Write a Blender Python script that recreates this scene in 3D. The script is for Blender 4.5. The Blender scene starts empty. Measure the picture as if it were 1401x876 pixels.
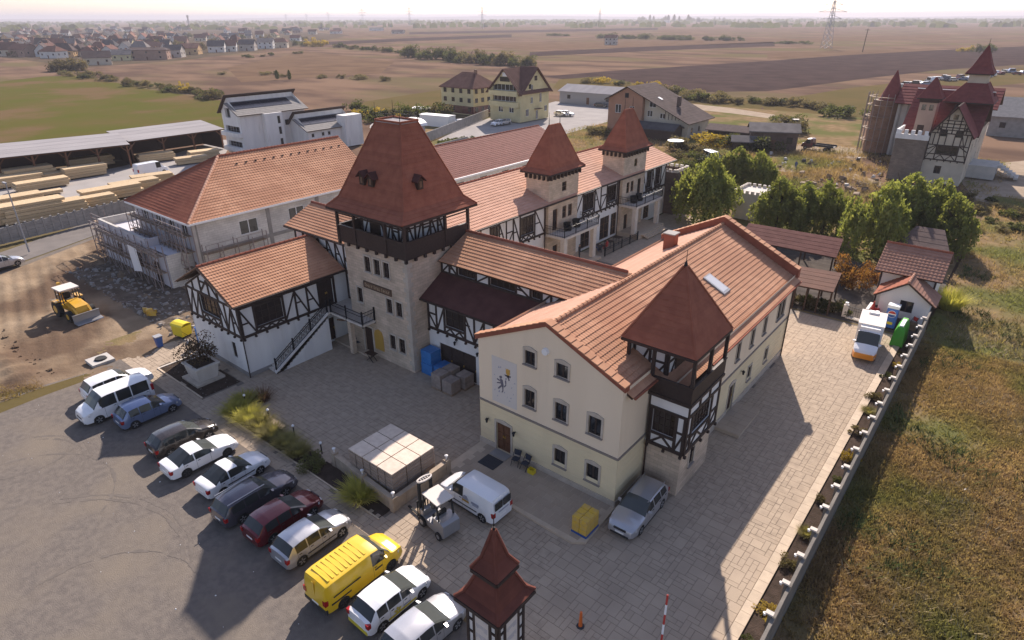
import bpy, math, random
import numpy as np
from mathutils import Vector, Matrix
R = math.radians
PI = math.pi
random.seed(7)
NR = np.random.RandomState(11)
S = bpy.context.scene
C = S.collection
# ------------------------------------------------------------------ camera
CAM_H, FPX, PITCH, ROLL, YAW = 26.0, 870.0, 0.444377, 0.003386, 0.681766
_f = Vector((-math.sin(YAW) * math.cos(PITCH), math.cos(YAW) * math.cos(PITCH), -math.sin(PITCH)))
_r = Vector((math.cos(YAW), math.sin(YAW), 0))
_d = _f.cross(_r)
_c, _s = math.cos(ROLL), math.sin(ROLL)
RT, DN = _c * _r + _s * _d, -_s * _r + _c * _d
cam = bpy.data.cameras.new('camera')
cam.sensor_width = 36
cam.lens = FPX / 1401 * 36
cam.clip_start, cam.clip_end = 0.5, 90000
camo = bpy.data.objects.new('camera', cam)
C.objects.link(camo)
camo.matrix_world = Matrix(((RT.x, -DN.x, -_f.x, 0), (RT.y, -DN.y, -_f.y, 0), (RT.z, -DN.z, -_f.z, CAM_H), (0, 0, 0, 1)))
S.camera = camo
# ------------------------------------------------------------------ sky, sun, exposure
SUN = Vector((-0.383, 0.740, 0.560)).normalized()
EL, AZ = math.asin(SUN.z), math.atan2(SUN.x, SUN.y)
wd = bpy.data.worlds.new('World')
S.world = wd
wd.use_nodes = True
wn = wd.node_tree
sky = wn.nodes.new('ShaderNodeTexSky')
sky.sky_type = 'NISHITA'
sky.sun_disc = False
sky.sun_elevation = EL
sky.sun_rotation = AZ
sky.altitude = 50
sky.air_density = 1.0
sky.dust_density = 0.9
sky.ozone_density = 2.0
hs = wn.nodes.new('ShaderNodeHueSaturation')
hs.inputs['Saturation'].default_value = .85
wn.links.new(sky.outputs[0], hs.inputs['Color'])
wb = wn.nodes.new('ShaderNodeVectorMath')
wb.operation = 'MULTIPLY'
wb.inputs[1].default_value = (1.03, .95, 1.0)
wn.links.new(hs.outputs[0], wb.inputs[0])
wn.links.new(wb.outputs[0], wn.nodes['Background'].inputs[0])
wn.nodes['Background'].inputs[1].default_value = 0.106
sl = bpy.data.lights.new('sun', 'SUN')
sl.energy = 5.0
sl.angle = R(0.55)
sl.color = (1.0, 0.88, 0.78)
so = bpy.data.objects.new('sun', sl)
C.objects.link(so)
so.rotation_euler = SUN.to_track_quat('Z', 'Y').to_euler()
S.view_settings.view_transform = 'Standard'
S.view_settings.look = 'None'
S.view_settings.exposure = 0.80
S.view_settings.gamma = 1
try:
    S.cycles.max_bounces = 6
    S.cycles.diffuse_bounces = 4
    S.cycles.glossy_bounces = 3
    S.cycles.transmission_bounces = 2
    S.cycles.volume_bounces = 0
    S.cycles.caustics_reflective = False
    S.cycles.caustics_refractive = False
    S.cycles.use_denoising = True
except Exception:
    pass


# ------------------------------------------------------------------ where a bearing of the survey meets a level
def G(px, py, z=0.0):
    d = RT * ((px - 700.5) / FPX) + DN * ((py - 438) / FPX) + _f
    t = (z - CAM_H) / d.z
    return Vector((d.x * t, d.y * t, z))


# ------------------------------------------------------------------ materials
M = {}


def mat(name, c1, c2=None, sc=1.0, rough=0.85, bump=0.0, bsc=None, det=5, metal=0.0, spec=0.3, st=(1, 1, 1), lo=0.35, hi=0.65, rnd=0.0, c3=None, sc3=0.1, lo3=0.45, hi3=0.6, coat=0.0):
    m = bpy.data.materials.new(name)
    m.use_nodes = True
    nt = m.node_tree
    N, L = nt.nodes, nt.links
    b = N['Principled BSDF']
    b.inputs['Roughness'].default_value = rough
    b.inputs['Metallic'].default_value = metal
    b.inputs['Specular IOR Level'].default_value = spec
    if coat:
        b.inputs['Coat Weight'].default_value = coat
        b.inputs['Coat Roughness'].default_value = 0.08
    c1 = tuple(c1) + (1,)
    b.inputs['Base Color'].default_value = c1
    if c2 is None and not bump and not rnd:
        M[name] = m
        return m
    g = N.new('ShaderNodeNewGeometry')
    mp = N.new('ShaderNodeMapping')
    mp.inputs['Scale'].default_value = st
    L.new(g.outputs['Position'], mp.inputs[0])
    out = None

    def noise(s, d):
        n = N.new('ShaderNodeTexNoise')
        n.inputs['Scale'].default_value = s
        n.inputs['Detail'].default_value = d
        L.new(mp.outputs[0], n.inputs['Vector'])
        return n

    def ramp(src, a, z):
        r = N.new('ShaderNodeMapRange')
        r.inputs[1].default_value = a
        r.inputs[2].default_value = z
        L.new(src, r.inputs[0])
        return r.outputs[0]

    def mix(f, a, bb, t='MIX'):
        x = N.new('ShaderNodeMix')
        x.data_type = 'RGBA'
        x.blend_type = t
        for sck, v in ((x.inputs[0], f), (x.inputs[6], a), (x.inputs[7], bb)):
            if isinstance(v, (tuple, float, int)):
                sck.default_value = v
            else:
                L.new(v, sck)
        return x.outputs[2]
    col = c1
    if c2 is not None:
        col = mix(ramp(noise(sc, det).outputs[0], lo, hi), c1, tuple(c2) + (1,))
    if c3 is not None:
        col = mix(ramp(noise(sc3, 4).outputs[0], lo3, hi3), col, tuple(c3) + (1,))
    if rnd:
        oi = N.new('ShaderNodeObjectInfo')
        mr = N.new('ShaderNodeMapRange')
        mr.inputs[3].default_value = 1 - rnd
        mr.inputs[4].default_value = 1 + rnd
        L.new(oi.outputs['Random'], mr.inputs[0])
        vm = N.new('ShaderNodeVectorMath')
        vm.operation = 'SCALE'
        if isinstance(col, tuple):
            vm.inputs[0].default_value = col[:3]
        else:
            L.new(col, vm.inputs[0])
        L.new(mr.outputs[0], vm.inputs['Scale'])
        col = vm.outputs[0]
    if not isinstance(col, tuple):
        L.new(col, b.inputs['Base Color'])
    if bump:
        bp = N.new('ShaderNodeBump')
        bp.inputs['Strength'].default_value = min(1, bump)
        bp.inputs['Distance'].default_value = 0.05
        L.new(noise(bsc or sc * 8, 4).outputs[0], bp.inputs['Height'])
        L.new(bp.outputs[0], b.inputs['Normal'])
    M[name] = m
    return m


def brickmat(name, c1, c2, mortar, bw, rh, ms=0.012, horiz=False, bump=0.5, c3=None):
    m = bpy.data.materials.new(name)
    m.use_nodes = True
    nt = m.node_tree
    N, L = nt.nodes, nt.links
    b = N['Principled BSDF']
    b.inputs['Roughness'].default_value = 0.9
    b.inputs['Specular IOR Level'].default_value = 0.2
    g = N.new('ShaderNodeNewGeometry')
    sp = N.new('ShaderNodeSeparateXYZ')
    L.new(g.outputs['Position'], sp.inputs[0])
    cb = N.new('ShaderNodeCombineXYZ')
    if horiz:
        L.new(sp.outputs[0], cb.inputs[0])
        L.new(sp.outputs[1], cb.inputs[1])
    else:
        ad = N.new('ShaderNodeMath')
        L.new(sp.outputs[0], ad.inputs[0])
        L.new(sp.outputs[1], ad.inputs[1])
        L.new(ad.outputs[0], cb.inputs[0])
        L.new(sp.outputs[2], cb.inputs[1])
    t = N.new('ShaderNodeTexBrick')
    t.inputs['Scale'].default_value = 1
    t.inputs['Brick Width'].default_value = bw
    t.inputs['Row Height'].default_value = rh
    t.inputs['Mortar Size'].default_value = ms
    t.inputs['Mortar Smooth'].default_value = 0.3
    t.inputs['Color1'].default_value = tuple(c1) + (1,)
    t.inputs['Color2'].default_value = tuple(c2) + (1,)
    t.inputs['Mortar'].default_value = tuple(mortar) + (1,)
    L.new(cb.outputs[0], t.inputs['Vector'])
    n = N.new('ShaderNodeTexNoise')
    n.inputs['Scale'].default_value = 0.6
    n.inputs['Detail'].default_value = 7
    L.new(g.outputs['Position'], n.inputs['Vector'])
    mr = N.new('ShaderNodeMapRange')
    mr.inputs[1].default_value = 0.3
    mr.inputs[2].default_value = 0.7
    mr.inputs[3].default_value = 0.78
    mr.inputs[4].default_value = 1.12
    L.new(n.outputs[0], mr.inputs[0])
    vm = N.new('ShaderNodeVectorMath')
    vm.operation = 'SCALE'
    L.new(t.outputs[0], vm.inputs[0])
    L.new(mr.outputs[0], vm.inputs['Scale'])
    L.new(vm.outputs[0], b.inputs['Base Color'])
    bp = N.new('ShaderNodeBump')
    bp.inputs['Strength'].default_value = bump
    bp.inputs['Distance'].default_value = 0.03
    bp.invert = True
    L.new(t.outputs['Fac'], bp.inputs['Height'])
    L.new(bp.outputs[0], b.inputs['Normal'])
    M[name] = m
    return m


# walls and building stuff
mat('cream_plaster', (.79, .655, .485), (.755, .62, .455), 0.5, bump=.15, bsc=30, st=(1.5, 1.5, .22), c3=(.71, .585, .43), sc3=.7, lo3=.52, hi3=.78)
mat('yellow_plaster', (.74, .62, .40), (.68, .565, .365), 0.5, bump=.15, bsc=30)
mat('white_plaster', (.74, .72, .69), (.66, .64, .62), 0.6, bump=.15, bsc=30, st=(1.5, 1.5, .25), c3=(.62, .595, .56), sc3=1.0, lo3=.56, hi3=.76)
mat('trim_stone', (.52, .45, .37), (.44, .38, .31), 2.0, bump=.1)
mat('grey_cornice', (.26, .22, .19))
brickmat('limestone', (.62, .49, .37), (.50, .40, .30), (.38, .31, .25), .55, .24, .010)
brickmat('dark_brick', (.15, .105, .085), (.115, .08, .065), (.09, .07, .06), .4, .2, .012)
mat('enclosure_stone', (.42, .335, .25), (.34, .27, .20), 2.5, rnd=.08, bump=.2)
brickmat('aac_block', (.66, .63, .58), (.58, .55, .51), (.42, .40, .36), .62, .25, .012, bump=.3)
brickmat('castle_stone', (.23, .185, .15), (.185, .15, .12), (.15, .12, .10), .5, .22, .012)
brickmat('red_block', (.30, .17, .11), (.25, .14, .095), (.3, .25, .2), .4, .2, .012)
mat('timber', (.034, .023, .020), (.048, .033, .028), 6, rough=.6, bump=.2, bsc=40)
mat('dark_wood', (.055, .030, .020), (.035, .02, .015), 4, rough=.6, st=(1, 1, 6))
mat('door_wood', (.16, .07, .035), (.10, .045, .025), 3, rough=.5, st=(4, 4, .6))
mat('glass', (.018, .02, .024), rough=.06, spec=.6)
mat('glass_brown', (.03, .022, .02), rough=.1, spec=.5)
mat('white_frame', (.72, .71, .70), rough=.4)
mat('dark_iron', (.02, .02, .022), rough=.5, metal=.3)
mat('concrete', (.30, .28, .26), (.24, .225, .21), 1.2, bump=.2)
mat('pale_concrete', (.50, .47, .43), (.42, .40, .37), 1.0, bump=.2)
mat('white_stone', (.62, .56, .49), (.54, .48, .42), 2.0, bump=.1)
# roofs
mat('tile_orange', (.51, .280, .172), (.435, .228, .137), 1.3, rough=.85, rnd=.07, bump=.2, bsc=9, c3=(.41, .212, .128), sc3=.35, spec=.08)
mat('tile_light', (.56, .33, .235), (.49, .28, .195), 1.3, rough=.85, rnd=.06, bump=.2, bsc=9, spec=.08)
mat('tile_red', (.32, .118, .072), (.26, .092, .058), 1.5, rough=.85, rnd=.07, bump=.2, bsc=9, spec=.08)
mat('tile_brown', (.36, .20, .145), (.30, .165, .12), 1.5, rough=.85, rnd=.07, bump=.2, bsc=9, spec=.08)
mat('tile_hall', (.23, .105, .085), (.20, .09, .072), 1.5, rough=.85, rnd=.06, spec=.08)
mat('tile_castle', (.21, .065, .058), (.17, .052, .048), 1.5, rough=.85, spec=.08)
mat('tile_grey', (.30, .28, .26), (.25, .235, .22), 1.5, rough=.85, spec=.08)
mat('tile_slate', (.16, .115, .10), (.13, .095, .085), 1.5, rough=.85, spec=.08)
mat('ridge_tile', (.30, .11, .07), (.24, .085, .055), 2, rough=.85, spec=.08)
mat('felt', (.085, .038, .034), (.11, .052, .046), 1.2, rough=.9, spec=.05)
mat('sheet_roof', (.36, .34, .34), (.30, .285, .285), .4, rough=.45, st=(1, .2, 1), spec=.0)
mat('solar', (.012, .016, .03), rough=.15, spec=.6)
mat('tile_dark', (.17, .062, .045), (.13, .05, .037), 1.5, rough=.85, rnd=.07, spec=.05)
# timber goods
mat('lumber', (.58, .44, .27), (.48, .35, .20), 4, rnd=.12, bump=.3, bsc=20, st=(1, 1, 5))
mat('garden_soil', (.115, .10, .088), (.075, .066, .06), .8, bump=.6, spec=0.0)
mat('turret_plaster', (.48, .34, .26), (.42, .30, .23), .5, spec=.05)
mat('canopy_felt', (.15, .085, .065), (.12, .07, .055), .8, spec=.05)
mat('carton_side', (.34, .255, .195), (.27, .20, .155), 3, rnd=.08)
mat('wall_concrete', (.21, .19, .165), (.16, .147, .13), 1.2, bump=.3, spec=.05)
mat('straw_blade', (.42, .335, .21), (.32, .25, .145), 1.5, spec=0.0)
mat('weed_blade', (.10, .125, .045), (.065, .085, .03), 1.5, spec=0.0)
mat('tyre_mark', (.138, .121, .107), (.165, .144, .126), 2.0, spec=0.0)
mat('terracotta', (.40, .215, .14), (.34, .18, .115), .5)
mat('old_lumber', (.30, .21, .14), (.22, .16, .11), 4, rnd=.12)
mat('carton', (.66, .56, .46), (.58, .48, .39), 3, rnd=.06)
mat('strap_dark', (.10, .085, .075))
mat('block_grey', (.33, .27, .23), (.26, .21, .18), 4, rnd=.10, bump=.3)
mat('wrap_blue', (.045, .20, .50), (.035, .16, .42), 3, rough=.35)
mat('wrap_yellow', (.66, .42, .05), (.55, .36, .12), 5, rough=.3)
# ground
mat('asphalt', (.176, .153, .133), (.142, .124, .111), 2.6, bump=.6, bsc=22, det=12, lo=.38, hi=.62, c3=(.196, .166, .134), sc3=.22, lo3=.46, hi3=.70, spec=.0)
mat('road', (.20, .18, .165), (.165, .15, .14), .4, bump=.3, bsc=20, spec=.0)
mat('yard', (.36, .335, .315), (.31, .29, .275), .25, bump=.2, bsc=10, spec=.0)
mat('dirt', (.29, .22, .15), (.215, .158, .106), .35, bump=.9, bsc=4, det=9, c3=(.125, .086, .06), sc3=.11, lo3=.44, hi3=.58, spec=.0)
mat('soil', (.075, .055, .045), (.05, .038, .03), 2, bump=.8, bsc=12, spec=.0)
mat('rubble_ground', (.17, .135, .105), (.10, .08, .062), .9, bump=.9, bsc=6, c3=(.24, .21, .185), sc3=1.3, lo3=.58, hi3=.66, spec=.0)
mat('pave', (.415, .335, .255), (.36, .29, .222), .5, rnd=.05, bump=.25, bsc=15, spec=.0)
mat('pave_shared', (.415, .335, .255), (.345, .278, .213), 2.2, bump=.25, bsc=15, det=2, spec=.0)
mat('pave_joint', (.19, .155, .125), (.155, .13, .105), 2)
mat('kerb', (.52, .42, .31), (.45, .36, .27), 2, bump=.2, rnd=.06)
mat('dry_grass', (.25, .175, .10), (.17, .12, .065), .5, bump=1.0, bsc=5, det=10, c3=(.12, .12, .046), sc3=.10, lo3=.44, hi3=.60, spec=.0)
mat('plain', (.19, .125, .086), (.105, .070, .053), .045, bump=.8, bsc=1.2, det=14, st=(.5, 1, 1), lo=.4, hi=.6, c3=(.13, .105, .056), sc3=.016, lo3=.50, hi3=.62, spec=.0)
mat('meadow', (.088, .090, .022), (.105, .088, .030), .06, bump=.6, bsc=2, det=10, c3=(.135, .092, .048), sc3=.035, lo3=.5, hi3=.62, spec=.0)
mat('plough', (.072, .050, .045), (.050, .035, .033), .09, bump=1.0, bsc=.7, det=12, spec=.0)
mat('stubble', (.16, .105, .068), (.12, .078, .052), .06, bump=.5, bsc=1, det=10, spec=.0)
mat('olive_field', (.105, .085, .036), (.125, .092, .042), .06, bump=.6, bsc=2, det=10, spec=.0)
mat('village_ground', (.11, .08, .06), (.08, .066, .042), .05, det=10, spec=.0)
mat('far_field', (.11, .08, .065), (.08, .06, .05), .004, det=12, st=(1, .5, 1), spec=.0)
mat('track', (.36, .29, .22), (.30, .24, .18), .5, bump=.4, spec=.0)
# vegetation
mat('willow', (.225, .24, .07), (.135, .155, .043), .9, rough=.7, rnd=.15, c3=(.27, .255, .08), sc3=1.6, lo3=.55, hi3=.7)
mat('shrub', (.085, .090, .030), (.05, .058, .02), .6, rough=.8, rnd=.3)
mat('shrub_dry', (.145, .115, .065), (.10, .085, .045), .6, rough=.8, rnd=.3)
mat('yellow_leaf', (.36, .26, .04), (.26, .18, .03), 1, rnd=.15)
mat('red_leaf', (.17, .07, .03), (.24, .13, .035), 2)
mat('purple_leaf', (.07, .04, .035), (.11, .08, .045), 3)
mat('ornamental_grass', (.46, .42, .11), (.32, .31, .085), 2, rnd=.2)
mat('green_shrub', (.17, .17, .065), (.115, .12, .045), 2, rnd=.2)
mat('olive_grass', (.34, .30, .13), (.24, .22, .09), 2, rnd=.2)
mat('rush', (.20, .11, .07), (.15, .085, .06), 2)
mat('bark', (.07, .05, .035), (.05, .036, .027), 3, bump=.4)
mat('grass_blade', (.36, .25, .145), (.24, .17, .09), .55, rough=.9, c3=(.17, .175, .065), sc3=.10, lo3=.45, hi3=.64, det=8, spec=.0)


def leafy(n, k=.45):
    m = M[n]
    nt = m.node_tree
    b = nt.nodes['Principled BSDF']
    tr = nt.nodes.new('ShaderNodeBsdfTranslucent')
    src = b.inputs['Base Color'].links[0].from_socket
    sc_ = nt.nodes.new('ShaderNodeVectorMath')
    sc_.operation = 'MULTIPLY'
    sc_.inputs[1].default_value = (1.5, 1.5, .9)
    nt.links.new(src, sc_.inputs[0])
    nt.links.new(sc_.outputs[0], tr.inputs[0])
    mx = nt.nodes.new('ShaderNodeMixShader')
    mx.inputs[0].default_value = k
    nt.links.new(b.outputs[0], mx.inputs[1])
    nt.links.new(tr.outputs[0], mx.inputs[2])
    nt.links.new(mx.outputs[0], nt.nodes['Material Output'].inputs[0])


for n_ in ('willow', 'shrub', 'shrub_dry', 'yellow_leaf', 'red_leaf', 'purple_leaf', 'ornamental_grass', 'olive_grass', 'green_shrub', 'rush', 'grass_blade'):
    leafy(n_)
# vehicles, goods
for nm, c, r_, met in (('paint_white', (.78, .78, .79), .25, 0), ('paint_blue', (.19, .24, .38), .3, .4), ('paint_black', (.040, .033, .031), .25, .2),
                       ('paint_graphite', (.085, .080, .10), .25, .4), ('paint_red', (.13, .010, .016), .25, .2), ('paint_silver', (.48, .48, .50), .3, .55),
                       ('paint_yellow', (.72, .46, .012), .35, 0), ('paint_orange', (.75, .27, .015), .35, 0), ('paint_machine', (.62, .34, .02), .4, 0),
                       ('paint_maroon', (.10, .02, .02), .4, 0), ('bumper', (.03, .03, .032), .6, 0), ('tyre', (.015, .015, .015), .85, 0), ('rim', (.45, .45, .46), .35, .7),
                       ('car_glass', (.028, .031, .031), .06, 0), ('windscreen_glass', (.062, .068, .064), .06, 0), ('lamp_red', (.32, .012, .012), .2, 0), ('lamp_clear', (.55, .55, .56), .15, 0),
                       ('steel_grey', (.30, .30, .31), .4, .4), ('plastic_green', (.06, .35, .02), .45, 0), ('plastic_blue', (.02, .08, .30), .45, 0),
                       ('plastic_yellow', (.70, .55, .02), .4, 0), ('red', (.45, .03, .02), .5, 0), ('orange', (.65, .14, .02), .5, 0), ('fridge_blue', (.03, .13, .45), .4, 0),
                       ('white_paint', (.78, .77, .76), .5, 0), ('grey_paint', (.30, .30, .31), .5, 0), ('gold', (.50, .30, .06), .4, .2), ('ink', (.13, .12, .15), .8, 0),
                       ('skin', (.45, .27, .19), .6, 0), ('cloth_dark', (.03, .035, .05), .9, 0), ('cloth_red', (.35, .03, .03), .9, 0), ('cloth_blue', (.08, .11, .22), .9, 0), ('hair', (.03, .02, .015), .8, 0),
                       ('rubber_mat', (.035, .037, .045), .9, 0), ('panel_pale', (.60, .55, .50), .8, 0), ('decal_yellow', (.62, .50, .04), .4, 0), ('decal_grey', (.30, .31, .38), .5, 0),
                       ('insul', (.52, .50, .53), .8, 0), ('pipe_steel', (.27, .22, .205), .6, .2), ('tarp_black', (.02, .02, .022), .6, 0), ('brown_board', (.14, .08, .045), .7, 0), ('letter_pale', (.42, .32, .20), .6, 0)):
    mat(nm, c, rough=r_, metal=met, spec=.5, coat=.6 if nm.startswith('paint_') else 0)
for i, c in enumerate(((.55, .48, .38), (.62, .60, .57), (.50, .33, .17), (.42, .38, .34), (.60, .52, .30), (.34, .22, .17))):
    mat('house_wall_%d' % i, c, tuple(x * .85 for x in c), .5, spec=.05)
for i, c in enumerate(((.20, .10, .078), (.15, .08, .065), (.10, .075, .07), (.20, .18, .17), (.24, .13, .095), (.09, .085, .09))):
    mat('house_roof_%d' % i, c, tuple(x * .75 for x in c), .6, spec=.05, rough=.95)

# ------------------------------------------------------------------ helpers
WP = {}          # world position that the coordinates of an object's children count from


class MB:
    """collects faces for ONE mesh"""

    def __init__(s):
        s.v, s.f = [], []

    def add(s, vs, fs):
        n = len(s.v)
        s.v += [tuple(v) for v in vs]
        s.f += [tuple(i + n for i in f) for f in fs]
        return s

    def face(s, *vs):
        return s.add(vs, [tuple(range(len(vs)))])

    def box(s, x0, y0, z0, x1, y1, z1):
        return s.add([(x0, y0, z0), (x1, y0, z0), (x1, y1, z0), (x0, y1, z0), (x0, y0, z1), (x1, y0, z1), (x1, y1, z1), (x0, y1, z1)],
                     [(3, 2, 1, 0), (4, 5, 6, 7), (0, 1, 5, 4), (1, 2, 6, 5), (2, 3, 7, 6), (3, 0, 4, 7)])

    def hexa(s, a, b):
        """a, b: two quads of 4 points, joined"""
        return s.add(list(a) + list(b), [(3, 2, 1, 0), (4, 5, 6, 7), (0, 1, 5, 4), (1, 2, 6, 5), (2, 3, 7, 6), (3, 0, 4, 7)])

    def prism(s, pts, off):
        n = len(pts)
        off = Vector(off)
        vs = [Vector(p) for p in pts] + [Vector(p) + off for p in pts]
        fs = [tuple(range(n - 1, -1, -1)), tuple(range(n, 2 * n))]
        fs += [(i, (i + 1) % n, n + (i + 1) % n, n + i) for i in range(n)]
        return s.add(vs, fs)

    def tube(s, p0, p1, r0, r1=None, n=8, cap=True):
        p0, p1 = Vector(p0), Vector(p1)
        r1 = r0 if r1 is None else r1
        q = (p1 - p0).to_track_quat('Z', 'Y')
        vs = []
        for p, r in ((p0, r0), (p1, r1)):
            for i in range(n):
                a = 2 * PI * i / n
                vs.append(p + q @ Vector((r * math.cos(a), r * math.sin(a), 0)))
        fs = [(i, (i + 1) % n, n + (i + 1) % n, n + i) for i in range(n)]
        if cap:
            fs += [tuple(range(n - 1, -1, -1)), tuple(range(n, 2 * n))]
        return s.add(vs, fs)

    def bar(s, p0, p1, w, d, nrm=(0, 0, 1)):
        p0, p1 = Vector(p0), Vector(p1)
        x = (p1 - p0).normalized()
        z = Vector(nrm)
        y = z.cross(x).normalized()
        z = x.cross(y)
        a = [p0 + y * i * w / 2 + z * j * d / 2 for i, j in ((-1, -1), (1, -1), (1, 1), (-1, 1))]
        b = [p1 + y * i * w / 2 + z * j * d / 2 for i, j in ((-1, -1), (1, -1), (1, 1), (-1, 1))]
        return s.hexa(a, b)


def emit(name, mb, m, parent=None, smooth=False, ang=40, raw=False):
    me = bpy.data.meshes.new(name)
    if raw or not mb.v:
        c = Vector((0, 0, 0))
        me.from_pydata(mb.v, [], mb.f)
    else:
        a = np.array(mb.v, dtype=float)
        lo, hi = a.min(0), a.max(0)
        c = Vector(((lo[0] + hi[0]) / 2, (lo[1] + hi[1]) / 2, lo[2]))
        me.from_pydata((a - np.array(c)).tolist(), [], mb.f)
    me.materials.append(M[m])
    if smooth:
        me.shade_smooth()
        me.set_sharp_from_angle(angle=R(ang))
    o = bpy.data.objects.new(name, me)
    C.objects.link(o)
    base = Vector((0, 0, 0))
    if parent is not None:
        o.parent = parent
        base = WP[parent.name]
    o.location = c - base
    WP[o.name] = c if not raw else base
    return o


def tag(o, label=None, cat=None, group=None, kind=None):
    for k, v in (('label', label), ('category', cat), ('group', group), ('kind', kind)):
        if v:
            o[k] = v
    return o


def thing(name, label, cat, loc=(0, 0, 0), rz=0.0, group=None, local=False):
    o = bpy.data.objects.new(name, None)
    C.objects.link(o)
    o.empty_display_size = .3
    o.location = loc
    o.rotation_euler = (0, 0, rz)
    WP[o.name] = Vector((0, 0, 0)) if local else Vector(loc)
    return tag(o, label, cat, group)


def struct(name, mb, m):
    return tag(emit(name, mb, m), kind='structure')


_unit = {}


def piece(name, m, parent, c, dims, rot=None):
    """one box-shaped piece that shares its mesh with all pieces of that material"""
    me = _unit.get(m)
    if me is None:
        me = bpy.data.meshes.new('box_' + m)
        b = MB().box(-.5, -.5, -.5, .5, .5, .5)
        me.from_pydata(b.v, [], b.f)
        me.materials.append(M[m])
        _unit[m] = me
    o = bpy.data.objects.new(name, me)
    C.objects.link(o)
    base = Vector((0, 0, 0))
    if parent is not None:
        o.parent = parent
        base = WP[parent.name]
    o.location = Vector(c) - base
    o.scale = dims
    if rot is not None:
        o.rotation_euler = rot.to_euler() if hasattr(rot, 'to_euler') else rot
    return o


def beam(parent, name, m, p0, p1, w, d, nrm):
    p0, p1 = Vector(p0), Vector(p1)
    x = (p1 - p0)
    L = x.length
    x.normalize()
    z = Vector(nrm)
    y = z.cross(x).normalized()
    z = x.cross(y)
    rot = Matrix((x, y, z)).transposed()
    return piece(name, m, parent, (p0 + p1) / 2, (L, w, d), rot)


def copytree(o, loc=None, rz=None, parent=None, scale=None):
    c = o.copy()
    C.objects.link(c)
    WP[c.name] = WP.get(o.name, Vector((0, 0, 0)))
    if parent is not None:
        c.parent = parent
    if loc is not None:
        c.location = loc
    if rz is not None:
        c.rotation_euler = (0, 0, rz)
    if scale is not None:
        c.scale = scale
    for ch in list(o.children):
        copytree(ch, parent=c)
    return c


class Wall:
    """a wall plane: a = metres along it, z = height, d = metres out of it"""

    def __init__(s, x, y, facing):
        s.o = Vector((x, y, 0))
        if facing == '-Y':
            s.u, s.n = Vector((1, 0, 0)), Vector((0, -1, 0))
        elif facing == '+X':
            s.u, s.n = Vector((0, 1, 0)), Vector((1, 0, 0))
        elif facing == '+Y':
            s.u, s.n = Vector((-1, 0, 0)), Vector((0, 1, 0))
        else:
            s.u, s.n = Vector((0, -1, 0)), Vector((-1, 0, 0))

    def P(s, a, z, d=0.0):
        return s.o + s.u * a + s.n * d + Vector((0, 0, z))


def wallface(mb, w, L, z0, z1, holes=(), depth=.16, gable=None, a0=0.0):
    """wall sheet with real openings; gable = list of (a, z) roofline points"""
    def top(a):
        if gable is None:
            return z1
        for (x0, y0), (x1, y1) in zip(gable, gable[1:]):
            if x0 - 1e-6 <= a <= x1 + 1e-6:
                return y0 + (y1 - y0) * (a - x0) / max(1e-6, x1 - x0)
        return z1
    us = sorted({a0, L} | {h[0] for h in holes} | {h[1] for h in holes} | ({g[0] for g in gable if a0 <= g[0] <= L} if gable else set()))
    zt = max(z1, max((g[1] for g in gable), default=z1)) if gable else z1
    zs = sorted({z0, zt} | {h[2] for h in holes} | {h[3] for h in holes})
    for ua, ub in zip(us, us[1:]):
        for za, zb in zip(zs, zs[1:]):
            um, zm = (ua + ub) / 2, (za + zb) / 2
            if any(h[0] < um < h[1] and h[2] < zm < h[3] for h in holes):
                continue
            ta, tb = top(ua), top(ub)
            if za >= max(ta, tb) - 1e-6:
                continue
            mb.face(w.P(ua, min(za, ta)), w.P(ub, min(za, tb)), w.P(ub, min(zb, tb)), w.P(ua, min(zb, ta)))
    for ua, ub, za, zb in [h[:4] for h in holes]:
        q = [w.P(ua, za), w.P(ub, za), w.P(ub, zb), w.P(ua, zb)]
        k = [w.P(ua, za, -depth), w.P(ub, za, -depth), w.P(ub, zb, -depth), w.P(ua, zb, -depth)]
        for i in range(4):
            j = (i + 1) % 4
            mb.face(q[j], q[i], k[i], k[j])


def window(parent, w, h, fm='timber', pm='glass', nx=2, nz=3, depth=.14, name='window', fw=.07, mw=.035):
    ua, ub, za, zb = h[:4]
    b = MB()

    def bx(a0, a1, z0, z1, d0, d1):
        b.hexa([w.P(a0, z0, d0), w.P(a1, z0, d0), w.P(a1, z1, d0), w.P(a0, z1, d0)], [w.P(a0, z0, d1), w.P(a1, z0, d1), w.P(a1, z1, d1), w.P(a0, z1, d1)])
    d0, d1 = -depth + .012, -depth + .075
    bx(ua, ua + fw, za, zb, d0, d1)
    bx(ub - fw, ub, za, zb, d0, d1)
    bx(ua + fw, ub - fw, za, za + fw, d0, d1)
    bx(ua + fw, ub - fw, zb - fw, zb, d0, d1)
    for i in range(1, nx):
        a = ua + (ub - ua) * i / nx
        ww = mw * (1.5 if nx % 2 == 0 and i == nx // 2 else 1)
        bx(a - ww, a + ww, za + fw, zb - fw, d0, d1 - .01)
    for i in range(1, nz):
        z = za + (zb - za) * i / nz
        bx(ua + fw, ub - fw, z - mw * .7, z + mw * .7, d0, d1 - .02)
    o = emit(name, b, fm, parent)
    p = MB().face(w.P(ua, za, -depth + .03), w.P(ub, za, -depth + .03), w.P(ub, zb, -depth + .03), w.P(ua, zb, -depth + .03))
    emit('pane', p, pm, o)
    return o


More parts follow.
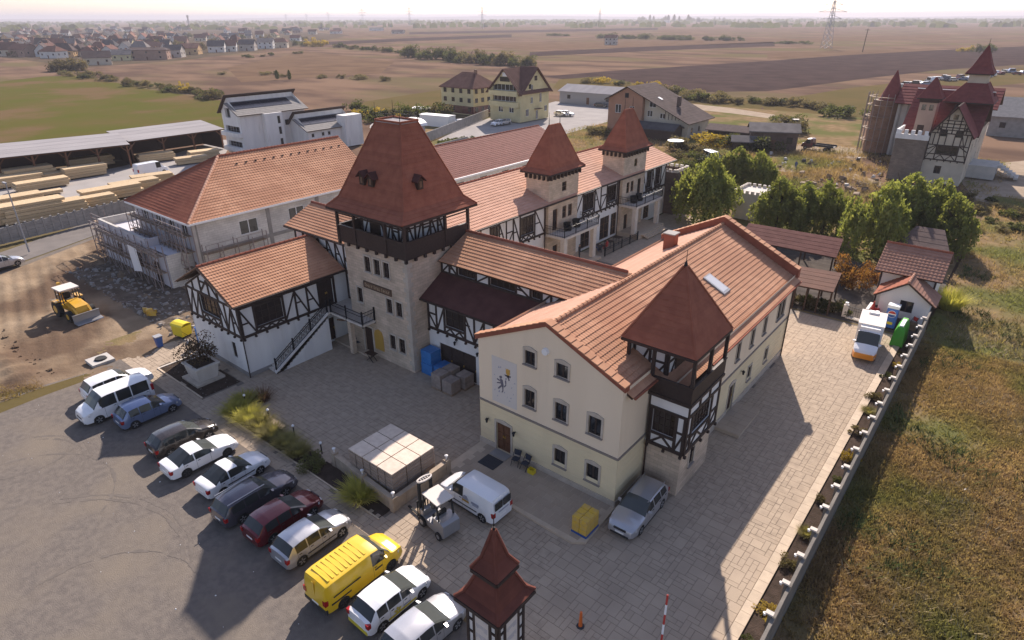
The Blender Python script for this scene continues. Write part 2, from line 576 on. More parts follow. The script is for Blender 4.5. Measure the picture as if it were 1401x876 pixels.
def surround(parent, w, h, m='trim_stone', t=.14, d=.05, ped=True, sill='grey_cornice'):
    ua, ub, za, zb = h[:4]
    b = MB()

    def bx(a0, a1, z0, z1, d1):
        b.hexa([w.P(a0, z0, -.02), w.P(a1, z0, -.02), w.P(a1, z1, -.02), w.P(a0, z1, -.02)], [w.P(a0, z0, d1), w.P(a1, z0, d1), w.P(a1, z1, d1), w.P(a0, z1, d1)])
    bx(ua - t, ua, za, zb, d)
    bx(ub, ub + t, za, zb, d)
    bx(ua - t, ub + t, zb, zb + t, d + .01)
    if ped:
        mid = (ua + ub) / 2
        b.hexa([w.P(ua - t, zb + t, -.02), w.P(ub + t, zb + t, -.02), w.P(mid + .12, zb + t + .14, -.02), w.P(mid - .12, zb + t + .14, -.02)],
               [w.P(ua - t, zb + t, d + .03), w.P(ub + t, zb + t, d + .03), w.P(mid + .12, zb + t + .14, d + .03), w.P(mid - .12, zb + t + .14, d + .03)])
    emit('window_surround', b, m, parent)
    if sill:
        b = MB()
        b.hexa([w.P(ua - t, za - .10, -.02), w.P(ub + t, za - .10, -.02), w.P(ub + t, za, -.02), w.P(ua - t, za, -.02)],
               [w.P(ua - t, za - .10, .12), w.P(ub + t, za - .10, .12), w.P(ub + t, za - .02, .12), w.P(ua - t, za - .02, .12)])
        emit('window_sill', b, sill, parent)


def roofplane(parent, e0, e1, r0, r1, m, step=.36, lip=.05, wave=0.0, wl=.24, name='tile_course', deck=.14, deckm='dark_wood', part='roof_deck'):
    """a roof slope laid in courses, each its own piece; e0-e1 the eave, r0-r1 the top edge"""
    e0, e1, r0, r1 = map(Vector, (e0, e1, r0, r1))
    nrm = (e1 - e0).cross(r0 - e0)
    if nrm.length < 1e-6:
        nrm = (e1 - e0).cross(r1 - e0)
    nrm.normalize()
    if nrm.z < 0:
        nrm = -nrm
    u = (e1 - e0).normalized()
    hgt = ((r0 + r1) / 2 - (e0 + e1) / 2)
    sl = (hgt - u * hgt.dot(u)).length
    n = max(1, int(round(sl / step)))
    out = []
    for i in range(n):
        t0, t1 = i / n, (i + 1) / n
        a0, a1 = e0.lerp(r0, t0), e1.lerp(r1, t0)
        b0, b1 = e0.lerp(r0, t1), e1.lerp(r1, t1)
        mb = MB()
        L = (a1 - a0).length
        if L < .05:
            continue
        k = max(1, int(L / (wl / 4))) if wave else 1
        vs = []
        for j in range(k + 1):
            s = j / k
            hh = wave * math.sin(2 * PI * s * L / wl) if wave else 0
            A = a0.lerp(a1, s)
            B = b0.lerp(b1, s)
            dn = (A - B) * (.35 * hh)
            vs += [A - nrm * .01 + dn, A + nrm * (lip + hh) + dn, B + nrm * (.012 + hh * .5)]
        fs = []
        for j in range(k):
            q = 3 * j
            fs += [(q, q + 3, q + 4, q + 1), (q + 1, q + 4, q + 5, q + 2)]
        mb.add(vs, fs)
        mb.add([a0 - nrm * .01, a0 + nrm * lip, b0 + nrm * .012, b0 - nrm * .01], [(0, 1, 2, 3)])
        mb.add([a1 - nrm * .01, a1 + nrm * lip, b1 + nrm * .012, b1 - nrm * .01], [(3, 2, 1, 0)])
        o = emit(name, mb, m, parent, smooth=bool(wave), ang=50)
        out.append(o)
    if deck:
        pts = [e0, e1, r1] if (r1 - r0).length < .02 else [e0, e1, r1, r0]
        mb = MB().prism([p - nrm * .012 for p in pts], -nrm * deck)
        emit(part, mb, deckm, parent)
    return out


def ridge(parent, a, b, m='ridge_tile', r=.13, name='ridge_cap', seg=.45):
    a, b = Vector(a), Vector(b)
    n = max(1, int((b - a).length / seg))
    mb = MB()
    for i in range(n):
        p, q = a.lerp(b, i / n), a.lerp(b, (i + .97) / n)
        mb.tube(p, q, r, r * .82, 7)
    return emit(name, mb, m, parent)


def timber(parent, w, L, z0, z1, wins=(), seed=1, a0=0.0, t=.17, d=.07, name='timber_beam', m='timber', zig=True, pane='glass_brown', joists=True, gable=None, panel=1.15):
    """half-timbering: every post, rail and brace is a piece"""
    rnd = random.Random(seed)

    def bm(a, za, b, zb, wd=t, dd=d):
        beam(parent, name, m, w.P(a, za, dd / 2), w.P(b, zb, dd / 2), wd, dd, w.n)
    bm(a0, z0, L, z0, t * 1.25, d * 1.2)
    bm(a0, z1 - t / 2, L, z1 - t / 2, t, d)
    wins = sorted(wins)
    edges = [a0 + t / 2]
    for h in wins:
        edges += [h[0] - t / 2, h[1] + t / 2]
    edges.append(L - t / 2)
    for e in edges:
        bm(e, z0, e, z1 - t, t, d * 1.1)
    for h in wins:
        za, zb = h[2], h[3]
        bm(h[0], za - t / 2, h[1], za - t / 2, t, d)
        if zb < z1 - t * 1.6:
            bm(h[0], zb + t / 2, h[1], zb + t / 2, t * .8, d)
        if zig:
            n = max(2, int(round((h[1] - h[0]) / (max(.3, za - z0) * .8))))
            for i in range(n):
                x0, x1 = h[0] + (h[1] - h[0]) * i / n, h[0] + (h[1] - h[0]) * (i + 1) / n
                if i % 2 == 0:
                    bm(x0, z0 + .05, x1, za - t, t * .75, d * .9)
                else:
                    bm(x0, za - t, x1, z0 + .05, t * .75, d * .9)
    gaps = list(zip(edges[0::2], edges[1::2]))
    for ga, gb in gaps:
        wdt = gb - ga
        if wdt < .5:
            continue
        n = max(1, int(round(wdt / panel)))
        for i in range(n):
            x0, x1 = ga + wdt * i / n, ga + wdt * (i + 1) / n
            if i:
                bm(x0, z0, x0, z1 - t, t * .9, d * 1.05)
            k = rnd.random()
            zm = z0 + (z1 - z0) * (.42 + .2 * rnd.random())
            if k < .45:
                bm(x0, zm, x1, zm, t * .75, d * .9)
                if rnd.random() < .5:
                    bm(x0, z0, x1, zm, t * .7, d * .8)
                else:
                    bm(x1, z0, x0, zm, t * .7, d * .8)
            elif k < .75:
                bm(x0, z0, x1, z1 - t, t * .75, d * .85)
            else:
                bm(x0, z1 - t, x1, z0, t * .75, d * .85)
                bm(x0, zm, (x0 + x1) / 2, zm, t * .7, d * .8)
    if joists:
        n = max(2, int((L - a0) / .95))
        for i in range(n + 1):
            a = a0 + .1 + (L - a0 - .2) * i / n
            piece('joist_end', m, parent, w.P(a, z0 - .2, .1), (.15, .15, .16))


def railing(mb, pts, h=1.0, step=.16, r=.018, post=None):
    for p, q in zip(pts, pts[1:]):
        p, q = Vector(p), Vector(q)
        L = (q - p).length
        for zz in (h, h * .72, h * .12):
            mb.bar(p + Vector((0, 0, zz)), q + Vector((0, 0, zz)), .05 if zz == h else .03, .04)
        n = max(1, int(L / step))
        for i in range(n + 1):
            a = p.lerp(q, i / n)
            mb.bar(a, a + Vector((0, 0, h)), .022, .022, (1, 0, 0))


# ================================================================== THE SETTING
def sheet(name, pts, z, m):
    return struct(name, MB().face(*[(p[0], p[1], z) for p in pts]), m)


def psheet(name, pix, z, m):
    return sheet(name, [G(*p) for p in pix], z, m)


RR = 17000
sheet('ground', [(-RR, -RR), (RR, -RR), (RR, RR), (-RR, RR)], -.26, 'plain')
# a far rise of land along the horizon
hb = MB()
for k in range(60):
    a0, a1 = R(-75 + 150 * k / 60), R(-75 + 150 * (k + 1) / 60)
    q = []
    for a, kk in ((a0, k), (a1, k + 1)):
        h = 28 + 10 * math.sin(kk * .9) + 14 * math.sin(kk * .23 + 1)
        dx, dy = -math.sin(YAW + a), math.cos(YAW + a)
        q.append([Vector((dx * 11000, dy * 11000, -1)), Vector((dx * 12500, dy * 12500, h)), Vector((dx * 16000, dy * 16000, h * .8))])
    hb.face(q[0][0], q[1][0], q[1][1], q[0][1])
    hb.face(q[0][1], q[1][1], q[1][2], q[0][2])
struct('hills', hb, 'far_field')
psheet('meadow', [(-260, 128), (0, 111), (60, 104), (112, 103), (200, 121), (318, 139), (330, 150), (300, 185), (200, 196), (0, 222), (-260, 260)], -.245, 'meadow')
psheet('ploughed_field', [(745, 104), (830, 97), (1050, 83), (1200, 72), (1401, 63), (1900, 40), (1900, 66), (1401, 88), (1290, 95), (1190, 106), (1100, 118), (1050, 124), (960, 125), (900, 113), (820, 115)], -.245, 'plough')
psheet('ploughed_field', [(725, 71), (900, 63), (1060, 57), (1060, 63), (900, 69), (725, 77)], -.245, 'plough')
psheet('stubble_field', [(640, 60), (720, 58), (1000, 55), (1300, 47), (1300, 52), (1010, 60), (720, 68)], -.245, 'stubble')
psheet('stubble_field', [(1050, 81), (1050, 72), (1270, 66), (1290, 68)], -.235, 'stubble')
psheet('stubble_field', [(310, 92), (420, 70), (540, 84), (520, 100), (330, 112)], -.245, 'stubble')
psheet('ploughed_field', [(430, 58), (560, 52), (700, 47), (700, 51), (560, 56), (440, 62)], -.235, 'plough')
psheet('ploughed_field', [(560, 44), (900, 38), (900, 41), (560, 47)], -.24, 'plough')
psheet('stubble_field', [(900, 40), (1300, 36), (1300, 39), (900, 44)], -.24, 'stubble')
psheet('grass_strip', [(480, 152), (500, 138), (604, 122), (612, 140), (520, 168)], -.24, 'olive_field')
psheet('grass_strip', [(756, 120), (765, 108), (820, 104), (880, 115), (950, 128), (1050, 135), (1040, 150), (900, 140)], -.24, 'olive_field')
psheet('grass_strip', [(1040, 140), (1160, 120), (1401, 93), (1700, 70), (1700, 90), (1401, 113), (1210, 132), (1170, 165), (1050, 156)], -.236, 'olive_field')
psheet('village_ground', [(-300, 96), (0, 78), (120, 92), (250, 82), (400, 64), (480, 48), (300, 36), (0, 44), (-300, 60)], -.24, 'village_ground')
psheet('waste_ground', [(490, 200), (560, 172), (760, 150), (960, 142), (1180, 160), (1180, 240), (960, 262), (900, 240)], -.225, 'dry_grass')
psheet('yard_apron', [(600, 190), (640, 168), (760, 138), (850, 142), (850, 160), (800, 175), (745, 190), (700, 215), (600, 215)], -.215, 'yard')
psheet('dirt_track', [(945, 141), (1000, 147), (1060, 156), (1060, 162), (1000, 154), (940, 148)], -.21, 'track')
psheet('dirt_track', [(1060, 222), (1170, 236), (1250, 262), (1250, 270), (1165, 244), (1060, 232)], -.21, 'track')
psheet('castle_forecourt', [(1050, 200), (1110, 194), (1180, 203), (1190, 215), (1100, 216)], -.215, 'track')
psheet('castle_forecourt', [(1300, 228), (1450, 214), (1500, 285), (1401, 288), (1335, 272)], -.215, 'track')
# near rough field with an uneven surface
fx, fy = np.meshgrid(np.linspace(-3.40, 78, 60), np.linspace(-4, 128, 90))
fz = -.14 + .10 * np.sin(fx * .9 + 1.3 * np.sin(fy * .31)) * np.sin(fy * .7 + .8 * np.sin(fx * .5)) + .07 * NR.rand(*fx.shape)
fz[:, 0] = -.05
fz[-1, :] = fz[:, -1] = -.26
mb = MB()
mb.v = [(float(a), float(b), float(c)) for a, b, c in zip(fx.ravel(), fy.ravel(), fz.ravel())]
mb.f = [(j * 60 + i, j * 60 + i + 1, (j + 1) * 60 + i + 1, (j + 1) * 60 + i) for j in range(89) for i in range(59)]
o = emit('rough_field', mb, 'dry_grass', smooth=True)
tag(o, kind='structure')
sheet('courtyard_ground', [(-60, 15), (-3.7, 15), (-3.7, 100), (-60, 100)], -.06, 'dry_grass')
psheet('lumber_yard', [(-90, 272), (0, 253), (120, 236), (225, 213), (300, 190), (318, 190), (300, 225), (180, 266), (0, 318), (-90, 345)], -.235, 'yard')
psheet('road', [(-90, 372), (0, 343), (135, 297), (200, 285), (200, 300), (140, 316), (0, 366), (-90, 396)], -.23, 'road')
psheet('gravel_verge', [(-90, 398), (0, 368), (140, 317), (175, 306), (190, 320), (0, 392), (-90, 420)], -.232, 'asphalt')
# construction ground: uneven earth
gu, gy = np.meshgrid(np.linspace(0, 1, 160), np.linspace(4, 30, 110))
glft = -87.2 - .48 * (gy - 15.7)
gx = glft + gu * (-52.6 - glft)
gz = -.06 + .10 * np.sin(gx * .8 + np.sin(gy)) * np.sin(gy * .6) + .06 * NR.rand(*gx.shape)
gz += .55 * np.exp(-((gy - 9.2 - .09 * (gx + 62)) / 1.1) ** 2) * np.clip((-56 - gx) / 3, 0, 1) * (.6 + .4 * np.sin(gx * 1.7) ** 2)
gz += .30 * np.exp(-((gx + 92) / 6) ** 2 - ((gy - 21) / 3) ** 2)
gz += .05 * np.sin((gy + .25 * gx) * 5.2) * np.exp(-((gx + 76) / 14) ** 2)
edge = np.clip(np.minimum(np.minimum(gx - glft, -52.6 - gx), np.minimum(gy - 4, 30 - gy)) / 1.2, 0, 1)
gz = gz * edge - .08 * (1 - edge)
mb = MB()
mb.v = [(float(a), float(b), float(c)) for a, b, c in zip(gx.ravel(), gy.ravel(), gz.ravel())]
for j in range(109):
    for i in range(159):
        mb.f.append((j * 160 + i, j * 160 + i + 1, (j + 1) * 160 + i + 1, (j + 1) * 160 + i))
o = emit('construction_ground', mb, 'dirt', smooth=True)
tag(o, kind='structure')
mb = MB()
gx, gy = np.meshgrid(np.linspace(-82, -53, 40), np.linspace(20.6, 26.5, 14))
gz = .0 + .13 * NR.rand(*gx.shape)
gz[0, :] = gz[:, 0] = gz[:, -1] = -.1
mb.v = [(float(a), float(b) + (0 if 1 else 0), float(c)) for a, b, c in zip(gx.ravel(), gy.ravel(), gz.ravel())]
mb.f = [(j * 40 + i, j * 40 + i + 1, (j + 1) * 40 + i + 1, (j + 1) * 40 + i) for j in range(13) for i in range(39)]
o = emit('rubble_strip', mb, 'rubble_ground')
tag(o, kind='structure')
sheet('parking_lot', [(-75, -8), (-16, -8), (-16, 15.72), (-55.4, 15.72), (-55, 13.2), (-56.3, 7.0), (-64, 4.6), (-75, 3.2)], .03, 'asphalt')
psheet('parking_lot', [(-60, 600), (0, 552), (60, 530), (128, 509), (132, 516), (60, 542), (0, 566), (-60, 620)], .034, 'olive_field')
sheet('entrance_road', [(-16.004, -8), (-3.7, -8), (-3.7, 15), (-16.004, 15)], .02, 'asphalt')
tm = MB()
for zi, (cx_, cy_, r_, a0, a1) in enumerate(((-44.5, 4.6, 4.6, 20, 150), (-44.5, 4.6, 4.25, 25, 140), (-41.0, 3.6, 5.6, 40, 175), (-33.0, 1.5, 8.2, 60, 150), (-33.0, 1.5, 7.8, 62, 148), (-47.5, 6.5, 3.4, -40, 80), (-28.5, 3.5, 5.0, 80, 190))):
    zq = .0345 + .0008 * zi
    for q in range(24):
        if (q * 7 + int(r_ * 10)) % 9 == 0:
            continue
        b0, b1 = R(a0 + (a1 - a0) * q / 24), R(a0 + (a1 - a0) * (q + 1) / 24)
        w_ = .07 + .05 * math.sin(q * 1.3)
        tm.face((cx_ + (r_ - w_) * math.cos(b0), cy_ + (r_ - w_) * math.sin(b0), zq), (cx_ + (r_ + w_) * math.cos(b0), cy_ + (r_ + w_) * math.sin(b0), zq), (cx_ + (r_ + w_) * math.cos(b1), cy_ + (r_ + w_) * math.sin(b1), zq), (cx_ + (r_ - w_) * math.cos(b1), cy_ + (r_ - w_) * math.sin(b1), zq))
tag(emit('tyre_marks', tm, 'tyre_mark'), kind='stuff')
# bedding under the paving (its joints show) and the stones themselves
PB = struct('paving', MB().box(-55.3, 15.72, -.3, -5.15, 61.6, -.022), 'pave_joint')
PB2 = struct('kerb_line', MB().box(-5.15, 10, -.3, -4.62, 62, .02), 'pave_joint')
for i in range(64):
    y0 = 11 + i * .8
    piece('kerb_stone', 'kerb', PB2, (-4.885, y0 + .4, -.02), (.52, .785, .24))
mb = MB().box(-4.615, 10, -.3, -3.52, 62, .0)
struct('flower_bed', mb, 'soil')


def ashlar(x0, x1, y0, y1, cell, skip):
    nx, ny = int((x1 - x0) / cell), int((y1 - y0) / cell)
    occ = np.zeros((nx, ny), bool)
    rnd = random.Random(3)
    res = []
    kinds = [(2, 1), (1, 2), (2, 2), (3, 2), (2, 3), (3, 1), (1, 3), (1, 1)]
    wts = [8, 5, 4, 4, 2, 3, 1, 1]
    for j in range(ny):
        for i in range(nx):
            if occ[i, j]:
                continue
            for _ in range(6):
                a, b = rnd.choices(kinds, wts)[0]
                if i + a <= nx and j + b <= ny and not occ[i:i + a, j:j + b].any():
                    break
            else:
                a = b = 1
            occ[i:i + a, j:j + b] = True
            r = (x0 + i * cell, y0 + j * cell, x0 + (i + a) * cell, y0 + (j + b) * cell)
            if not skip((r[0] + r[2]) / 2, (r[1] + r[3]) / 2):
                res.append(r)
    return res


def no_pave(x, y):
    if -51.4 < x < -43.9 and 17.0 < y < 20.2:
        return True
    if -41.3 < x < -23.6 and 16.95 < y < (19.8 if x < -40.2 else 18.35):
        return True
    if -51.9 < x < -44.4 and y > 21.3:
        return True
    if x < -51.3 and y > 20.5:
        return True
    if -43.9 < x < -34.5 and y > 30.2:
        return True
    if -34.3 < x < -23.9 and y > 31.6:
        return True
    if -23.4 < x < -14.0 and y > 23.0:
        return True
    if x < -12.6 and y > 26.6 and not (x < -23.6 and y < 31.8):
        return not (y > 51.9 and x > -15.4 and y < 61.9)
    return False


stones = [r for r in ashlar(-55.28, -5.17, 15.74, 61.4, .30, no_pave) if not (51.9 > r[1] > 31.7 and r[0] < -12.9) and not (r[1] >= 51.9 and r[0] < -15.6)]


def camdist(r):
    x, y = (r[0] + r[2]) / 2, (r[1] + r[3]) / 2
    v = Vector((x, y, -CAM_H))
    dd = v.dot(_f)
    px, py = 700 + FPX * v.dot(RT) / dd, 438 + FPX * v.dot(DN) / dd
    if not (-10 < px < 1410 and py < 890):
        return 999
    if px > 610 and px < 745 and py > 745:
        return 500
    return dd - 12 * ((r[2] - r[0]) * (r[3] - r[1]))


stones.sort(key=camdist)
for r in stones[:295]:
    piece('paving_stone', 'pave', PB, ((r[0] + r[2]) / 2, (r[1] + r[3]) / 2, -.05 + random.uniform(-.003, .003)), (r[2] - r[0] - .018, r[3] - r[1] - .018, .10))
mb = MB()
for r in stones[295:]:
    h = random.uniform(-.006, .002)
    g_ = .011
    mb.box(r[0] + g_, r[1] + g_, -.06, r[2] - g_, r[3] - g_, h)
tag(emit('paving_stones', mb, 'pave_shared', PB), kind='stuff')
# raised landing in front of the hall
PL = struct('landing', MB().prism([(-23.2, 22.45, -.1), (-13.95, 22.3, -.1), (-13.35, 22.75, -.1), (-13.5, 26.2, -.1), (-23.9, 26.2, -.1), (-23.9, 22.9, -.1)], (0, 0, .24)), 'kerb')
for i in range(15):
    for j in range(7):
        x0, y0 = -23.35 + i * .64 + (.3 if j % 2 else 0), 22.62 + j * .5
        if x0 + .62 > -13.7:
            continue
        piece('paving_stone', 'pave', PL, (x0 + .31, y0 + .24, .135), (.61, .475, .03))
# planting beds
struct('planting_bed', MB().box(-51.2, 17.1, -.3, -44.1, 20.15, .0), 'soil')
struct('planting_bed', MB().box(-41.2, 17.0, -.3, -23.7, 18.3, .0), 'soil')
struct('planting_bed', MB().box(-41.2, 18.3, -.3, -40.3, 19.8, -.004), 'soil')
kb = struct('bed_edging', MB().box(-51.35, 16.95, -.2, -51.2, 20.2, .06), 'white_stone')
for (x0, y0, x1, y1) in ((-51.2, 16.95, -44.0, 17.08), (-41.3, 16.88, -23.6, 16.98), (-41.3, 16.98, -41.2, 19.8), (-41.2, 19.8, -40.2, 19.9)):
    n = max(1, int(max(x1 - x0, y1 - y0) / .9))
    for i in range(n):
        t0, t1 = i / n, (i + .985) / n
        if x1 - x0 > y1 - y0:
            piece('edging_stone', 'kerb', kb, (x0 + (x1 - x0) * (t0 + t1) / 2, (y0 + y1) / 2, -.02), ((x1 - x0) * (t1 - t0), y1 - y0, .16))
        else:
            piece('edging_stone', 'kerb', kb, ((x0 + x1) / 2, y0 + (y1 - y0) * (t0 + t1) / 2, -.02), (x1 - x0, (y1 - y0) * (t1 - t0), .16))
struct('inner_court', MB().face((-40, 37, -.05), (-24, 37, -.05), (-24, 62, -.05), (-40, 62, -.05)), 'pave_shared')
struct('inner_court', MB().face((-40, 62, -.055), (-24, 62, -.055), (-24, 86, -.055), (-40, 86, -.055)), 'pave_shared')
struct('garden_ground', MB().face((-24, 62, -.052), (-3.6, 62, -.052), (-3.6, 80, -.052), (-24, 80, -.052)), 'garden_soil')


# ================================================================== MAIN COMPLEX
def pyr_roof(parent, x0, x1, y0, y1, z0, tx0, tx1, ty0, ty1, z1, m, step=.34, kick=None, wave=0, skip=()):
    """hipped tower roof; kick = (inset_x, inset_y, z) of a flatter skirt"""
    lev = [(x0, x1, y0, y1, z0)]
    if kick:
        lev.append((x0 + kick[0], x1 - kick[0], y0 + kick[1], y1 - kick[1], kick[2]))
    lev.append((tx0, tx1, ty0, ty1, z1))
    for a, b in zip(lev, lev[1:]):
        A = [(a[0], a[2], a[4]), (a[1], a[2], a[4]), (a[1], a[3], a[4]), (a[0], a[3], a[4])]
        B = [(b[0], b[2], b[4]), (b[1], b[2], b[4]), (b[1], b[3], b[4]), (b[0], b[3], b[4])]
        for i in range(4):
            if i in skip:
                continue
            j = (i + 1) % 4
            roofplane(parent, A[i], A[j], B[i], B[j], m, step=step, lip=.035, wave=wave, deck=.1)
    for q in range(4):
        mb = MB()
        for a, b in zip(lev, lev[1:]):
            ax, ay, bx, by = ((a[0], a[2], b[0], b[2]), (a[1], a[2], b[1], b[2]), (a[1], a[3], b[1], b[3]), (a[0], a[3], b[0], b[3]))[q]
            mb.tube((ax, ay, a[4] + .04), (bx, by, b[4] + .04), .075, .075, 6)
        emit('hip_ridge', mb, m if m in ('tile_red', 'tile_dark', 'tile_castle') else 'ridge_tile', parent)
    mb = MB()
    for (ax, ay, bx, by) in ((x0, y0, x1, y0), (x1, y0, x1, y1), (x1, y1, x0, y1), (x0, y1, x0, y0)):
        mb.bar((ax, ay, z0 - .09), (bx, by, z0 - .09), .1, .16)
    emit('fascia', mb, 'timber', parent)


# ---------------------------------------------------------------- cream hall
hall = thing('cream_hall', 'long cream hall with plain gable, orange tiled roof and mural beside its upper windows', 'building', (-18.8, 26.15, 0))
w = Wall(-23.95, 26.15, '-Y')
X = lambda x: x + 23.95
hol_u = [(X(-20.23), X(-19.48), 7.42, 8.36), (X(-17.95), X(-17.15), 7.40, 8.30), (X(-20.23), X(-19.46), 4.48, 5.70), (X(-17.96), X(-17.13), 4.46, 5.68), (X(-15.63), X(-14.79), 4.50, 5.72)]
hol_l = [(X(-17.91), X(-17.11), 1.18, 2.40), (X(-15.59), X(-14.76), 1.18, 2.41), (X(-22.55), X(-21.35), .15, 2.30)]
gb = [(0, 8.05), (5.23, 10.45), (10.35, 8.15)]
mb = MB()
wallface(mb, w, 10.35, 3.55, 8.05, hol_u, gable=gb)
Wall_r1 = Wall(-13.6, 26.15, '+X')
wallface(mb, Wall_r1, 3.4, 3.55, 8.0)
wr = Wall(-12.3, 29.4, '+X')
hu = [(a, a + .62, 4.35, 5.75) for a in (5.2, 7.6, 10.3, 13.0, 15.6)] + [(18.7, 19.45, 4.35, 5.85), (19.6, 20.35, 4.35, 5.85)]
hl = [(a, a + .7, 1.25, 2.45) for a in (5.3, 13.6, 17.2)] + [(10.0, 11.0, .25, 2.45)]
wallface(mb, wr, 21.95, 3.55, 7.3, hu)
wl_ = Wall(-23.95, 51.35, '-X')
wallface(mb, wl_, 25.2, 0, 8.0)
wb_ = Wall(-12.3, 51.35, '+Y')
wallface(mb, wb_, 11.65, 0, 7.4, gable=[(0, 7.4), (6.4, 10.4), (11.65, 8.0)])
emit('upper_wall', mb, 'cream_plaster', hall)
mb = MB()
wallface(mb, w, 10.35, 0, 3.55, hol_l)
wallface(mb, Wall_r1, 3.4, 0, 3.55)
wallface(mb, wr, 21.95, 0, 3.55, hl)
emit('lower_wall', mb, 'yellow_plaster', hall)
for h in hol_u:
    window(hall, w, h, nx=2, nz=1)
    surround(hall, w, h)
for h in hol_l[:2]:
    window(hall, w, h, nx=2, nz=1)
    surround(hall, w, h)
for h in hu:
    window(hall, wr, h, nx=1 if h[1] - h[0] < .7 else 2, nz=1, depth=.12)
    surround(hall, wr, h, t=.10, ped=False)
for h in hl[:3]:
    window(hall, wr, h, nx=2, nz=1, depth=.12)
    surround(hall, wr, h, t=.10, ped=False)


def door(parent, w, h, m='door_wood', leaves=2, name='door', knob=True, t=.14, depth=.14, surr=True, panels=3):
    ua, ub, za, zb = h
    for i in range(leaves):
        a0, a1 = ua + (ub - ua) * i / leaves, ua + (ub - ua) * (i + 1) / leaves
        b = MB()

        def bx(p0, p1, z0, z1, d0, d1):
            b.hexa([w.P(p0, z0, d0), w.P(p1, z0, d0), w.P(p1, z1, d0), w.P(p0, z1, d0)], [w.P(p0, z0, d1), w.P(p1, z0, d1), w.P(p1, z1, d1), w.P(p0, z1, d1)])
        bx(a0 + .01, a1 - .01, za, zb, -depth, -depth + .05)
        for k in range(panels):
            z0 = za + .15 + (zb - za - .2) * k / panels
            bx(a0 + .1, a1 - .1, z0, z0 + (zb - za - .2) / panels - .1, -depth + .05, -depth + .075)
        o = emit(name, b, m, parent)
        if knob:
            kx = a1 - .09 if i == 0 else a0 + .05
            k = MB()
            zz = za + 1.02
            k.hexa([w.P(kx, zz, -depth + .05), w.P(kx + .05, zz, -depth + .05), w.P(kx + .05, zz + .16, -depth + .05), w.P(kx, zz + .16, -depth + .05)],
                   [w.P(kx, zz, -depth + .11), w.P(kx + .05, zz, -depth + .11), w.P(kx + .05, zz + .16, -depth + .11), w.P(kx, zz + .16, -depth + .11)])
            emit('handle', k, 'gold', o)
    if surr:
        surround(parent, w, h, t=t, sill=None)


door(hall, w, hol_l[2])
door(hall, wr, hl[3], m='dark_wood', leaves=1)
# bands: cornice, plinth, grooves of the rusticated ground floor
for ww, L, a_ in ((w, 10.35, 0), (Wall_r1, 3.4, 0), (wr, 21.95, 4.3)):
    b = MB()
    b.hexa([ww.P(a_, 3.46, -.02), ww.P(L, 3.46, -.02), ww.P(L, 3.60, -.02), ww.P(a_, 3.60, -.02)], [ww.P(a_, 3.46, .06), ww.P(L, 3.46, .06), ww.P(L, 3.60, .085), ww.P(a_, 3.60, .085)])
    emit('cornice', b, 'grey_cornice', hall)
for ww, L, hs in ((w, 10.35, hol_l), (Wall_r1, 3.4, []), (wr, 21.95, hl)):
    for z in (.62, 1.05, 1.48, 1.91, 2.34, 2.77, 3.15):
        b = MB()
        cuts = sorted([(h[0] - .15, h[1] + .15) for h in hs if h[2] - .12 < z < h[3] + .3])
        a = 0.02
        for c0, c1 in cuts + [(L, L)]:
            if c0 > a:
                b = MB().hexa([ww.P(a, z, -.01), ww.P(c0, z, -.01), ww.P(c0, z + .37, -.01), ww.P(a, z + .37, -.01)], [ww.P(a, z + .012, .016), ww.P(c0, z + .012, .016), ww.P(c0, z + .358, .016), ww.P(a, z + .358, .016)])
                emit('rusticated_course', b, 'yellow_plaster', hall)
            a = c1
    cuts = sorted([(h[0], h[1]) for h in hs if h[2] < .4])
    a = -.06
    for c0, c1 in cuts + [(L + .06, L)]:
        n = max(1, int((c0 - a) / .7))
        for i in range(n):
            x0, x1 = a + (c0 - a) * i / n, a + (c0 - a) * (i + .985) / n
            piece('plinth_stone', 'trim_stone', hall, ww.P((x0 + x1) / 2, .26, .02), (abs(ww.u.x) * (x1 - x0) + abs(ww.n.x) * .10, abs(ww.u.y) * (x1 - x0) + abs(ww.n.y) * .10, .5))
        a = c1
# roof
zr, xr_ = 10.30, -18.72
rz_ = lambda x: zr - .50 * abs(x - xr_)
roofplane(hall, (-13.2, 26.55, rz_(-13.2)), (-13.2, 29.6, rz_(-13.2)), (xr_, 26.55, zr), (xr_, 29.6, zr), 'tile_orange', wave=.016, step=.37, lip=.05)
roofplane(hall, (-11.85, 29.58, rz_(-11.85)), (-11.85, 51.2, rz_(-11.85)), (xr_, 29.58, zr), (xr_, 51.2, zr), 'tile_orange', wave=.016, step=.37, lip=.05)
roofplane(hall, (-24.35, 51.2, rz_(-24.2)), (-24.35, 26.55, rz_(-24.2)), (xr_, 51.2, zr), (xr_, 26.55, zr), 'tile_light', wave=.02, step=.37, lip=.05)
ridge(hall, (xr_, 26.6, zr + .05), (xr_, 51.2, zr + .05), 'tile_orange', r=.15)


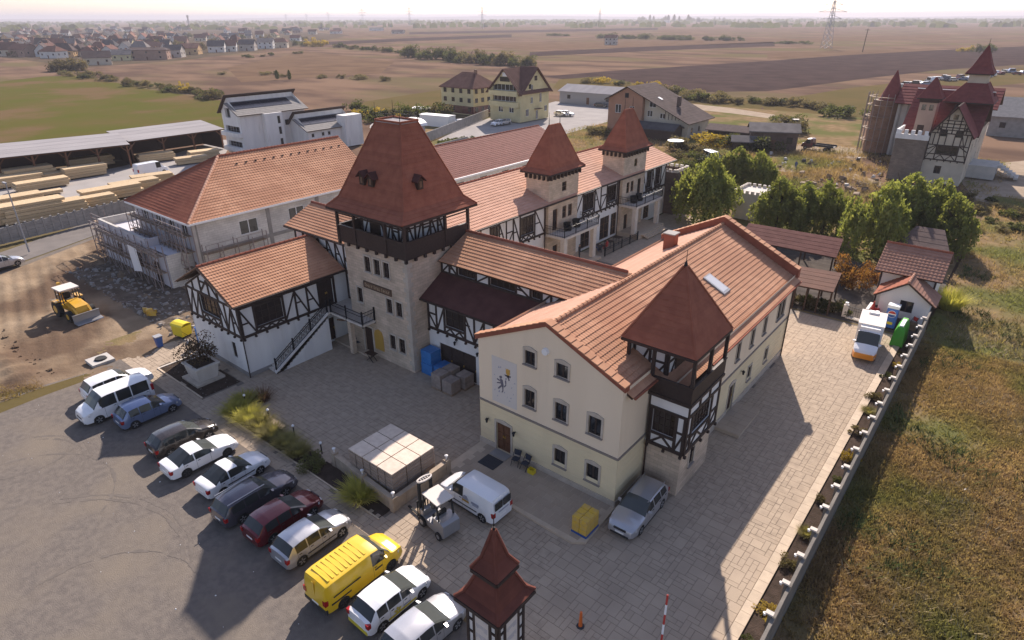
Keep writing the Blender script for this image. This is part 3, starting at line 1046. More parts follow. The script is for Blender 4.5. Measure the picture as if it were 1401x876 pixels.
def coping(parent, pts, y0, y1, th, tilem):
    """tiled parapet coping along a gable"""
    b = MB()
    for p, q in zip(pts, pts[1:]):
        b.hexa([(p[0], y0 + .06, p[1] - th), (q[0], y0 + .06, q[1] - th), (q[0], y1 - .06, q[1] - th), (p[0], y1 - .06, p[1] - th)], [(p[0], y0 + .06, p[1]), (q[0], y0 + .06, q[1]), (q[0], y1 - .06, q[1]), (p[0], y1 - .06, p[1])])
    emit('gable_parapet', b, 'ridge_tile', parent)
    for p, q in zip(pts, pts[1:]):
        n = max(1, int(abs(q[0] - p[0]) / .42))
        for i in range(n):
            xa, xb = p[0] + (q[0] - p[0]) * i / n, p[0] + (q[0] - p[0]) * (i + 1) / n
            za, zb = p[1] + (q[1] - p[1]) * i / n, p[1] + (q[1] - p[1]) * (i + 1) / n
            if za < zb:
                xa, xb, za, zb = xb, xa, zb, za
            c = MB().hexa([(xa, y0, za + .0), (xb, y0, zb + .0), (xb, y1, zb + .0), (xa, y1, za + .0)], [(xa, y0, za + .03), (xb, y0, zb + .075), (xb, y1, zb + .075), (xa, y1, za + .03)])
            emit('coping_tile', c, tilem, parent)


coping(hall, [(-24.15, 8.12), (xr_, 10.62), (-13.45, 8.28)], 26.0, 26.6, .3, 'tile_orange')
coping(hall, [(-24.2, 8.25), (xr_, 10.92), (-12.1, 7.75)], 51.15, 51.8, .75, 'tile_orange')
# eaves boards and gutters, downpipes
b = MB()
b.bar((-11.78, 33.9, rz_(-11.85) - .05), (-11.78, 51.2, rz_(-11.85) - .05), .12, .11)
b.bar((-13.12, 26.6, rz_(-13.2) - .05), (-13.12, 29.3, rz_(-13.2) - .05), .12, .11)
emit('gutter', b, 'ridge_tile', hall)
for (x, y, z1) in ((-13.45, 29.28, 7.2), (-12.2, 51.2, 6.6)):
    b = MB().tube((x, y, 0), (x, y, z1), .055, n=8)
    emit('downpipe', b, 'dark_wood', hall)
# skylight, chimney, round alarm, lamps, mural
p0 = Vector((-14.9, 39.5, rz_(-14.9)))
sk = MB()
dx = 1.55
sk.hexa([(-16.1, 41.6, rz_(-16.1) - .05), (-14.4, 41.6, rz_(-14.4) - .05), (-14.4, 42.7, rz_(-14.4) - .05), (-16.1, 42.7, rz_(-16.1) - .05)],
        [(-16.1, 41.6, rz_(-16.1) + .14), (-14.4, 41.6, rz_(-14.4) + .14), (-14.4, 42.7, rz_(-14.4) + .14), (-16.1, 42.7, rz_(-16.1) + .14)])
sk = emit('skylight', sk, 'grey_paint', hall)
emit('pane', MB().face((-16.0, 41.7, rz_(-16.0) + .15), (-14.55, 41.7, rz_(-14.55) + .15), (-14.55, 42.6, rz_(-14.55) + .15), (-16.0, 42.6, rz_(-16.0) + .15)), 'lamp_clear', sk)
cc = G(908, 330, 10.0)
cx_, cy_ = -20.6, 45.4
b = MB().box(cx_ - .42, cy_ - .42, 8.6, cx_ + .42, cy_ + .42, 10.55)
ch = emit('chimney', b, 'ridge_tile', hall)
emit('chimney_cap', MB().box(cx_ - .5, cy_ - .5, 10.55, cx_ + .5, cy_ + .5, 10.64), 'concrete', ch)
b = MB().tube((-18.72, 26.15, 8.72), (-18.72, 25.98, 8.72), .24, .2, 14)
emit('alarm_housing', b, 'white_paint', hall)


def lantern(parent, x, y, z, n):
    n = Vector(n)
    b = MB()
    p = Vector((x, y, z))
    b.bar(p, p + n * .22 + Vector((0, 0, .08)), .04, .04, (0, 0, 1) if abs(n.z) < .9 else (1, 0, 0))
    q = p + n * .22
    b.tube(q + Vector((0, 0, -.22)), q + Vector((0, 0, .02)), .06, .10, 6)
    b.tube(q + Vector((0, 0, .02)), q + Vector((0, 0, .14)), .13, .02, 6)
    return emit('wall_lantern', b, 'dark_iron', parent)


lantern(hall, -23.2, 26.15, 2.25, (0, -1, 0))
lantern(hall, -20.95, 26.15, 2.15, (0, -1, 0))
lantern(hall, -12.3, 41.3, 2.9, (1, 0, 0))
mu = MB().hexa([w.P(X(-22.85), 3.82, .0), w.P(X(-20.85), 3.82, .0), w.P(X(-20.85), 7.1, .0), w.P(X(-22.85), 7.1, .0)], [w.P(X(-22.85), 3.82, .012), w.P(X(-20.85), 3.82, .012), w.P(X(-20.85), 7.1, .012), w.P(X(-22.85), 7.1, .012)])
mu = emit('mural', mu, 'panel_pale', hall)


def flat_shape(parent, name, m, w, pts, d0=.012, d1=.018):
    b = MB().prism([w.P(a, z, d0) for a, z in pts], w.n * (d1 - d0))
    return emit(name, b, m, parent)


# a heraldic beast in dark strokes and a small gold crest above it
rm = random.Random(5)
beast = [[(-.16, .62), (.02, .70), (.10, .60), (.02, .50), (-.12, .48)], [(-.02, .50), (.14, .42), (.22, .05), (.08, -.10), (-.06, .15), (-.10, .40)], [(-.10, .36), (-.34, .42), (-.38, .34), (-.14, .26)],
         [(-.08, .22), (-.36, .14), (-.38, .06), (-.08, .12)], [(.10, .02), (-.18, -.28), (-.30, -.30), (-.28, -.22), (-.05, .02)], [(.20, .04), (.18, -.34), (.06, -.48), (.02, -.42), (.10, -.30), (.08, -.04)],
         [(.22, .04), (.36, .18), (.32, .44), (.40, .52), (.44, .40), (.42, .12), (.26, -.04)], [(.34, .56), (.44, .70), (.46, .56)]]
for pg in beast:
    flat_shape(mu, 'emblem_stroke', 'ink', w, [(X(-22.1) + a * .95, 5.15 + z * 1.05) for a, z in pg])
flat_shape(mu, 'emblem_crest', 'gold', w, [(X(-21.55) + a, 6.2 + z) for a, z in ((-.17, .36), (-.1, .28), (0, .36), (.1, .28), (.17, .36), (.16, 0), (.06, -.12), (-.06, -.12), (-.16, 0))])
flat_shape(mu, 'emblem_stroke', 'ink', w, [(X(-21.55) + a, 5.9 + z) for a, z in ((-.3, .16), (-.06, .10), (.05, -.2), (.14, -.14), (.06, .12), (.24, .2), (.2, .06), (-.2, .06))])
for i in range(16):
    a, z = X(-22.7) + 1.7 * rm.random(), 4.1 + 2.4 * rm.random()
    flat_shape(mu, 'emblem_stroke', 'decal_grey', w, [(a, z), (a + .12 * rm.random() + .04, z + .02), (a + .08, z + .08 + .1 * rm.random())])
# step by the side door
st_ = MB().box(-12.28, 37.4, 0, -10.5, 41.4, .22)
st_ = emit('door_step', st_, 'kerb', hall)
for i in range(3):
    for j in range(6):
        piece('paving_stone', 'pave', st_, (-11.98 + i * .59, 37.75 + j * .66, .225), (.575, .645, .03))

# bay tower of the hall
bay = thing('bay_tower', 'square corner bay tower with dark open gallery and steep red roof on the cream hall', 'tower', (-13.2, 31.5, 0))
wf, wx = Wall(-15.2, 29.4, '-Y'), Wall(-11.27, 29.4, '+X')
mb = MB()
wallface(mb, wf, 3.93, 0, 3.3, a0=1.5)
bw1 = [(1.3, 1.95, 1.4, 2.75)]
wallface(mb, wx, 4.25, 0, 3.3, bw1)
emit('stone_base', mb, 'limestone', bay)
window(bay, wx, bw1[0], nx=1, nz=2)
surround(bay, wx, bw1[0], t=.1, ped=False)
wf2, wx2 = Wall(-13.45, 29.25, '-Y'), Wall(-11.12, 29.25, '+X')
mb = MB()
t1 = [(.25, 1.65, 4.05, 5.55)]
t2 = [(.75, 3.35, 4.15, 5.6)]
wallface(mb, wf2, 2.33, 3.2, 6.55, t1)
wallface(mb, wx2, 4.55, 3.2, 6.55, t2)
wy2 = Wall(-11.12, 33.8, '+Y')
wallface(mb, wy2, 1.2, 3.2, 6.55)
mb.box(-15.2, 29.27, 3.2, -11.14, 33.78, 3.3)
emit('plaster_infill', mb, 'white_plaster', bay)
window(bay, wf2, t1[0], nx=4, nz=3, pm='glass_brown')
window(bay, wx2, t2[0], nx=6, nz=3, pm='glass_brown')
timber(bay, wf2, 2.33, 3.2, 5.75, t1, 3)
timber(bay, wx2, 4.55, 3.2, 5.75, t2, 4)
for a in (.1, 1.55, 2.9, 4.4):
    beam(bay, 'timber_beam', 'timber', wx2.P(a, 5.7, .04), wx2.P(a, 6.55, .04), .15, .08, wx2.n)
# gallery: floor, boarded parapet, posts, inner wall
mb = MB().box(-15.2, 29.2, 6.5, -11.05, 33.85, 6.62)
emit('gallery_floor', mb, 'dark_wood', bay)
for (p, q, nn) in (((-13.6, 29.18), (-11.02, 29.18), (0, -1, 0)), ((-11.02, 29.18), (-11.02, 33.86), (1, 0, 0))):
    L = math.hypot(q[0] - p[0], q[1] - p[1])
    n = int(L / .17)
    for i in range(n):
        t0, t1_ = (i + .05) / n, (i + .95) / n
        a = Vector((p[0] + (q[0] - p[0]) * t0, p[1] + (q[1] - p[1]) * t0, 0))
        c = Vector((p[0] + (q[0] - p[0]) * t1_, p[1] + (q[1] - p[1]) * t1_, 0))
        piece('parapet_board', 'timber', bay, (a + c) / 2 + Vector((0, 0, 7.1)), (abs(c.x - a.x) + .03, abs(c.y - a.y) + .03, 1.05))
    beam(bay, 'handrail', 'timber', (p[0], p[1], 7.68), (q[0], q[1], 7.68), .14, .1, (0, 0, 1))
    beam(bay, 'timber_beam', 'timber', (p[0], p[1], 6.55), (q[0], q[1], 6.55), .16, .2, (0, 0, 1))
for (x, y) in ((-13.5, 29.25), (-11.1, 29.25), (-11.1, 33.75), (-11.1, 31.5), (-15.1, 29.25)):
    beam(bay, 'post', 'timber', (x, y, 6.5), (x, y, 9.5), .18, .18, (1, 0, 0))
for (a, c) in (((-15.3, 29.25, 9.4), (-11.05, 29.25, 9.4)), ((-11.1, 29.2, 9.4), (-11.1, 33.8, 9.4))):
    beam(bay, 'timber_beam', 'timber', a, c, .18, .2, (0, 0, 1))
wi = Wall(-15.2, 30.0, '-Y')
mb = MB()
wallface(mb, wi, 2.2, 6.6, 9.4)
wi2 = Wall(-13.0, 30.0, '+X')
wallface(mb, wi2, 3.8, 6.6, 9.4)
wi3 = Wall(-15.2, 33.8, '-X')
wallface(mb, wi3, 4.4, 7.0, 9.4)
emit('inner_wall', mb, 'white_plaster', bay)
timber(bay, wi, 2.2, 6.6, 9.3, [], 9, joists=False)
timber(bay, wi2, 3.8, 6.6, 9.3, [(1.2, 2.2, 6.75, 8.7)], 8, joists=False, zig=False)
piece('door', 'dark_wood', bay, wi2.P(1.7, 7.7, .03), (.05, 1.0, 1.95))
pyr_roof(bay, -15.5, -10.98, 29.0, 33.95, 9.55, -13.32, -13.16, 31.4, 31.56, 13.6, 'tile_red')
b = MB().tube((-13.24, 31.48, 13.5), (-13.24, 31.48, 14.6), .035, .012, 6)
b.tube((-13.24, 31.48, 13.75), (-13.24, 31.48, 13.95), .10, .03, 8)
b.tube((-13.24, 31.48, 13.55), (-13.24, 31.48, 13.75), .12, .10, 8)
emit('finial', b, 'dark_iron', bay)

# ---------------------------------------------------------------- central tower
T = thing('central_tower', 'broad limestone tower with dark boarded gallery and tall red roof with flat top', 'tower', (-37.95, 32.9, 0))
tx0, tx1, ty0, ty1 = -41.65, -34.24, 29.73, 36.1
w = Wall(tx0, ty0, '-Y')
X = lambda x: x - tx0
th = [(X(-39.25), X(-38.55), 7.65, 8.95), (X(-38.1), X(-37.4), 7.65, 8.95), (X(-37.0), X(-36.3), 7.65, 8.95), (X(-40.6), X(-39.95), 4.65, 5.95), (X(-36.98), X(-36.33), 4.65, 5.9), (X(-35.86), X(-35.17), 4.65, 5.9),
      (X(-36.98), X(-36.31), 1.4, 2.7), (X(-35.87), X(-35.17), 1.4, 2.7)]
dh = [(X(-40.3), X(-39.2), .15, 2.5)]
mb = MB()
wallface(mb, w, 7.41, 0, 9.8, th + dh)
wallface(mb, Wall(tx1, ty0, '+X'), 6.37, 0, 9.8)
wallface(mb, Wall(tx1, ty1, '+Y'), 7.41, 0, 9.8)
wallface(mb, Wall(tx0, ty1, '-X'), 6.37, 0, 9.8)
emit('stone_wall', mb, 'limestone', T)
for h in th:
    window(T, w, h, nx=2, nz=3, pm='glass_brown')
    surround(T, w, h, t=.12, ped=False, sill='trim_stone')
door(T, w, dh[0], m='dark_wood', leaves=1)
# quoins
for cx, cy in ((tx1, ty0),):
    for i in range(24):
        z = .2 + i * .4
        a = .5 if i % 2 else .28
        b = MB().box(cx - a, cy - .025, z, cx + .025, cy + (.78 - a), z + .37)
        emit('quoin', b, 'trim_stone', T)
# name board with pale letter strokes
sb = MB()
sb.hexa([w.P(X(-39.6), 6.2, 0), w.P(X(-36.25), 6.2, 0), w.P(X(-36.25), 6.75, 0), w.P(X(-39.6), 6.75, 0)], [w.P(X(-39.6), 6.2, .07), w.P(X(-36.25), 6.2, .07), w.P(X(-36.25), 6.75, .07), w.P(X(-39.6), 6.75, .07)])
sb = emit('name_board', sb, 'brown_board', T)
for (a0, a1, z0, z1) in ((-39.56, -36.29, 6.20, 6.24), (-39.56, -36.29, 6.71, 6.75), (-39.6, -39.55, 6.2, 6.75), (-36.3, -36.25, 6.2, 6.75)):
    flat_shape(sb, 'board_border', 'timber', w, [(X(a0), z0), (X(a1), z0), (X(a1), z1), (X(a0), z1)], .07, .1)
rm = random.Random(12)
a = -39.42
for word in (5, 4, 5):
    for k in range(word):
        hgt = .30 if k == 0 else .22
        ww_ = .15
        flat_shape(sb, 'letter_stroke', 'letter_pale', w, [(X(a), 6.33), (X(a) + .045, 6.33), (X(a) + .045, 6.33 + hgt), (X(a), 6.33 + hgt)], .07, .085)
        if rm.random() < .8:
            zc = 6.33 + rm.choice((0, .09, hgt - .05))
            flat_shape(sb, 'letter_stroke', 'letter_pale', w, [(X(a) + .045, zc), (X(a) + ww_ - .02, zc), (X(a) + ww_ - .02, zc + .045), (X(a) + .045, zc + .045)], .07, .085)
        a += ww_ + .045
    a += .14
# round arched shield beside the entrance, small balcony over it
b = MB()
pts = [(-38.95, .75), (-37.85, .75), (-37.85, 2.1), (-38.0, 2.5), (-38.4, 2.68), (-38.8, 2.5), (-38.95, 2.1)]
flat_shape(T, 'arched_niche_panel', 'gold', w, [(X(a_), z_) for a_, z_ in pts], 0, .06)
# gallery
gx0, gx1, gy0, gy1 = tx0 - .22, tx1 + .22, ty0 - .22, ty1 + .22
emit('gallery_floor', MB().box(gx0, gy0, 9.7, gx1, gy1, 9.85), 'dark_wood', T)
for (p, q) in (((gx0, gy0), (gx1, gy0)), ((gx1, gy0), (gx1, gy1)), ((gx0, gy0), (gx0, gy1))):
    L = math.hypot(q[0] - p[0], q[1] - p[1])
    n = int(L / .24)
    for i in range(n):
        a, c = Vector(p + (0,)).lerp(Vector(q + (0,)), (i + .04) / n), Vector(p + (0,)).lerp(Vector(q + (0,)), (i + .96) / n)
        piece('parapet_board', 'timber', T, (a + c) / 2 + Vector((0, 0, 10.4)), (abs(c.x - a.x) + .05, abs(c.y - a.y) + .05, 1.3))
    beam(T, 'handrail', 'timber', p + (11.08,), q + (11.08,), .2, .09, (0, 0, 1))
    n = 7
    for i in range(n + 1):
        a = Vector(p + (9.62,)).lerp(Vector(q + (9.62,)), i / n)
        piece('joist_end', 'timber', T, a, (.2, .2, .26))
for (x, y) in ((gx0, gy0), (gx1, gy0), (gx1, gy1), (gx0, gy1)) + tuple((gx0 + (gx1 - gx0) * k, gy0) for k in (.27, .73)) + tuple((gx1, gy0 + (gy1 - gy0) * k) for k in (.62,)):
    beam(T, 'post', 'timber', (x, y, 9.8), (x, y, 12.6), .2, .2, (1, 0, 0))
for (p, q) in (((gx0, gy0), (gx1, gy0)), ((gx1, gy0), (gx1, gy1)), ((gx0, gy0), (gx0, gy1))):
    beam(T, 'timber_beam', 'timber', p + (12.38,), q + (12.38,), .2, .28, (0, 0, 1))
    beam(T, 'timber_beam', 'timber', p + (12.05,), q + (12.05,), .1, .08, (0, 0, 1))
ix0, ix1, iy0, iy1 = tx0 + 1.1, tx1 - 1.1, ty0 + 1.15, ty1 - 1.0
wa, wb2 = Wall(ix0, iy0, '-Y'), Wall(ix1, iy0, '+X')
mb = MB()
wallface(mb, wa, ix1 - ix0, 9.8, 12.6)
wallface(mb, wb2, iy1 - iy0, 9.8, 12.6)
wallface(mb, Wall(ix0, iy1, '-X'), iy1 - iy0, 9.8, 12.6)
emit('inner_wall', mb, 'white_plaster', T)
timber(T, wa, ix1 - ix0, 9.9, 12.4, [(1.2, 2.1, 9.95, 12.1)], 5, joists=False, zig=False, panel=.8)
timber(T, wb2, iy1 - iy0, 9.9, 12.4, [], 6, joists=False, panel=.8)
piece('door', 'dark_wood', T, wa.P(1.65, 10.9, .03), (.9, .06, 2.1))
pyr_roof(T, -42.35, -33.5, 28.92, 36.9, 12.6, -39.24, -36.56, 32.18, 33.86, 19.0, 'tile_red', step=.33, kick=(.68, .85, 13.32))
# flat top with kerb and iron spikes
emit('roof_cap', MB().box(-39.3, 32.1, 18.95, -36.5, 33.95, 19.02), 'sheet_roof', T)
b = MB()
for (p, q) in (((-39.3, 32.1), (-36.5, 32.1)), ((-36.5, 32.1), (-36.5, 33.95)), ((-36.5, 33.95), (-39.3, 33.95)), ((-39.3, 33.95), (-39.3, 32.1))):
    b.bar(p + (19.09,), q + (19.09,), .1, .14)
emit('roof_kerb', b, 'ridge_tile', T)
for x, y in ((-39.25, 32.15), (-36.55, 32.15), (-36.55, 33.9), (-39.25, 33.9)):
    emit('finial', MB().tube((x, y, 19.05), (x, y, 20.35), .03, .01, 6), 'dark_iron', T)
b = MB()
for z in (19.4, 19.6):
    for (p, q) in (((-39.25, 32.15), (-36.55, 32.15)), ((-36.55, 32.15), (-36.55, 33.9)), ((-36.55, 33.9), (-39.25, 33.9)), ((-39.25, 33.9), (-39.25, 32.15))):
        b.bar(p + (z,), q + (z,), .02, .02)
emit('roof_railing', b, 'dark_iron', T)
# little roof dormers
for (x, y, nx, ny) in ((-39.05, None, 0, -1), (-38.05, None, 0, -1), (None, 31.9, 1, 0)):
    z = 15.0
    t = (z - 13.32) / (19.0 - 13.32)
    if ny:
        y = 29.77 + (32.18 - 29.77) * t
    else:
        x = -34.18 + (-36.56 + 34.18) * t
    u = Vector((1, 0, 0)) if ny else Vector((0, 1, 0))
    n = Vector((nx, ny, 0))
    c = Vector((x, y, z))
    b = MB()
    b.prism([c + n * .38 + u * a_ + Vector((0, 0, zz)) for a_, zz in ((-.27, -.45), (.27, -.45), (.27, .25), (0, .5), (-.27, .25))], -n * 1.0)
    dm = emit('dormer', b, 'dark_wood', T)
    b = MB()
    for sg in (-1, 1):
        b.hexa([c + n * .55 + u * (sg * .48) + Vector((0, 0, .10)), c + n * .55 + Vector((0, 0, .56)), c - n * .5 + Vector((0, 0, .56)), c - n * .5 + u * (sg * .48) + Vector((0, 0, .10))],
               [c + n * .55 + u * (sg * .48) + Vector((0, 0, .17)), c + n * .55 + Vector((0, 0, .64)), c - n * .5 + Vector((0, 0, .64)), c - n * .5 + u * (sg * .48) + Vector((0, 0, .17))])
    emit('dormer_roof', b, 'felt', dm)
    b = MB().hexa([c + n * .385 + u * a_ + Vector((0, 0, zz)) for a_, zz in ((-.12, -.3), (.12, -.3), (.12, .15), (-.12, .15))], [c + n * .40 + u * a_ + Vector((0, 0, zz)) for a_, zz in ((-.12, -.3), (.12, -.3), (.12, .15), (-.12, .15))])
    emit('dormer_shutter', b, 'brown_board', dm)

# ---------------------------------------------------------------- middle wing (right of the tower)
B = thing('middle_wing', 'half-timbered wing with lean-to roof and dark clerestory between the tower and cream hall', 'building', (-29, 33, 0))
w = Wall(-34.22, 31.55, '-Y')
X = lambda x: x + 34.22
wn_ = [(X(-32.3), X(-30.3), 4.2, 5.62), (X(-27.2), X(-25.9), 4.2, 5.62)]
dr = [(X(-33.1), X(-29.2), .0, 2.45), (X(-28.5), X(-25.0), 0, 2.45)]
mb = MB()
wallface(mb, w, 10.25, 0, 6.3, wn_ + dr)
emit('plaster_wall', mb, 'white_plaster', B)
for h in wn_:
    window(B, w, h, nx=3, nz=2, pm='glass_brown')
timber(B, w, 10.2, 3.55, 5.85, wn_, 21)
for h in dr:
    L = h[1] - h[0]
    for i in range(3):
        door(B, w, (h[0] + L * i / 3, h[0] + L * (i + 1) / 3, 0, 2.45), m='timber', leaves=1, surr=False, panels=2)
roofplane(B, (-34.22, 30.78, 6.28), (-23.95, 30.78, 6.28), (-34.22, 33.32, 7.76), (-23.95, 33.32, 7.76), 'felt', step=.33, lip=.02, name='felt_strip')
b = MB()
b.bar((-34.22, 30.74, 6.2), (-23.95, 30.74, 6.2), .12, .13)
emit('gutter', b, 'timber', B)
w2 = Wall(-34.22, 33.3, '-Y')
cl = [(X(-32.4), X(-30.6), 7.9, 8.55), (X(-29.1), X(-26.7), 7.9, 8.55), (X(-25.2), X(-24.4), 7.9, 8.55)]
mb = MB()
wallface(mb, w2, 12.5, 7.6, 9.0, cl)
emit('clerestory_wall', mb, 'white_plaster', B)
for h in cl:
    window(B, w2, h, nx=4, nz=1, pm='glass_brown')
timber(B, w2, 12.5, 7.75, 8.75, cl, 33, zig=False, joists=False, panel=.9)
roofplane(B, (-33.9, 32.72, 8.86), (-20.6, 32.72, 8.86), (-33.9, 36.1, 10.42), (-18.9, 36.1, 10.42), 'tile_orange', wave=.015, step=.33, lip=.048)
roofplane(B, (-20.6, 39.5, 8.86), (-33.9, 39.5, 8.86), (-18.9, 36.1, 10.42), (-33.9, 36.1, 10.42), 'tile_orange', step=.37)
ridge(B, (-34.0, 36.1, 10.47), (-19.2, 36.1, 10.47))
mb = MB()
wallface(mb, Wall(-24, 39.0, '+Y'), 10.2, 0, 9.0)
mb.face((-34.0, 33.3, 7.7), (-34.0, 39.0, 7.7), (-34.0, 39.0, 8.9), (-34.0, 36.1, 10.3), (-34.0, 33.3, 8.9))
emit('rear_wall', mb, 'white_plaster', B)
lantern(B, -31.2, 31.55, 3.1, (0, -1, 0))
lantern(B, -28.85, 31.55, 2.9, (0, -1, 0))
beam(B, 'verge_board', 'timber', (-33.92, 32.7, 8.8), (-33.92, 36.1, 10.36), .05, .2, (1, 0, 0))

# ---------------------------------------------------------------- link wing (left of the tower)
N_ = thing('link_wing', 'half-timbered wing with short orange roof left of the tower behind the stair house', 'building', (-46, 33, 0))
w = Wall(-51.2, 31.3, '-Y')
mb = MB()
nw_ = [(7.6, 8.6, 3.9, 5.6)]
wallface(mb, w, 9.6, 0, 8.9, nw_)
wallface(mb, Wall(-51.2, 36.5, '-X'), 5.2, 0, 8.9, gable=[(0, 8.9), (2.6, 10.0), (5.2, 8.9)])
emit('plaster_wall', mb, 'white_plaster', N_)
window(N_, w, nw_[0], nx=2, nz=3, pm='glass_brown')
timber(N_, w, 9.6, 6.0, 8.75, [], 41, joists=False)
timber(N_, w, 9.6, 3.5, 6.0, nw_, 42, joists=True, a0=7.1)
roofplane(N_, (-51.75, 30.65, 8.86), (-41.4, 30.65, 8.86), (-51.75, 33.9, 10.3), (-41.4, 33.9, 10.3), 'tile_orange', wave=.015, step=.33, lip=.048)
roofplane(N_, (-41.4, 37.1, 8.86), (-51.75, 37.1, 8.86), (-41.4, 33.9, 10.3), (-51.75, 33.9, 10.3), 'tile_orange', step=.37)
ridge(N_, (-51.8, 33.9, 10.35), (-41.4, 33.9, 10.35))
beam(N_, 'verge_board', 'timber', (-51.78, 30.6, 8.78), (-51.78, 33.9, 10.24), .05, .2, (1, 0, 0))
beam(N_, 'verge_board', 'timber', (-51.78, 37.1, 8.78), (-51.78, 33.9, 10.24), .05, .2, (1, 0, 0))
b = MB()
b.bar((-51.75, 30.6, 8.78), (-42.3, 30.6, 8.78), .12, .13)
emit('gutter', b, 'timber', N_)

# ---------------------------------------------------------------- stair house (front left)
Lh = thing('stair_house', 'white half-timbered house with orange gable roof and outside stair at the front left', 'building', (-48, 25, 0))
wr = Wall(-44.1, 21.05, '+X')
wf = Wall(-52.15, 21.05, '-Y')
X = lambda x: x + 52.15
lw = [(1.35, 3.75, 4.0, 5.65)]
ld = [(7.3, 8.7, 3.55, 5.9), (7.5, 8.4, 0.15, 2.3)]
fw_ = [(X(-50.0), X(-47.1), 4.2, 5.7), (X(-46.15), X(-45.55), 1.2, 2.6)]
mb = MB()
wallface(mb, wr, 10.3, 0, 6.1, lw + ld)
wallface(mb, wf, 8.05, 0, 6.1, fw_, gable=[(0, 6.1), (4.02, 8.25), (8.05, 6.1)])
wallface(mb, Wall(-52.15, 31.3, '-X'), 10.3, 0, 6.1)
emit('plaster_wall', mb, 'white_plaster', Lh)
window(Lh, wr, lw[0], nx=4, nz=3, pm='glass_brown')
window(Lh, wf, fw_[0], nx=4, nz=2, pm='glass_brown')
window(Lh, wf, fw_[1], nx=1, nz=2, pm='glass_brown')
door(Lh, wr, ld[0], m='timber', leaves=2, surr=False)
door(Lh, wr, ld[1], m='dark_wood', leaves=1, surr=False)
timber(Lh, wr, 8.9, 3.5, 6.0, lw + [ld[0]], 52, panel=1.0)
timber(Lh, wf, 8.05, 3.5, 6.0, fw_[:1], 53, panel=1.0)
for (a, z0, z1) in ((1.4, 6.0, 6.75), (2.7, 6.0, 7.45), (4.02, 6.0, 8.1), (5.35, 6.0, 7.45), (6.65, 6.0, 6.75)):
    beam(Lh, 'timber_beam', 'timber', wf.P(a, z0, .04), wf.P(a, z1, .04), .16, .08, wf.n)
for (a, z0, c, z1) in ((.2, 6.05, 4.02, 8.15), (7.85, 6.05, 4.02, 8.15), (2.7, 6.1, 4.02, 7.4), (5.35, 6.1, 4.02, 7.4), (2.7, 7.0, 5.35, 7.0)):
    beam(Lh, 'timber_beam', 'timber', wf.P(a, z0, .035), wf.P(c, z1, .035), .15, .07, wf.n)
b = MB()
for ww, L in ((wr, 7.2), (wf, 8.05)):
    b.hexa([ww.P(-.05, 0, -.01), ww.P(L, 0, -.01), ww.P(L, .35, -.01), ww.P(-.05, .35, -.01)], [ww.P(-.05, 0, .05), ww.P(L, 0, .05), ww.P(L, .33, .05), ww.P(-.05, .33, .05)])
emit('plinth', b, 'concrete', Lh)
roofplane(Lh, (-43.68, 20.55, 6.37), (-43.68, 30.9, 6.37), (-48.1, 20.55, 8.6), (-48.1, 30.9, 8.6), 'tile_orange', wave=.015, step=.31, lip=.048)
roofplane(Lh, (-52.55, 31.2, 6.37), (-52.55, 20.55, 6.37), (-48.1, 31.2, 8.6), (-48.1, 20.55, 8.6), 'tile_orange', step=.34)
ridge(Lh, (-48.1, 20.5, 8.64), (-48.1, 31.0, 8.64))
for s, x in ((1, -43.66), (-1, -52.57)):
    beam(Lh, 'verge_board', 'brown_board', (x, 20.52, 6.3), (-48.1, 20.52, 8.53), .06, .22, (0, 1, 0))
b = MB()
b.bar((-43.6, 20.55, 6.3), (-43.6, 30.9, 6.3), .12, .13)
emit('gutter', b, 'timber', Lh)
emit('downpipe', MB().tube((-44.0, 20.98, 0), (-44.0, 20.98, 6.2), .05, n=8), 'timber', Lh)
# outside stair along the wall up to the balcony
ns = 18
y0, y1, zt = 22.7, 28.1, 3.45
for i in range(ns):
    ya, yb = y0 + (y1 - y0) * i / ns, y0 + (y1 - y0) * (i + 1) / ns
    z = zt * (i + 1) / ns
    b = MB().box(-44.08, ya, max(0, z - .5), -42.9, yb + .02, z - .05)
    emit('stair_block', b, 'white_plaster', Lh)
    piece('stair_tread', 'white_stone', Lh, (-43.48, (ya + yb) / 2 - .01, z - .025), (1.22, yb - ya + .04, .05))
b = MB().prism([(-42.9, y0, 0), (-42.9, y1, 0), (-42.9, y1, zt - .1), (-42.9, y0, 0.1)], (-.12, 0, 0))
b.prism([(-42.85, y0 - .1, 0.05), (-42.85, y0 - .1, .3), (-42.85, y1, zt + .1), (-42.85, y1, zt - .18)], (-.2, 0, 0))
emit('stair_string', b, 'white_plaster', Lh)
b = MB()
pts = [Vector((-42.93, y0, .2)), Vector((-42.93, y1, zt))]
for zz in (1.0, .8, .15):
    b.bar(pts[0] + Vector((0, 0, zz)), pts[1] + Vector((0, 0, zz)), .05, .04, (1, 0, 0))
for i in range(46):
    a = pts[0].lerp(pts[1], i / 45)
    b.bar(a, a + Vector((0, 0, 1.0)), .02, .02, (1, 0, 0))
    if i < 45 and i % 2 == 0:
        c = pts[0].lerp(pts[1], (i + 1) / 45)
        b.bar(a + Vector((0, 0, .3)), c + Vector((0, 0, .75)), .018, .018, (1, 0, 0))
emit('stair_railing', b, 'dark_iron', Lh)
for i in range(4):
    a = pts[0].lerp(pts[1], i / 3)
    emit('railing_post', MB().bar(a + Vector((0, 0, -.2)), a + Vector((0, 0, 1.2)), .1, .1, (1, 0, 0)), 'dark_iron', Lh)
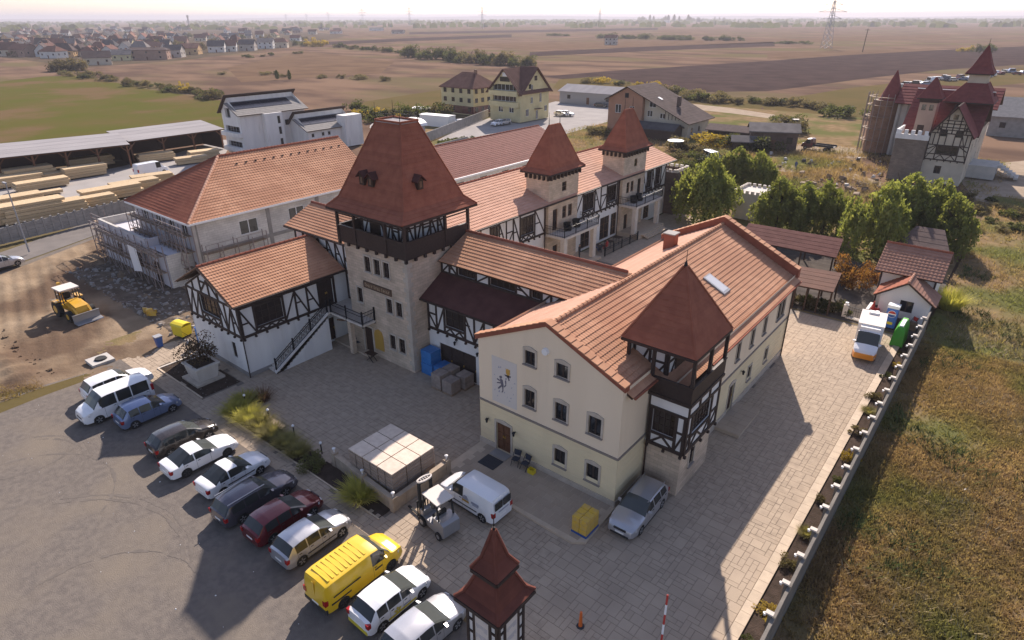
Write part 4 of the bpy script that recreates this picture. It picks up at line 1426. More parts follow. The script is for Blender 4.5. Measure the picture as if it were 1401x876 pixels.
# balcony slab in front of the tower door, iron railing
BL = thing('balcony', 'iron railed balcony slab bridging the stair top and the stone tower', 'balcony', (-41.5, 29, 3.3))
emit('balcony_slab', MB().prism([(-44.1, 28.1, 3.28), (-42.85, 28.1, 3.28), (-42.85, 28.35, 3.28), (-38.6, 28.35, 3.28), (-38.6, 29.72, 3.28), (-41.7, 29.72, 3.28), (-41.7, 31.28, 3.28), (-44.08, 31.28, 3.28)], (0, 0, .18)), 'white_stone', BL)
b = MB()
railing(b, [(-42.85, 28.4, 3.46), (-38.65, 28.4, 3.46), (-38.65, 29.7, 3.46)], 1.0, .14)
emit('balcony_railing', b, 'dark_iron', BL)
for x, y in ((-42.85, 28.4), (-40.75, 28.4), (-38.65, 28.4), (-38.65, 29.65)):
    emit('railing_post', MB().bar((x, y, 3.2), (x, y, 4.65), .1, .1, (1, 0, 0)), 'dark_iron', BL)
emit('support_column', MB().box(-40.95, 28.55, .1, -40.55, 28.95, 3.28), 'limestone', BL)
beam(BL, 'bracket', 'brown_board', (-42.2, 28.5, 2.9), (-41.1, 28.5, 3.15), .12, .12, (0, 1, 0))
emit('terrace_floor', MB().prism([(-44.05, 29.2, 0), (-39.4, 29.1, 0), (-39.1, 30.0, 0), (-39.1, 31.2, 0), (-44.05, 31.2, 0)], (0, 0, .16)), 'kerb', BL)


# ================================================================== BACK ROW along the inner court
BR = thing('back_row', 'long half-timbered guest wing with light orange roof along the inner court', 'building', (-46, 62, 0))
w = Wall(-40.2, 39.0, '+X')
Y = lambda y: y - 39.0
L = Y(84.6)
bw_ = [(Y(51.0), Y(53.4), 4.9, 6.75), (Y(46.2), Y(47.4), 5.2, 6.9), (Y(42.0), Y(43.2), 5.2, 6.9), (Y(63.1), Y(65.5), 4.9, 6.85), (Y(68.5), Y(70.8), 4.85, 6.8), (Y(78.9), Y(80.3), 4.7, 6.9), (Y(81.4), Y(82.8), 4.7, 6.9)]
gw_ = [(Y(67.2), Y(69.4), .25, 3.15), (Y(69.8), Y(71.2), .25, 3.15), (Y(62.8), Y(64.8), .25, 3.15), (Y(57.9), Y(60.4), .1, 2.6), (Y(74.0), Y(75.0), .3, 2.8), (Y(78.6), Y(80.2), .4, 3.0)]
mb = MB()
wallface(mb, w, L, 0, 7.6, bw_ + gw_)
wallface(mb, Wall(-40.2, 84.6, '+Y'), 12.6, 0, 7.6, gable=[(0, 7.6), (6.2, 9.9), (12.6, 7.4)])
wallface(mb, Wall(-52.8, 84.6, '-X'), 45, 0, 7.4)
emit('plaster_wall', mb, 'white_plaster', BR)
for h in bw_:
    window(BR, w, h, nx=4 if h[1] - h[0] > 2 else 2, nz=2, pm='glass_brown')
for h in gw_:
    window(BR, w, h, nx=2, nz=3, pm='glass_brown', fm='brown_board')
for k, (ya, yb) in enumerate(((40.5, 55.4), (61.1, 71.3), (77.6, 84.5))):
    timber(BR, w, Y(yb), 4.25, 7.45, [h for h in bw_ if Y(ya) < h[0] < Y(yb)], 60 + k, a0=Y(ya), panel=1.3)
roofplane(BR, (-39.5, 40.5, 7.62), (-39.5, 86.0, 7.62), (-46.4, 40.5, 10.0), (-46.4, 86.0, 10.0), 'tile_light', wave=.02, wl=.3, step=.42, lip=.05)
roofplane(BR, (-53.3, 86.0, 7.62), (-53.3, 40.5, 7.62), (-46.4, 86.0, 10.0), (-46.4, 40.5, 10.0), 'tile_light', step=.6)
ridge(BR, (-46.4, 40.5, 10.05), (-46.4, 86, 10.05), seg=.6)
b = MB()
b.bar((-39.42, 40.5, 7.54), (-39.42, 86.0, 7.54), .12, .14)
emit('gutter', b, 'timber', BR)
beam(BR, 'verge_board', 'timber', (-39.5, 86.02, 7.52), (-46.4, 86.02, 9.9), .05, .2, (0, 1, 0))
for y in (61.3, 71.2, 55.2, 77.7):
    emit('downpipe', MB().tube((-40.05, y, 0), (-40.05, y, 7.5), .06, n=6), 'dark_wood', BR)
for y in (66.5, 71.6):
    lantern(BR, -40.2, y, 3.7, (1, 0, 0))

for k, (ya, yb) in enumerate(((55.45, 61.2), (71.5, 77.3))):
    lab = ('stone stair tower with red spire roof nearer the camera on the inner court side', 'stone stair tower with red spire roof at the far end of the inner court')[k]
    tw = thing('court_tower', lab, 'tower', (-41.3, (ya + yb) / 2, 0), group='stone towers along the inner court')
    wx = Wall(-39.8, ya, '+X')
    hs = [(2.5, 3.4, 8.45, 9.5), (.85, 1.75, 4.3, 6.7), (2.7, 3.5, 5.3, 6.7), (3.85, 4.65, 5.3, 6.7)] if k == 0 else [(2.7, 3.5, 8.5, 9.5), (4.0, 4.9, 4.3, 6.7), (1.1, 1.85, 5.3, 6.7), (2.2, 2.95, 5.3, 6.7)]
    gd = [(1.0, 1.9, .15, 2.5)]
    mb = MB()
    wallface(mb, wx, yb - ya, 0, 10.9, hs + gd)
    wallface(mb, Wall(-42.9, ya, '-Y'), 3.1, 0, 10.9)
    wallface(mb, Wall(-39.8, yb, '+Y'), 3.1, 0, 10.9)
    wallface(mb, Wall(-42.9, yb, '-X'), yb - ya, 6, 10.9)
    emit('stone_wall', mb, 'limestone', tw)
    for h in hs + gd:
        window(tw, wx, h, nx=1, nz=2 if h[3] - h[2] < 2 else 1, pm='glass_brown', fm='brown_board')
    for i in range(9):
        piece('corbel', 'timber', tw, (-39.62, ya + .1 + (yb - ya - .2) * i / 8, 10.35), (.34, .16, .5))
    for i in range(6):
        piece('corbel', 'timber', tw, (-42.8 + i * .6, ya - .16, 10.35), (.16, .34, .5))
    pyr_roof(tw, -43.35, -39.25, ya - .55, yb + .45, 10.85, -41.35, -41.25, (ya + yb) / 2 - 1.0, (ya + yb) / 2 + 1.0, 15.45, 'tile_red', step=.4, kick=(.45, .5, 11.25))
    ridge(tw, (-41.3, (ya + yb) / 2 - 1.05, 15.5), (-41.3, (ya + yb) / 2 + 1.05, 15.5), 'tile_red', r=.1)
    for s in (-1, 1):
        emit('finial', MB().tube((-41.3, (ya + yb) / 2 + s, 15.4), (-41.3, (ya + yb) / 2 + s, 16.9), .05, .012, 6), 'dark_iron', tw)
    # porch with balcony
    pa, pb = ya - .1, yb + 1.2
    po = thing('porch', ('pale stone porch carrying an iron railed balcony below the nearer court tower', 'pale stone porch with steps and railed balcony below the farther court tower')[k], 'porch', (-38.7, (pa + pb) / 2, 0), group='porches along the inner court')
    emit('porch_slab', MB().box(-40.18, pa, 3.85, -37.45, pb, 4.12), 'white_stone', po)
    for yy in (pa + .45, pb - .55):
        emit('porch_column', MB().box(-38.1, yy - .32, 0, -37.6, yy + .32, 3.85), 'white_stone', po)
    b = MB()
    railing(b, [(-40.1, pa + .05, 4.12), (-37.55, pa + .05, 4.12), (-37.55, pb - .05, 4.12), (-40.1, pb - .05, 4.12)], 1.0, .22)
    emit('balcony_railing', b, 'dark_iron', po)
    for yy in (pa + .05, pa + 2.3, pa + 4.6, pb - .05):
        emit('railing_post', MB().bar((-37.55, yy, 4.1), (-37.55, yy, 5.3), .08, .08, (1, 0, 0)), 'dark_iron', po)
    emit('porch_floor', MB().box(-40.18, pa, -.05, -36.9, pb, .18 if k == 0 else .5), 'kerb', po)
    if k:
        for i in range(3):
            piece('step', 'kerb', po, (-36.75 + i * .32, 75, .38 - i * .13), (.34, 5.5, .14 + .0))
    # outdoor air units / wicker chairs on the balcony
    for i, yy in enumerate(((ya + 2.6, ya + 4.4), (ya + 1.7, ya + 3.2))[k]):
        c = thing('wicker_chair', ('black round wicker chair on the %s court balcony, %s' % (('nearer', 'farther')[k], ('left one', 'right one')[i])), 'chair', (-38.9, yy, 4.12), group='wicker chairs on the balconies')
        emit('seat', MB().tube((-38.9, yy, 4.15), (-38.9, yy, 4.55), .42, .5, 12), 'dark_iron', c)
        b = MB()
        for q in range(7):
            a0, a1 = PI / 2 + PI * q / 7, PI / 2 + PI * (q + 1) / 7
            b.face((-38.9 + .5 * math.cos(a0), yy + .5 * math.sin(a0), 4.5), (-38.9 + .5 * math.cos(a1), yy + .5 * math.sin(a1), 4.5), (-38.9 + .55 * math.cos(a1), yy + .55 * math.sin(a1), 5.0), (-38.9 + .55 * math.cos(a0), yy + .55 * math.sin(a0), 5.0))
        emit('backrest', b, 'tyre', c)
# iron fence of the court terrace
fe = thing('terrace_fence', 'low black iron fence edging the court terrace between both porches', 'fence', (-37, 67, 0))
b = MB()
railing(b, [(-36.9, 63.2, 0), (-36.9, 71.2, 0)], .95, .2)
emit('fence_panel', b, 'dark_iron', fe)
for i in range(5):
    emit('post', MB().bar((-36.9, 63.2 + i * 2, 0), (-36.9, 63.2 + i * 2, 1.15), .12, .12, (1, 0, 0)), 'dark_iron', fe)
for i in range(3):
    y = 64.5 + i * 2.1
    t = thing('terrace_table', 'dark terrace table by the iron fence, %s from the near porch' % ('first', 'second', 'third')[i], 'table', (-38.4, y, 0), group='tables on the court terrace')
    emit('tabletop', MB().box(-38.9, y - .45, .70, -37.9, y + .45, .75), 'dark_wood', t)
    for sx in (-1, 1):
        for sy in (-1, 1):
            piece('leg', 'dark_iron', t, (-38.4 + sx * .42, y + sy * .38, .35), (.05, .05, .7))
# crenellated brick annex at the far end
an = thing('brick_annex', 'dark brick annex with white battlements beyond the back row', 'building', (-40, 91, 0))


def crenel(parent, x0, x1, y0, y1, z, m='white_plaster', cap='white_paint', n_w=.5, h=.55, sides=('-Y', '+X', '+Y', '-X'), th=.35):
    for s in sides:
        if s in ('-Y', '+Y'):
            L = x1 - x0
            y = y0 + th / 2 if s == '-Y' else y1 - th / 2
            n = max(2, int(L / (2 * n_w)))
            for i in range(n):
                piece('merlon', cap, parent, (x0 + L * (i + .5) / n, y, z + h / 2), (L / n * .55, th, h))
        else:
            L = y1 - y0
            x = x1 - th / 2 if s == '+X' else x0 + th / 2
            n = max(2, int(L / (2 * n_w)))
            for i in range(n):
                piece('merlon', cap, parent, (x, y0 + L * (i + .5) / n, z + h / 2), (th, L / n * .55, h))


mb = MB()
ax0, ax1, ay0, ay1 = -44.0, -38.6, 84.75, 88.8
aw = Wall(ax1, ay0, '+X')
ah = [(2.2, 3.0, 2.2, 4.2)]
wallface(mb, aw, ay1 - ay0, 0, 6.0, ah)
wallface(mb, Wall(ax0, ay0, '-Y'), ax1 - ax0, 0, 6.0)
wallface(mb, Wall(ax1, ay1, '+Y'), ax1 - ax0, 0, 6.0)
wallface(mb, Wall(ax0, ay1, '-X'), ay1 - ay0, 0, 6.0)
emit('brick_wall', mb, 'dark_brick', an)
for h in ah:
    window(an, aw, h, nx=1, nz=1)
emit('flat_roof', MB().box(ax0 + .3, ay0 + .3, 5.3, ax1 - .3, ay1 - .3, 5.4), 'pale_concrete', an)
crenel(an, ax0, ax1, ay0, ay1, 6.0, h=.4, n_w=.35, cap='white_stone')

# ---------------------------------------------------------------- rear hall
rh = thing('rear_hall', 'long low hall with brownish red roof behind the back row', 'building', (-68.4, 74, 0))
mb = MB()
wx = Wall(-61.9, 50, '+X')
rhh = [(a, a + 1.6, 3.6, 5.0) for a in range(4, 40, 5)]
wallface(mb, wx, 41, 0, 6.0, rhh)
wallface(mb, Wall(-61.9, 91, '+Y'), 13, 0, 6.0, gable=[(0, 6.0), (6.5, 8.9), (13, 6.0)])
wallface(mb, Wall(-74.9, 91, '-X'), 41, 0, 6.0)
emit('plaster_wall', mb, 'white_plaster', rh)
for h in rhh:
    window(rh, wx, h, nx=2, nz=1)
roofplane(rh, (-61.2, 54, 5.9), (-61.2, 91.8, 5.9), (-68.4, 54, 9.0), (-68.4, 91.8, 9.0), 'tile_hall', wave=.015, wl=.4, step=.42, lip=.04)
roofplane(rh, (-75.6, 91.8, 5.9), (-75.6, 54, 5.9), (-68.4, 91.8, 9.0), (-68.4, 54, 9.0), 'tile_hall', step=.7)
ridge(rh, (-68.4, 54, 9.04), (-68.4, 91.8, 9.04), seg=.8)
b = MB()
b.bar((-61.1, 54, 5.8), (-61.1, 91.8, 5.8), .2, .25)
emit('gutter', b, 'white_paint', rh)
emit('verge_board', MB().bar((-61.2, 91.85, 5.8), (-68.4, 91.85, 8.9), .08, .25, (0, 1, 0)), 'white_paint', rh)

# ---------------------------------------------------------------- building shell under construction
cs = thing('unfinished_house', 'unplastered block house with new hipped tiled roof and flat terrace, under construction', 'building', (-72.7, 40, 0))
sx0, sx1, sy0, sy1 = -79.6, -65.8, 28.6, 52.4
wx, wf = Wall(sx1, sy0, '+X'), Wall(sx0, sy0, '-Y')
sh = [(5.0, 7.2, 4.3, 5.9), (11.2, 13.3, 4.5, 6.0), (17.5, 19.0, 4.5, 6.0), (11.5, 13.4, 1.2, 2.7), (5.5, 7.5, .9, 2.5), (17.0, 19.0, 1.0, 2.6)]
sf = [(2.2, 3.4, 5.1, 6.4), (5.2, 6.4, 5.1, 6.4), (8.4, 9.6, 5.1, 6.4), (11.2, 12.4, 5.1, 6.4), (9.2, 10.6, 1.0, 2.6), (11.8, 12.8, .1, 2.4)]
mb = MB()
wallface(mb, wx, sy1 - sy0, 0, 7.0, sh)
wallface(mb, Wall(sx1, sy1, '+Y'), sx1 - sx0, 0, 7.0, gable=[(0, 7.0), (6.9, 11.3), (13.8, 7.0)])
wallface(mb, Wall(sx0, sy1, '-X'), sy1 - sy0, 0, 7.0)
emit('block_wall', mb, 'aac_block', cs)
mb = MB()
wallface(mb, wf, sx1 - sx0, 0, 7.0, sf)
emit('insulated_wall', mb, 'insul', cs)
for h in sh:
    window(cs, wx, h, fm='white_frame', nx=2, nz=1, depth=.1)
for h in sf[:4]:
    window(cs, wf, h, fm='white_frame', nx=2, nz=1, depth=.1)
for a in (0.15, 8.6, 15.2, 21.5):
    piece('concrete_column', 'concrete', cs, wx.P(a, 3.5, .0), (.12, .45, 7.0))
piece('concrete_beam', 'concrete', cs, wx.P(11.9, 3.45, .0), (.14, 23.6, .4))
piece('corner_pillar', 'pale_concrete', cs, (sx1, sy0, 3.45), (.3, .3, 6.9))
ey, ex0, ex1, ez, rz0 = 27.95, -80.2, -65.2, 6.98, 11.7
roofplane(cs, (ex1, ey, ez), (ex1, 53.0, ez), (-72.7, 36.2, rz0), (-72.7, 53.0, rz0), 'tile_orange', wave=.03, wl=.34, step=.38, lip=.05)
roofplane(cs, (ex0, 53.0, ez), (ex0, ey, ez), (-72.7, 53.0, rz0), (-72.7, 36.2, rz0), 'tile_orange', step=.5)
roofplane(cs, (ex0, ey, ez), (ex1, ey, ez), (-72.7, 36.2, rz0), (-72.7, 36.2, rz0), 'tile_red', wave=.03, wl=.34, step=.38, lip=.05)
ridge(cs, (ex1, ey, ez + .06), (-72.7, 36.2, rz0 + .06), 'tile_light', r=.16)
ridge(cs, (ex0, ey, ez + .06), (-72.7, 36.2, rz0 + .06), 'tile_red', r=.15)
ridge(cs, (-72.7, 36.2, rz0 + .06), (-72.7, 53.0, rz0 + .06), 'ridge_tile', r=.16)
b = MB()
b.bar((ex0, ey - .03, ez - .08), (ex1, ey - .03, ez - .08), .1, .2)
b.bar((ex1 + .03, ey, ez - .08), (ex1 + .03, 53, ez - .08), .1, .2)
emit('fascia', b, 'white_paint', cs)
for i in range(13):
    y = 37.5 + i * 1.2
    z = rz0 - (1.45) * .63
    piece('snow_guard', 'dark_iron', cs, (-72.7 + 1.45, y, z + .1), (.12, .22, .14))
# flat terrace part
t0x, t0y = -84.2, 25.9
mb = MB()
tw_ = Wall(t0x, t0y, '-Y')
tl = 16.9
th_ = [(4.2, 5.6, .9, 2.6), (9.0, 10.4, .9, 2.6)]
wallface(mb, tw_, 12.4, 0, 4.55, th_)
wallface(mb, tw_, tl, 0, 3.72, [(13.4, 14.6, .1, 2.5)], a0=12.4)
mb.box(t0x + 12.2, t0y + .02, 3.7, t0x + 12.4, sy0, 4.55)
wallface(mb, Wall(t0x, 35.0, '-X'), 9.1, 0, 4.55)
wallface(mb, Wall(sx0, 35.0, '+Y'), 4.6, 0, 4.55)
mb.box(t0x + .28, t0y + .28, 3.6, t0x + tl - .02, sy0 - .02, 3.7)
mb.box(t0x + .28, sy0 - .02, 3.6, sx0 - .02, 34.7, 3.7)
emit('terrace_wall', mb, 'insul', cs)
emit('block_end_wall', MB().face((t0x + tl, t0y, 0), (t0x + tl, sy0, 0), (t0x + tl, sy0, 3.72), (t0x + tl, t0y, 3.72)), 'aac_block', cs)
for h in th_ + [(13.4, 14.6, .1, 2.5)]:
    window(cs, tw_, h, fm='brown_board', nx=2, nz=1, depth=.1)
b = MB()
for (x0, y0, x1, y1) in ((t0x, t0y, t0x + 12.4, t0y + .28), (t0x, t0y + .28, t0x + .28, 35.0)):
    b.box(x0, y0, 4.55, x1, y1, 4.62)
emit('parapet_cap', b, 'pale_concrete', cs)
emit('parapet_inside', MB().box(t0x + .24, t0y + .281, 3.71, t0x + 12.2, t0y + .30, 4.54).box(t0x + .281, t0y + .3, 3.7, t0x + .30, 34.9, 4.54), 'pale_concrete', cs)
# scaffolds
def scaffold(name, label, x0, x1, y0, y1, levels, bay_, along, group='scaffolds round the unfinished house', mesh_=None):
    t = thing(name, label, 'scaffold', ((x0 + x1) / 2, (y0 + y1) / 2, 0), group=group)
    L = (x1 - x0) if along == 'x' else (y1 - y0)
    n = max(1, int(round(L / bay_)))
    zt = levels[-1] + 1.0
    for i in range(n + 1):
        s = i / n
        for side in (0, 1):
            p = (x0 + (x1 - x0) * s, (y0, y1)[side]) if along == 'x' else ((x0, x1)[side], y0 + (y1 - y0) * s)
            beam(t, 'standard', 'pipe_steel', p + (0,), p + (zt - .3 * (i % 2),), .075, .075, (1, 0, 0))
    for z in levels:
        if along == 'x':
            for k in range(2):
                yy = y0 + (y1 - y0) * (.25 + .5 * k)
                piece('deck_plank', 'old_lumber', t, ((x0 + x1) / 2, yy, z), (L, (y1 - y0) * .36, .05))
            for zz in (.5, 1.0):
                beam(t, 'guard_rail', 'pipe_steel', (x0, y0, z + zz), (x1, y0, z + zz), .045, .045, (0, 1, 0))
        else:
            for k in range(2):
                xx = x0 + (x1 - x0) * (.25 + .5 * k)
                piece('deck_plank', 'old_lumber', t, (xx, (y0 + y1) / 2, z), ((x1 - x0) * .36, L, .05))
            for zz in (.5, 1.0):
                beam(t, 'guard_rail', 'pipe_steel', (x1, y0, z + zz), (x1, y1, z + zz), .045, .045, (1, 0, 0))
    for i in range(0, n):
        zz = [0] + list(levels)
        for q in range(len(zz) - 1):
            a, c = (i, i + 1) if q % 2 else (i + 1, i)
            if along == 'x':
                beam(t, 'brace', 'pipe_steel', (x0 + L * a / n, y0 - .03, zz[q]), (x0 + L * c / n, y0 - .03, zz[q + 1]), .04, .04, (0, 1, 0))
            elif i % 2 == 0:
                beam(t, 'brace', 'pipe_steel', (x1 + .03, y0 + L * a / n, zz[q]), (x1 + .03, y0 + L * c / n, zz[q + 1]), .04, .04, (1, 0, 0))
    return t


scaffold('scaffold', 'long low scaffold along the front wall of the grey terrace', -84.0, -67.4, 24.9, 25.75, (1.9, 3.7), 1.6, 'x')
scaffold('scaffold', 'tall scaffold over the terrace under the dark red hip', -79.5, -72.0, 27.5, 28.35, (2.0, 3.95, 5.6), 1.25, 'x')
scaffold('scaffold', 'tall scaffold with bare poles right of the terrace, up to the dark red hip', -71.6, -65.6, 27.3, 28.35, (1.9, 3.9, 5.6), 1.0, 'x')
scaffold('scaffold', 'scaffold with planks beside the block wall with white windows', sx1 + .25, sx1 + 1.1, 29.0, 36.0, (1.8, 3.5), 1.75, 'y')
scaffold('scaffold', 'small loose scaffold tower standing left of the grey terrace', -88.0, -85.0, 26.5, 28.0, (1.0, 2.2, 3.5), 1.5, 'x')
bn = thing('white_sheet', 'white plastic sheet hanging from the scaffold before the terrace', 'sheet', (-72.6, 24.8, 0))
b = MB()
for i in range(5):
    b.face((-73.6 + .45 * i, 24.78 + .05 * math.sin(i * 2), .9 + .1 * i), (-73.15 + .45 * i, 24.78 + .05 * math.sin(i * 2 + 2), 1.0 + .1 * i), (-73.4 + .45 * i, 24.80 + .04 * math.sin(i + 1), 3.9), (-73.85 + .45 * i, 24.8, 3.9))
emit('sheet', b, 'white_paint', bn)

# ================================================================== NEIGHBOURING BUILDINGS
def simple_windows(parent, w, hs, fm='white_frame', **k):
    for h in hs:
        window(parent, w, h, fm=fm, depth=.12, **k)


def monopitch(label, x0, x1, y0, y1, h1, h2, name, cat='house', solar=True, wins=(), balc=False, group=None):
    """white house whose two offset slopes leave a white strip between them"""
    t = thing(name, label, cat, ((x0 + x1) / 2, (y0 + y1) / 2, 0), group=group)
    xm = x0 + (x1 - x0) * .42
    wx, wf = Wall(x1, y0, '+X'), Wall(x0, y0, '-Y')
    W_ = x1 - x0
    mb = MB()
    wallface(mb, wx, y1 - y0, 0, h1, list(wins))
    fr = [(.8, W_ - .8, h1 - 4.4, h1 - 2.5), (.8, W_ - .8, h1 - 7.4, h1 - 5.6)] if balc else []
    if balc:
        fr.append((W_ * .22, W_ * .5, h1 - .9, h1 + 1.0))
    wallface(mb, wf, W_, 0, h1, fr, gable=[(0, h1 + .3), (W_ * .42, h2), (W_, h1)], depth=.8)
    wallface(mb, Wall(x1, y1, '+Y'), W_, 0, h1, gable=[(0, h1), (W_ * .58, h2), (W_, h1 + .3)])
    wallface(mb, Wall(x0, y1, '-X'), y1 - y0, 0, h1 + .3)
    mb.face((xm, y0, h2 - 1.3), (xm, y1, h2 - 1.3), (xm, y1, h2 + .55), (xm, y0, h2 + .55))
    emit('white_wall', mb, 'white_plaster', t)
    simple_windows(t, wx, wins, nx=1, nz=1, fm='grey_paint')
    for h in fr:
        window(t, wf, h, fm='grey_paint', nx=5 if h[1] - h[0] > 4 else 2, nz=1, depth=.5)
        if h[1] - h[0] > 4:
            b = MB().hexa([wf.P(h[0] - .8, h[2] - .1, 0), wf.P(h[1] + .8, h[2] - .1, 0), wf.P(h[1] + .8, h[2] + .8, 0), wf.P(h[0] - .8, h[2] + .8, 0)], [wf.P(h[0] - .8, h[2] - .1, .9), wf.P(h[1] + .8, h[2] - .1, .9), wf.P(h[1] + .8, h[2] + .75, .9), wf.P(h[0] - .8, h[2] + .75, .9)])
            emit('balcony_parapet', b, 'white_plaster', t)
    sl = (h2 - .9 - h1) / (x1 - xm)
    roofplane(t, (x1 + .6, y0 - .7, h1 - .15), (x1 + .6, y1 + .7, h1 - .15), (xm, y0 - .7, h2 - .9), (xm, y1 + .7, h2 - .9), 'tile_grey', step=.6, lip=.04)
    roofplane(t, (x0 - .6, y1 + .7, h1 - .1), (x0 - .6, y0 - .7, h1 - .1), (xm + .35, y1 + .7, h2 + .55), (xm + .35, y0 - .7, h2 + .55), 'tile_slate', step=.8)
    emit('fascia', MB().bar((xm + .4, y0 - .7, h2 + .5), (xm + .4, y1 + .7, h2 + .5), .12, .3), 'dark_wood', t)
    if solar:
        n = max(2, int((y1 - y0 - 1.5) / 2))
        for i in range(n):
            ya, yb = y0 + (y1 - y0 - 1.8) * i / n, y0 + (y1 - y0 - 1.8) * (i + .97) / n
            xa, xb = xm + .35, xm + 2.6
            za, zb = h2 - .9 - sl * (xa - xm) + .12, h2 - .9 - sl * (xb - xm) + .12
            emit('solar_panel', MB().hexa([(xb, ya, zb), (xb, yb, zb), (xa, yb, za), (xa, ya, za)], [(xb, ya, zb + .06), (xb, yb, zb + .06), (xa, yb, za + .06), (xa, ya, za + .06)]), 'solar', t)
    return t


wh = monopitch('tall white house with wraparound balconies and a dark solar strip under its ridge', -135.0, -128.0, 69.8, 85.2, 8.2, 11.2, 'white_house', balc=True, wins=[(10.2, 11.1, 5.0, 6.2), (13.0, 14.0, 5.2, 6.4)])
emit('stair_bay', MB().box(-128.0, 74.6, 0, -126.7, 78.8, 8.0), 'white_plaster', wh)
wb_ = Wall(-126.7, 74.6, '+X')
for z in (1.2, 3.6, 5.8):
    b = MB().hexa([wb_.P(2.9, z, 0), wb_.P(3.5, z, 0), wb_.P(3.5, z + 1.5, 0), wb_.P(2.9, z + 1.5, 0)], [wb_.P(2.9, z, .03), wb_.P(3.5, z, .03), wb_.P(3.5, z + 1.5, .03), wb_.P(2.9, z + 1.5, .03)])
    emit('window', b, 'glass', wh)
w2_ = monopitch('lower white house with solar strip just right of the tall balcony house', -128.6, -121.5, 81.0, 93.5, 4.4, 7.3, 'white_house', wins=[(.8, 1.5, 2.8, 3.6), (3.4, 4.1, 2.8, 3.6), (5.0, 5.7, 2.8, 3.6)])
emit('end_wall', MB().box(-122.6, 89.5, 0, -119.8, 94.2, 6.6), 'white_plaster', w2_)
ws = thing('white_shed', 'small white barrel roofed shed between white house and red tower', 'shed', (-118, 103, 0))
emit('shed_wall', MB().box(-121, 98, 0, -114, 108, 3.0), 'grey_paint', ws)
b = MB()
for i in range(8):
    a0, a1 = PI * i / 8, PI * (i + 1) / 8
    b.hexa([(-117.5 + 3.9 * math.cos(a0), 97.5, 3 + 1.5 * math.sin(a0)), (-117.5 + 3.9 * math.cos(a1), 97.5, 3 + 1.5 * math.sin(a1)), (-117.5 + 3.6 * math.cos(a1), 97.5, 2.9 + 1.3 * math.sin(a1)), (-117.5 + 3.6 * math.cos(a0), 97.5, 2.9 + 1.3 * math.sin(a0))],
           [(-117.5 + 3.9 * math.cos(a0), 108.5, 3 + 1.5 * math.sin(a0)), (-117.5 + 3.9 * math.cos(a1), 108.5, 3 + 1.5 * math.sin(a1)), (-117.5 + 3.6 * math.cos(a1), 108.5, 2.9 + 1.3 * math.sin(a1)), (-117.5 + 3.6 * math.cos(a0), 108.5, 2.9 + 1.3 * math.sin(a0))])
emit('barrel_roof', b, 'white_paint', ws)


# generic gabled/hipped house in its own axes (front = -y, local)
def house(name, label, cat, loc, rz, W_, D, h, rise, wallm, roofm, hip=0.0, nwx=3, nwy=2, storeys=1, group=None, over=.5, chimney=True, step=1.2, wins=True, shared=None, doors=True, fm='white_frame'):
    t = thing(name, label, cat, loc, rz, group, local=True)
    k = [Vector((-W_ / 2, -D / 2, 0)), Vector((W_ / 2, -D / 2, 0)), Vector((W_ / 2, D / 2, 0)), Vector((-W_ / 2, D / 2, 0))]
    mb = MB()
    for i in range(4):
        a, c = k[i], k[(i + 1) % 4]
        mb.face(a - Vector((0, 0, .3)), c - Vector((0, 0, .3)), c + Vector((0, 0, h)), a + Vector((0, 0, h)))
    if not hip:
        for x in (-W_ / 2, W_ / 2):
            mb.face((x, -D / 2, h), (x, D / 2, h), (x, 0, h + rise))
    emit('wall', mb, wallm, t, raw=True)
    o_ = over
    hz_ = h - rise * o_ / (D / 2)
    hx = hip * D / 2
    E0, E1 = (-W_ / 2 - o_, -D / 2 - o_, hz_), (W_ / 2 + o_, -D / 2 - o_, hz_)
    E2, E3 = (W_ / 2 + o_, D / 2 + o_, hz_), (-W_ / 2 - o_, D / 2 + o_, hz_)
    R0, R1 = (-W_ / 2 - o_ + hx, 0, h + rise), (W_ / 2 + o_ - hx, 0, h + rise)
    b = MB()
    dn = Vector((0, 0, -.18))
    fs = [[E0, E1, R1, R0], [E2, E3, R0, R1]]
    if hip:
        fs += [[E1, E2, R1], [E3, E0, R0]]
    for f in fs:
        b.prism([Vector(p) + dn for p in f], (0, 0, .2))
    rf = emit('roof', b, roofm, t, raw=True)
    if chimney:
        emit('chimney', MB().box(W_ * .2 - .35, -.2, h + rise * .4, W_ * .2 + .35, .5, h + rise + .8), 'red_block', rf, raw=True)
    if wins:
        sh_ = h / storeys
        for sside in range(4):
            a, c = k[sside], k[(sside + 1) % 4]
            u = (c - a)
            L = u.length
            u.normalize()
            n = Vector((u.y, -u.x, 0))
            cnt = nwx if sside % 2 == 0 else nwy
            for fl in range(storeys):
                for i in range(cnt):
                    cc = a + u * (L * (i + .5) / cnt) + Vector((0, 0, sh_ * fl + sh_ * .52))
                    isd = doors and fl == 0 and sside == 0 and i == cnt // 2
                    ww_, hh_ = (1.0, 2.1) if isd else (1.2, 1.25)
                    if isd:
                        cc.z = 1.05
                    q = Matrix((u, n, Vector((0, 0, 1)))).transposed()
                    fo = piece('door' if isd else 'window', 'door_wood' if isd else 'glass', None, cc + n * .03, (ww_, .06, hh_), q)
                    fo.parent = t
    return t


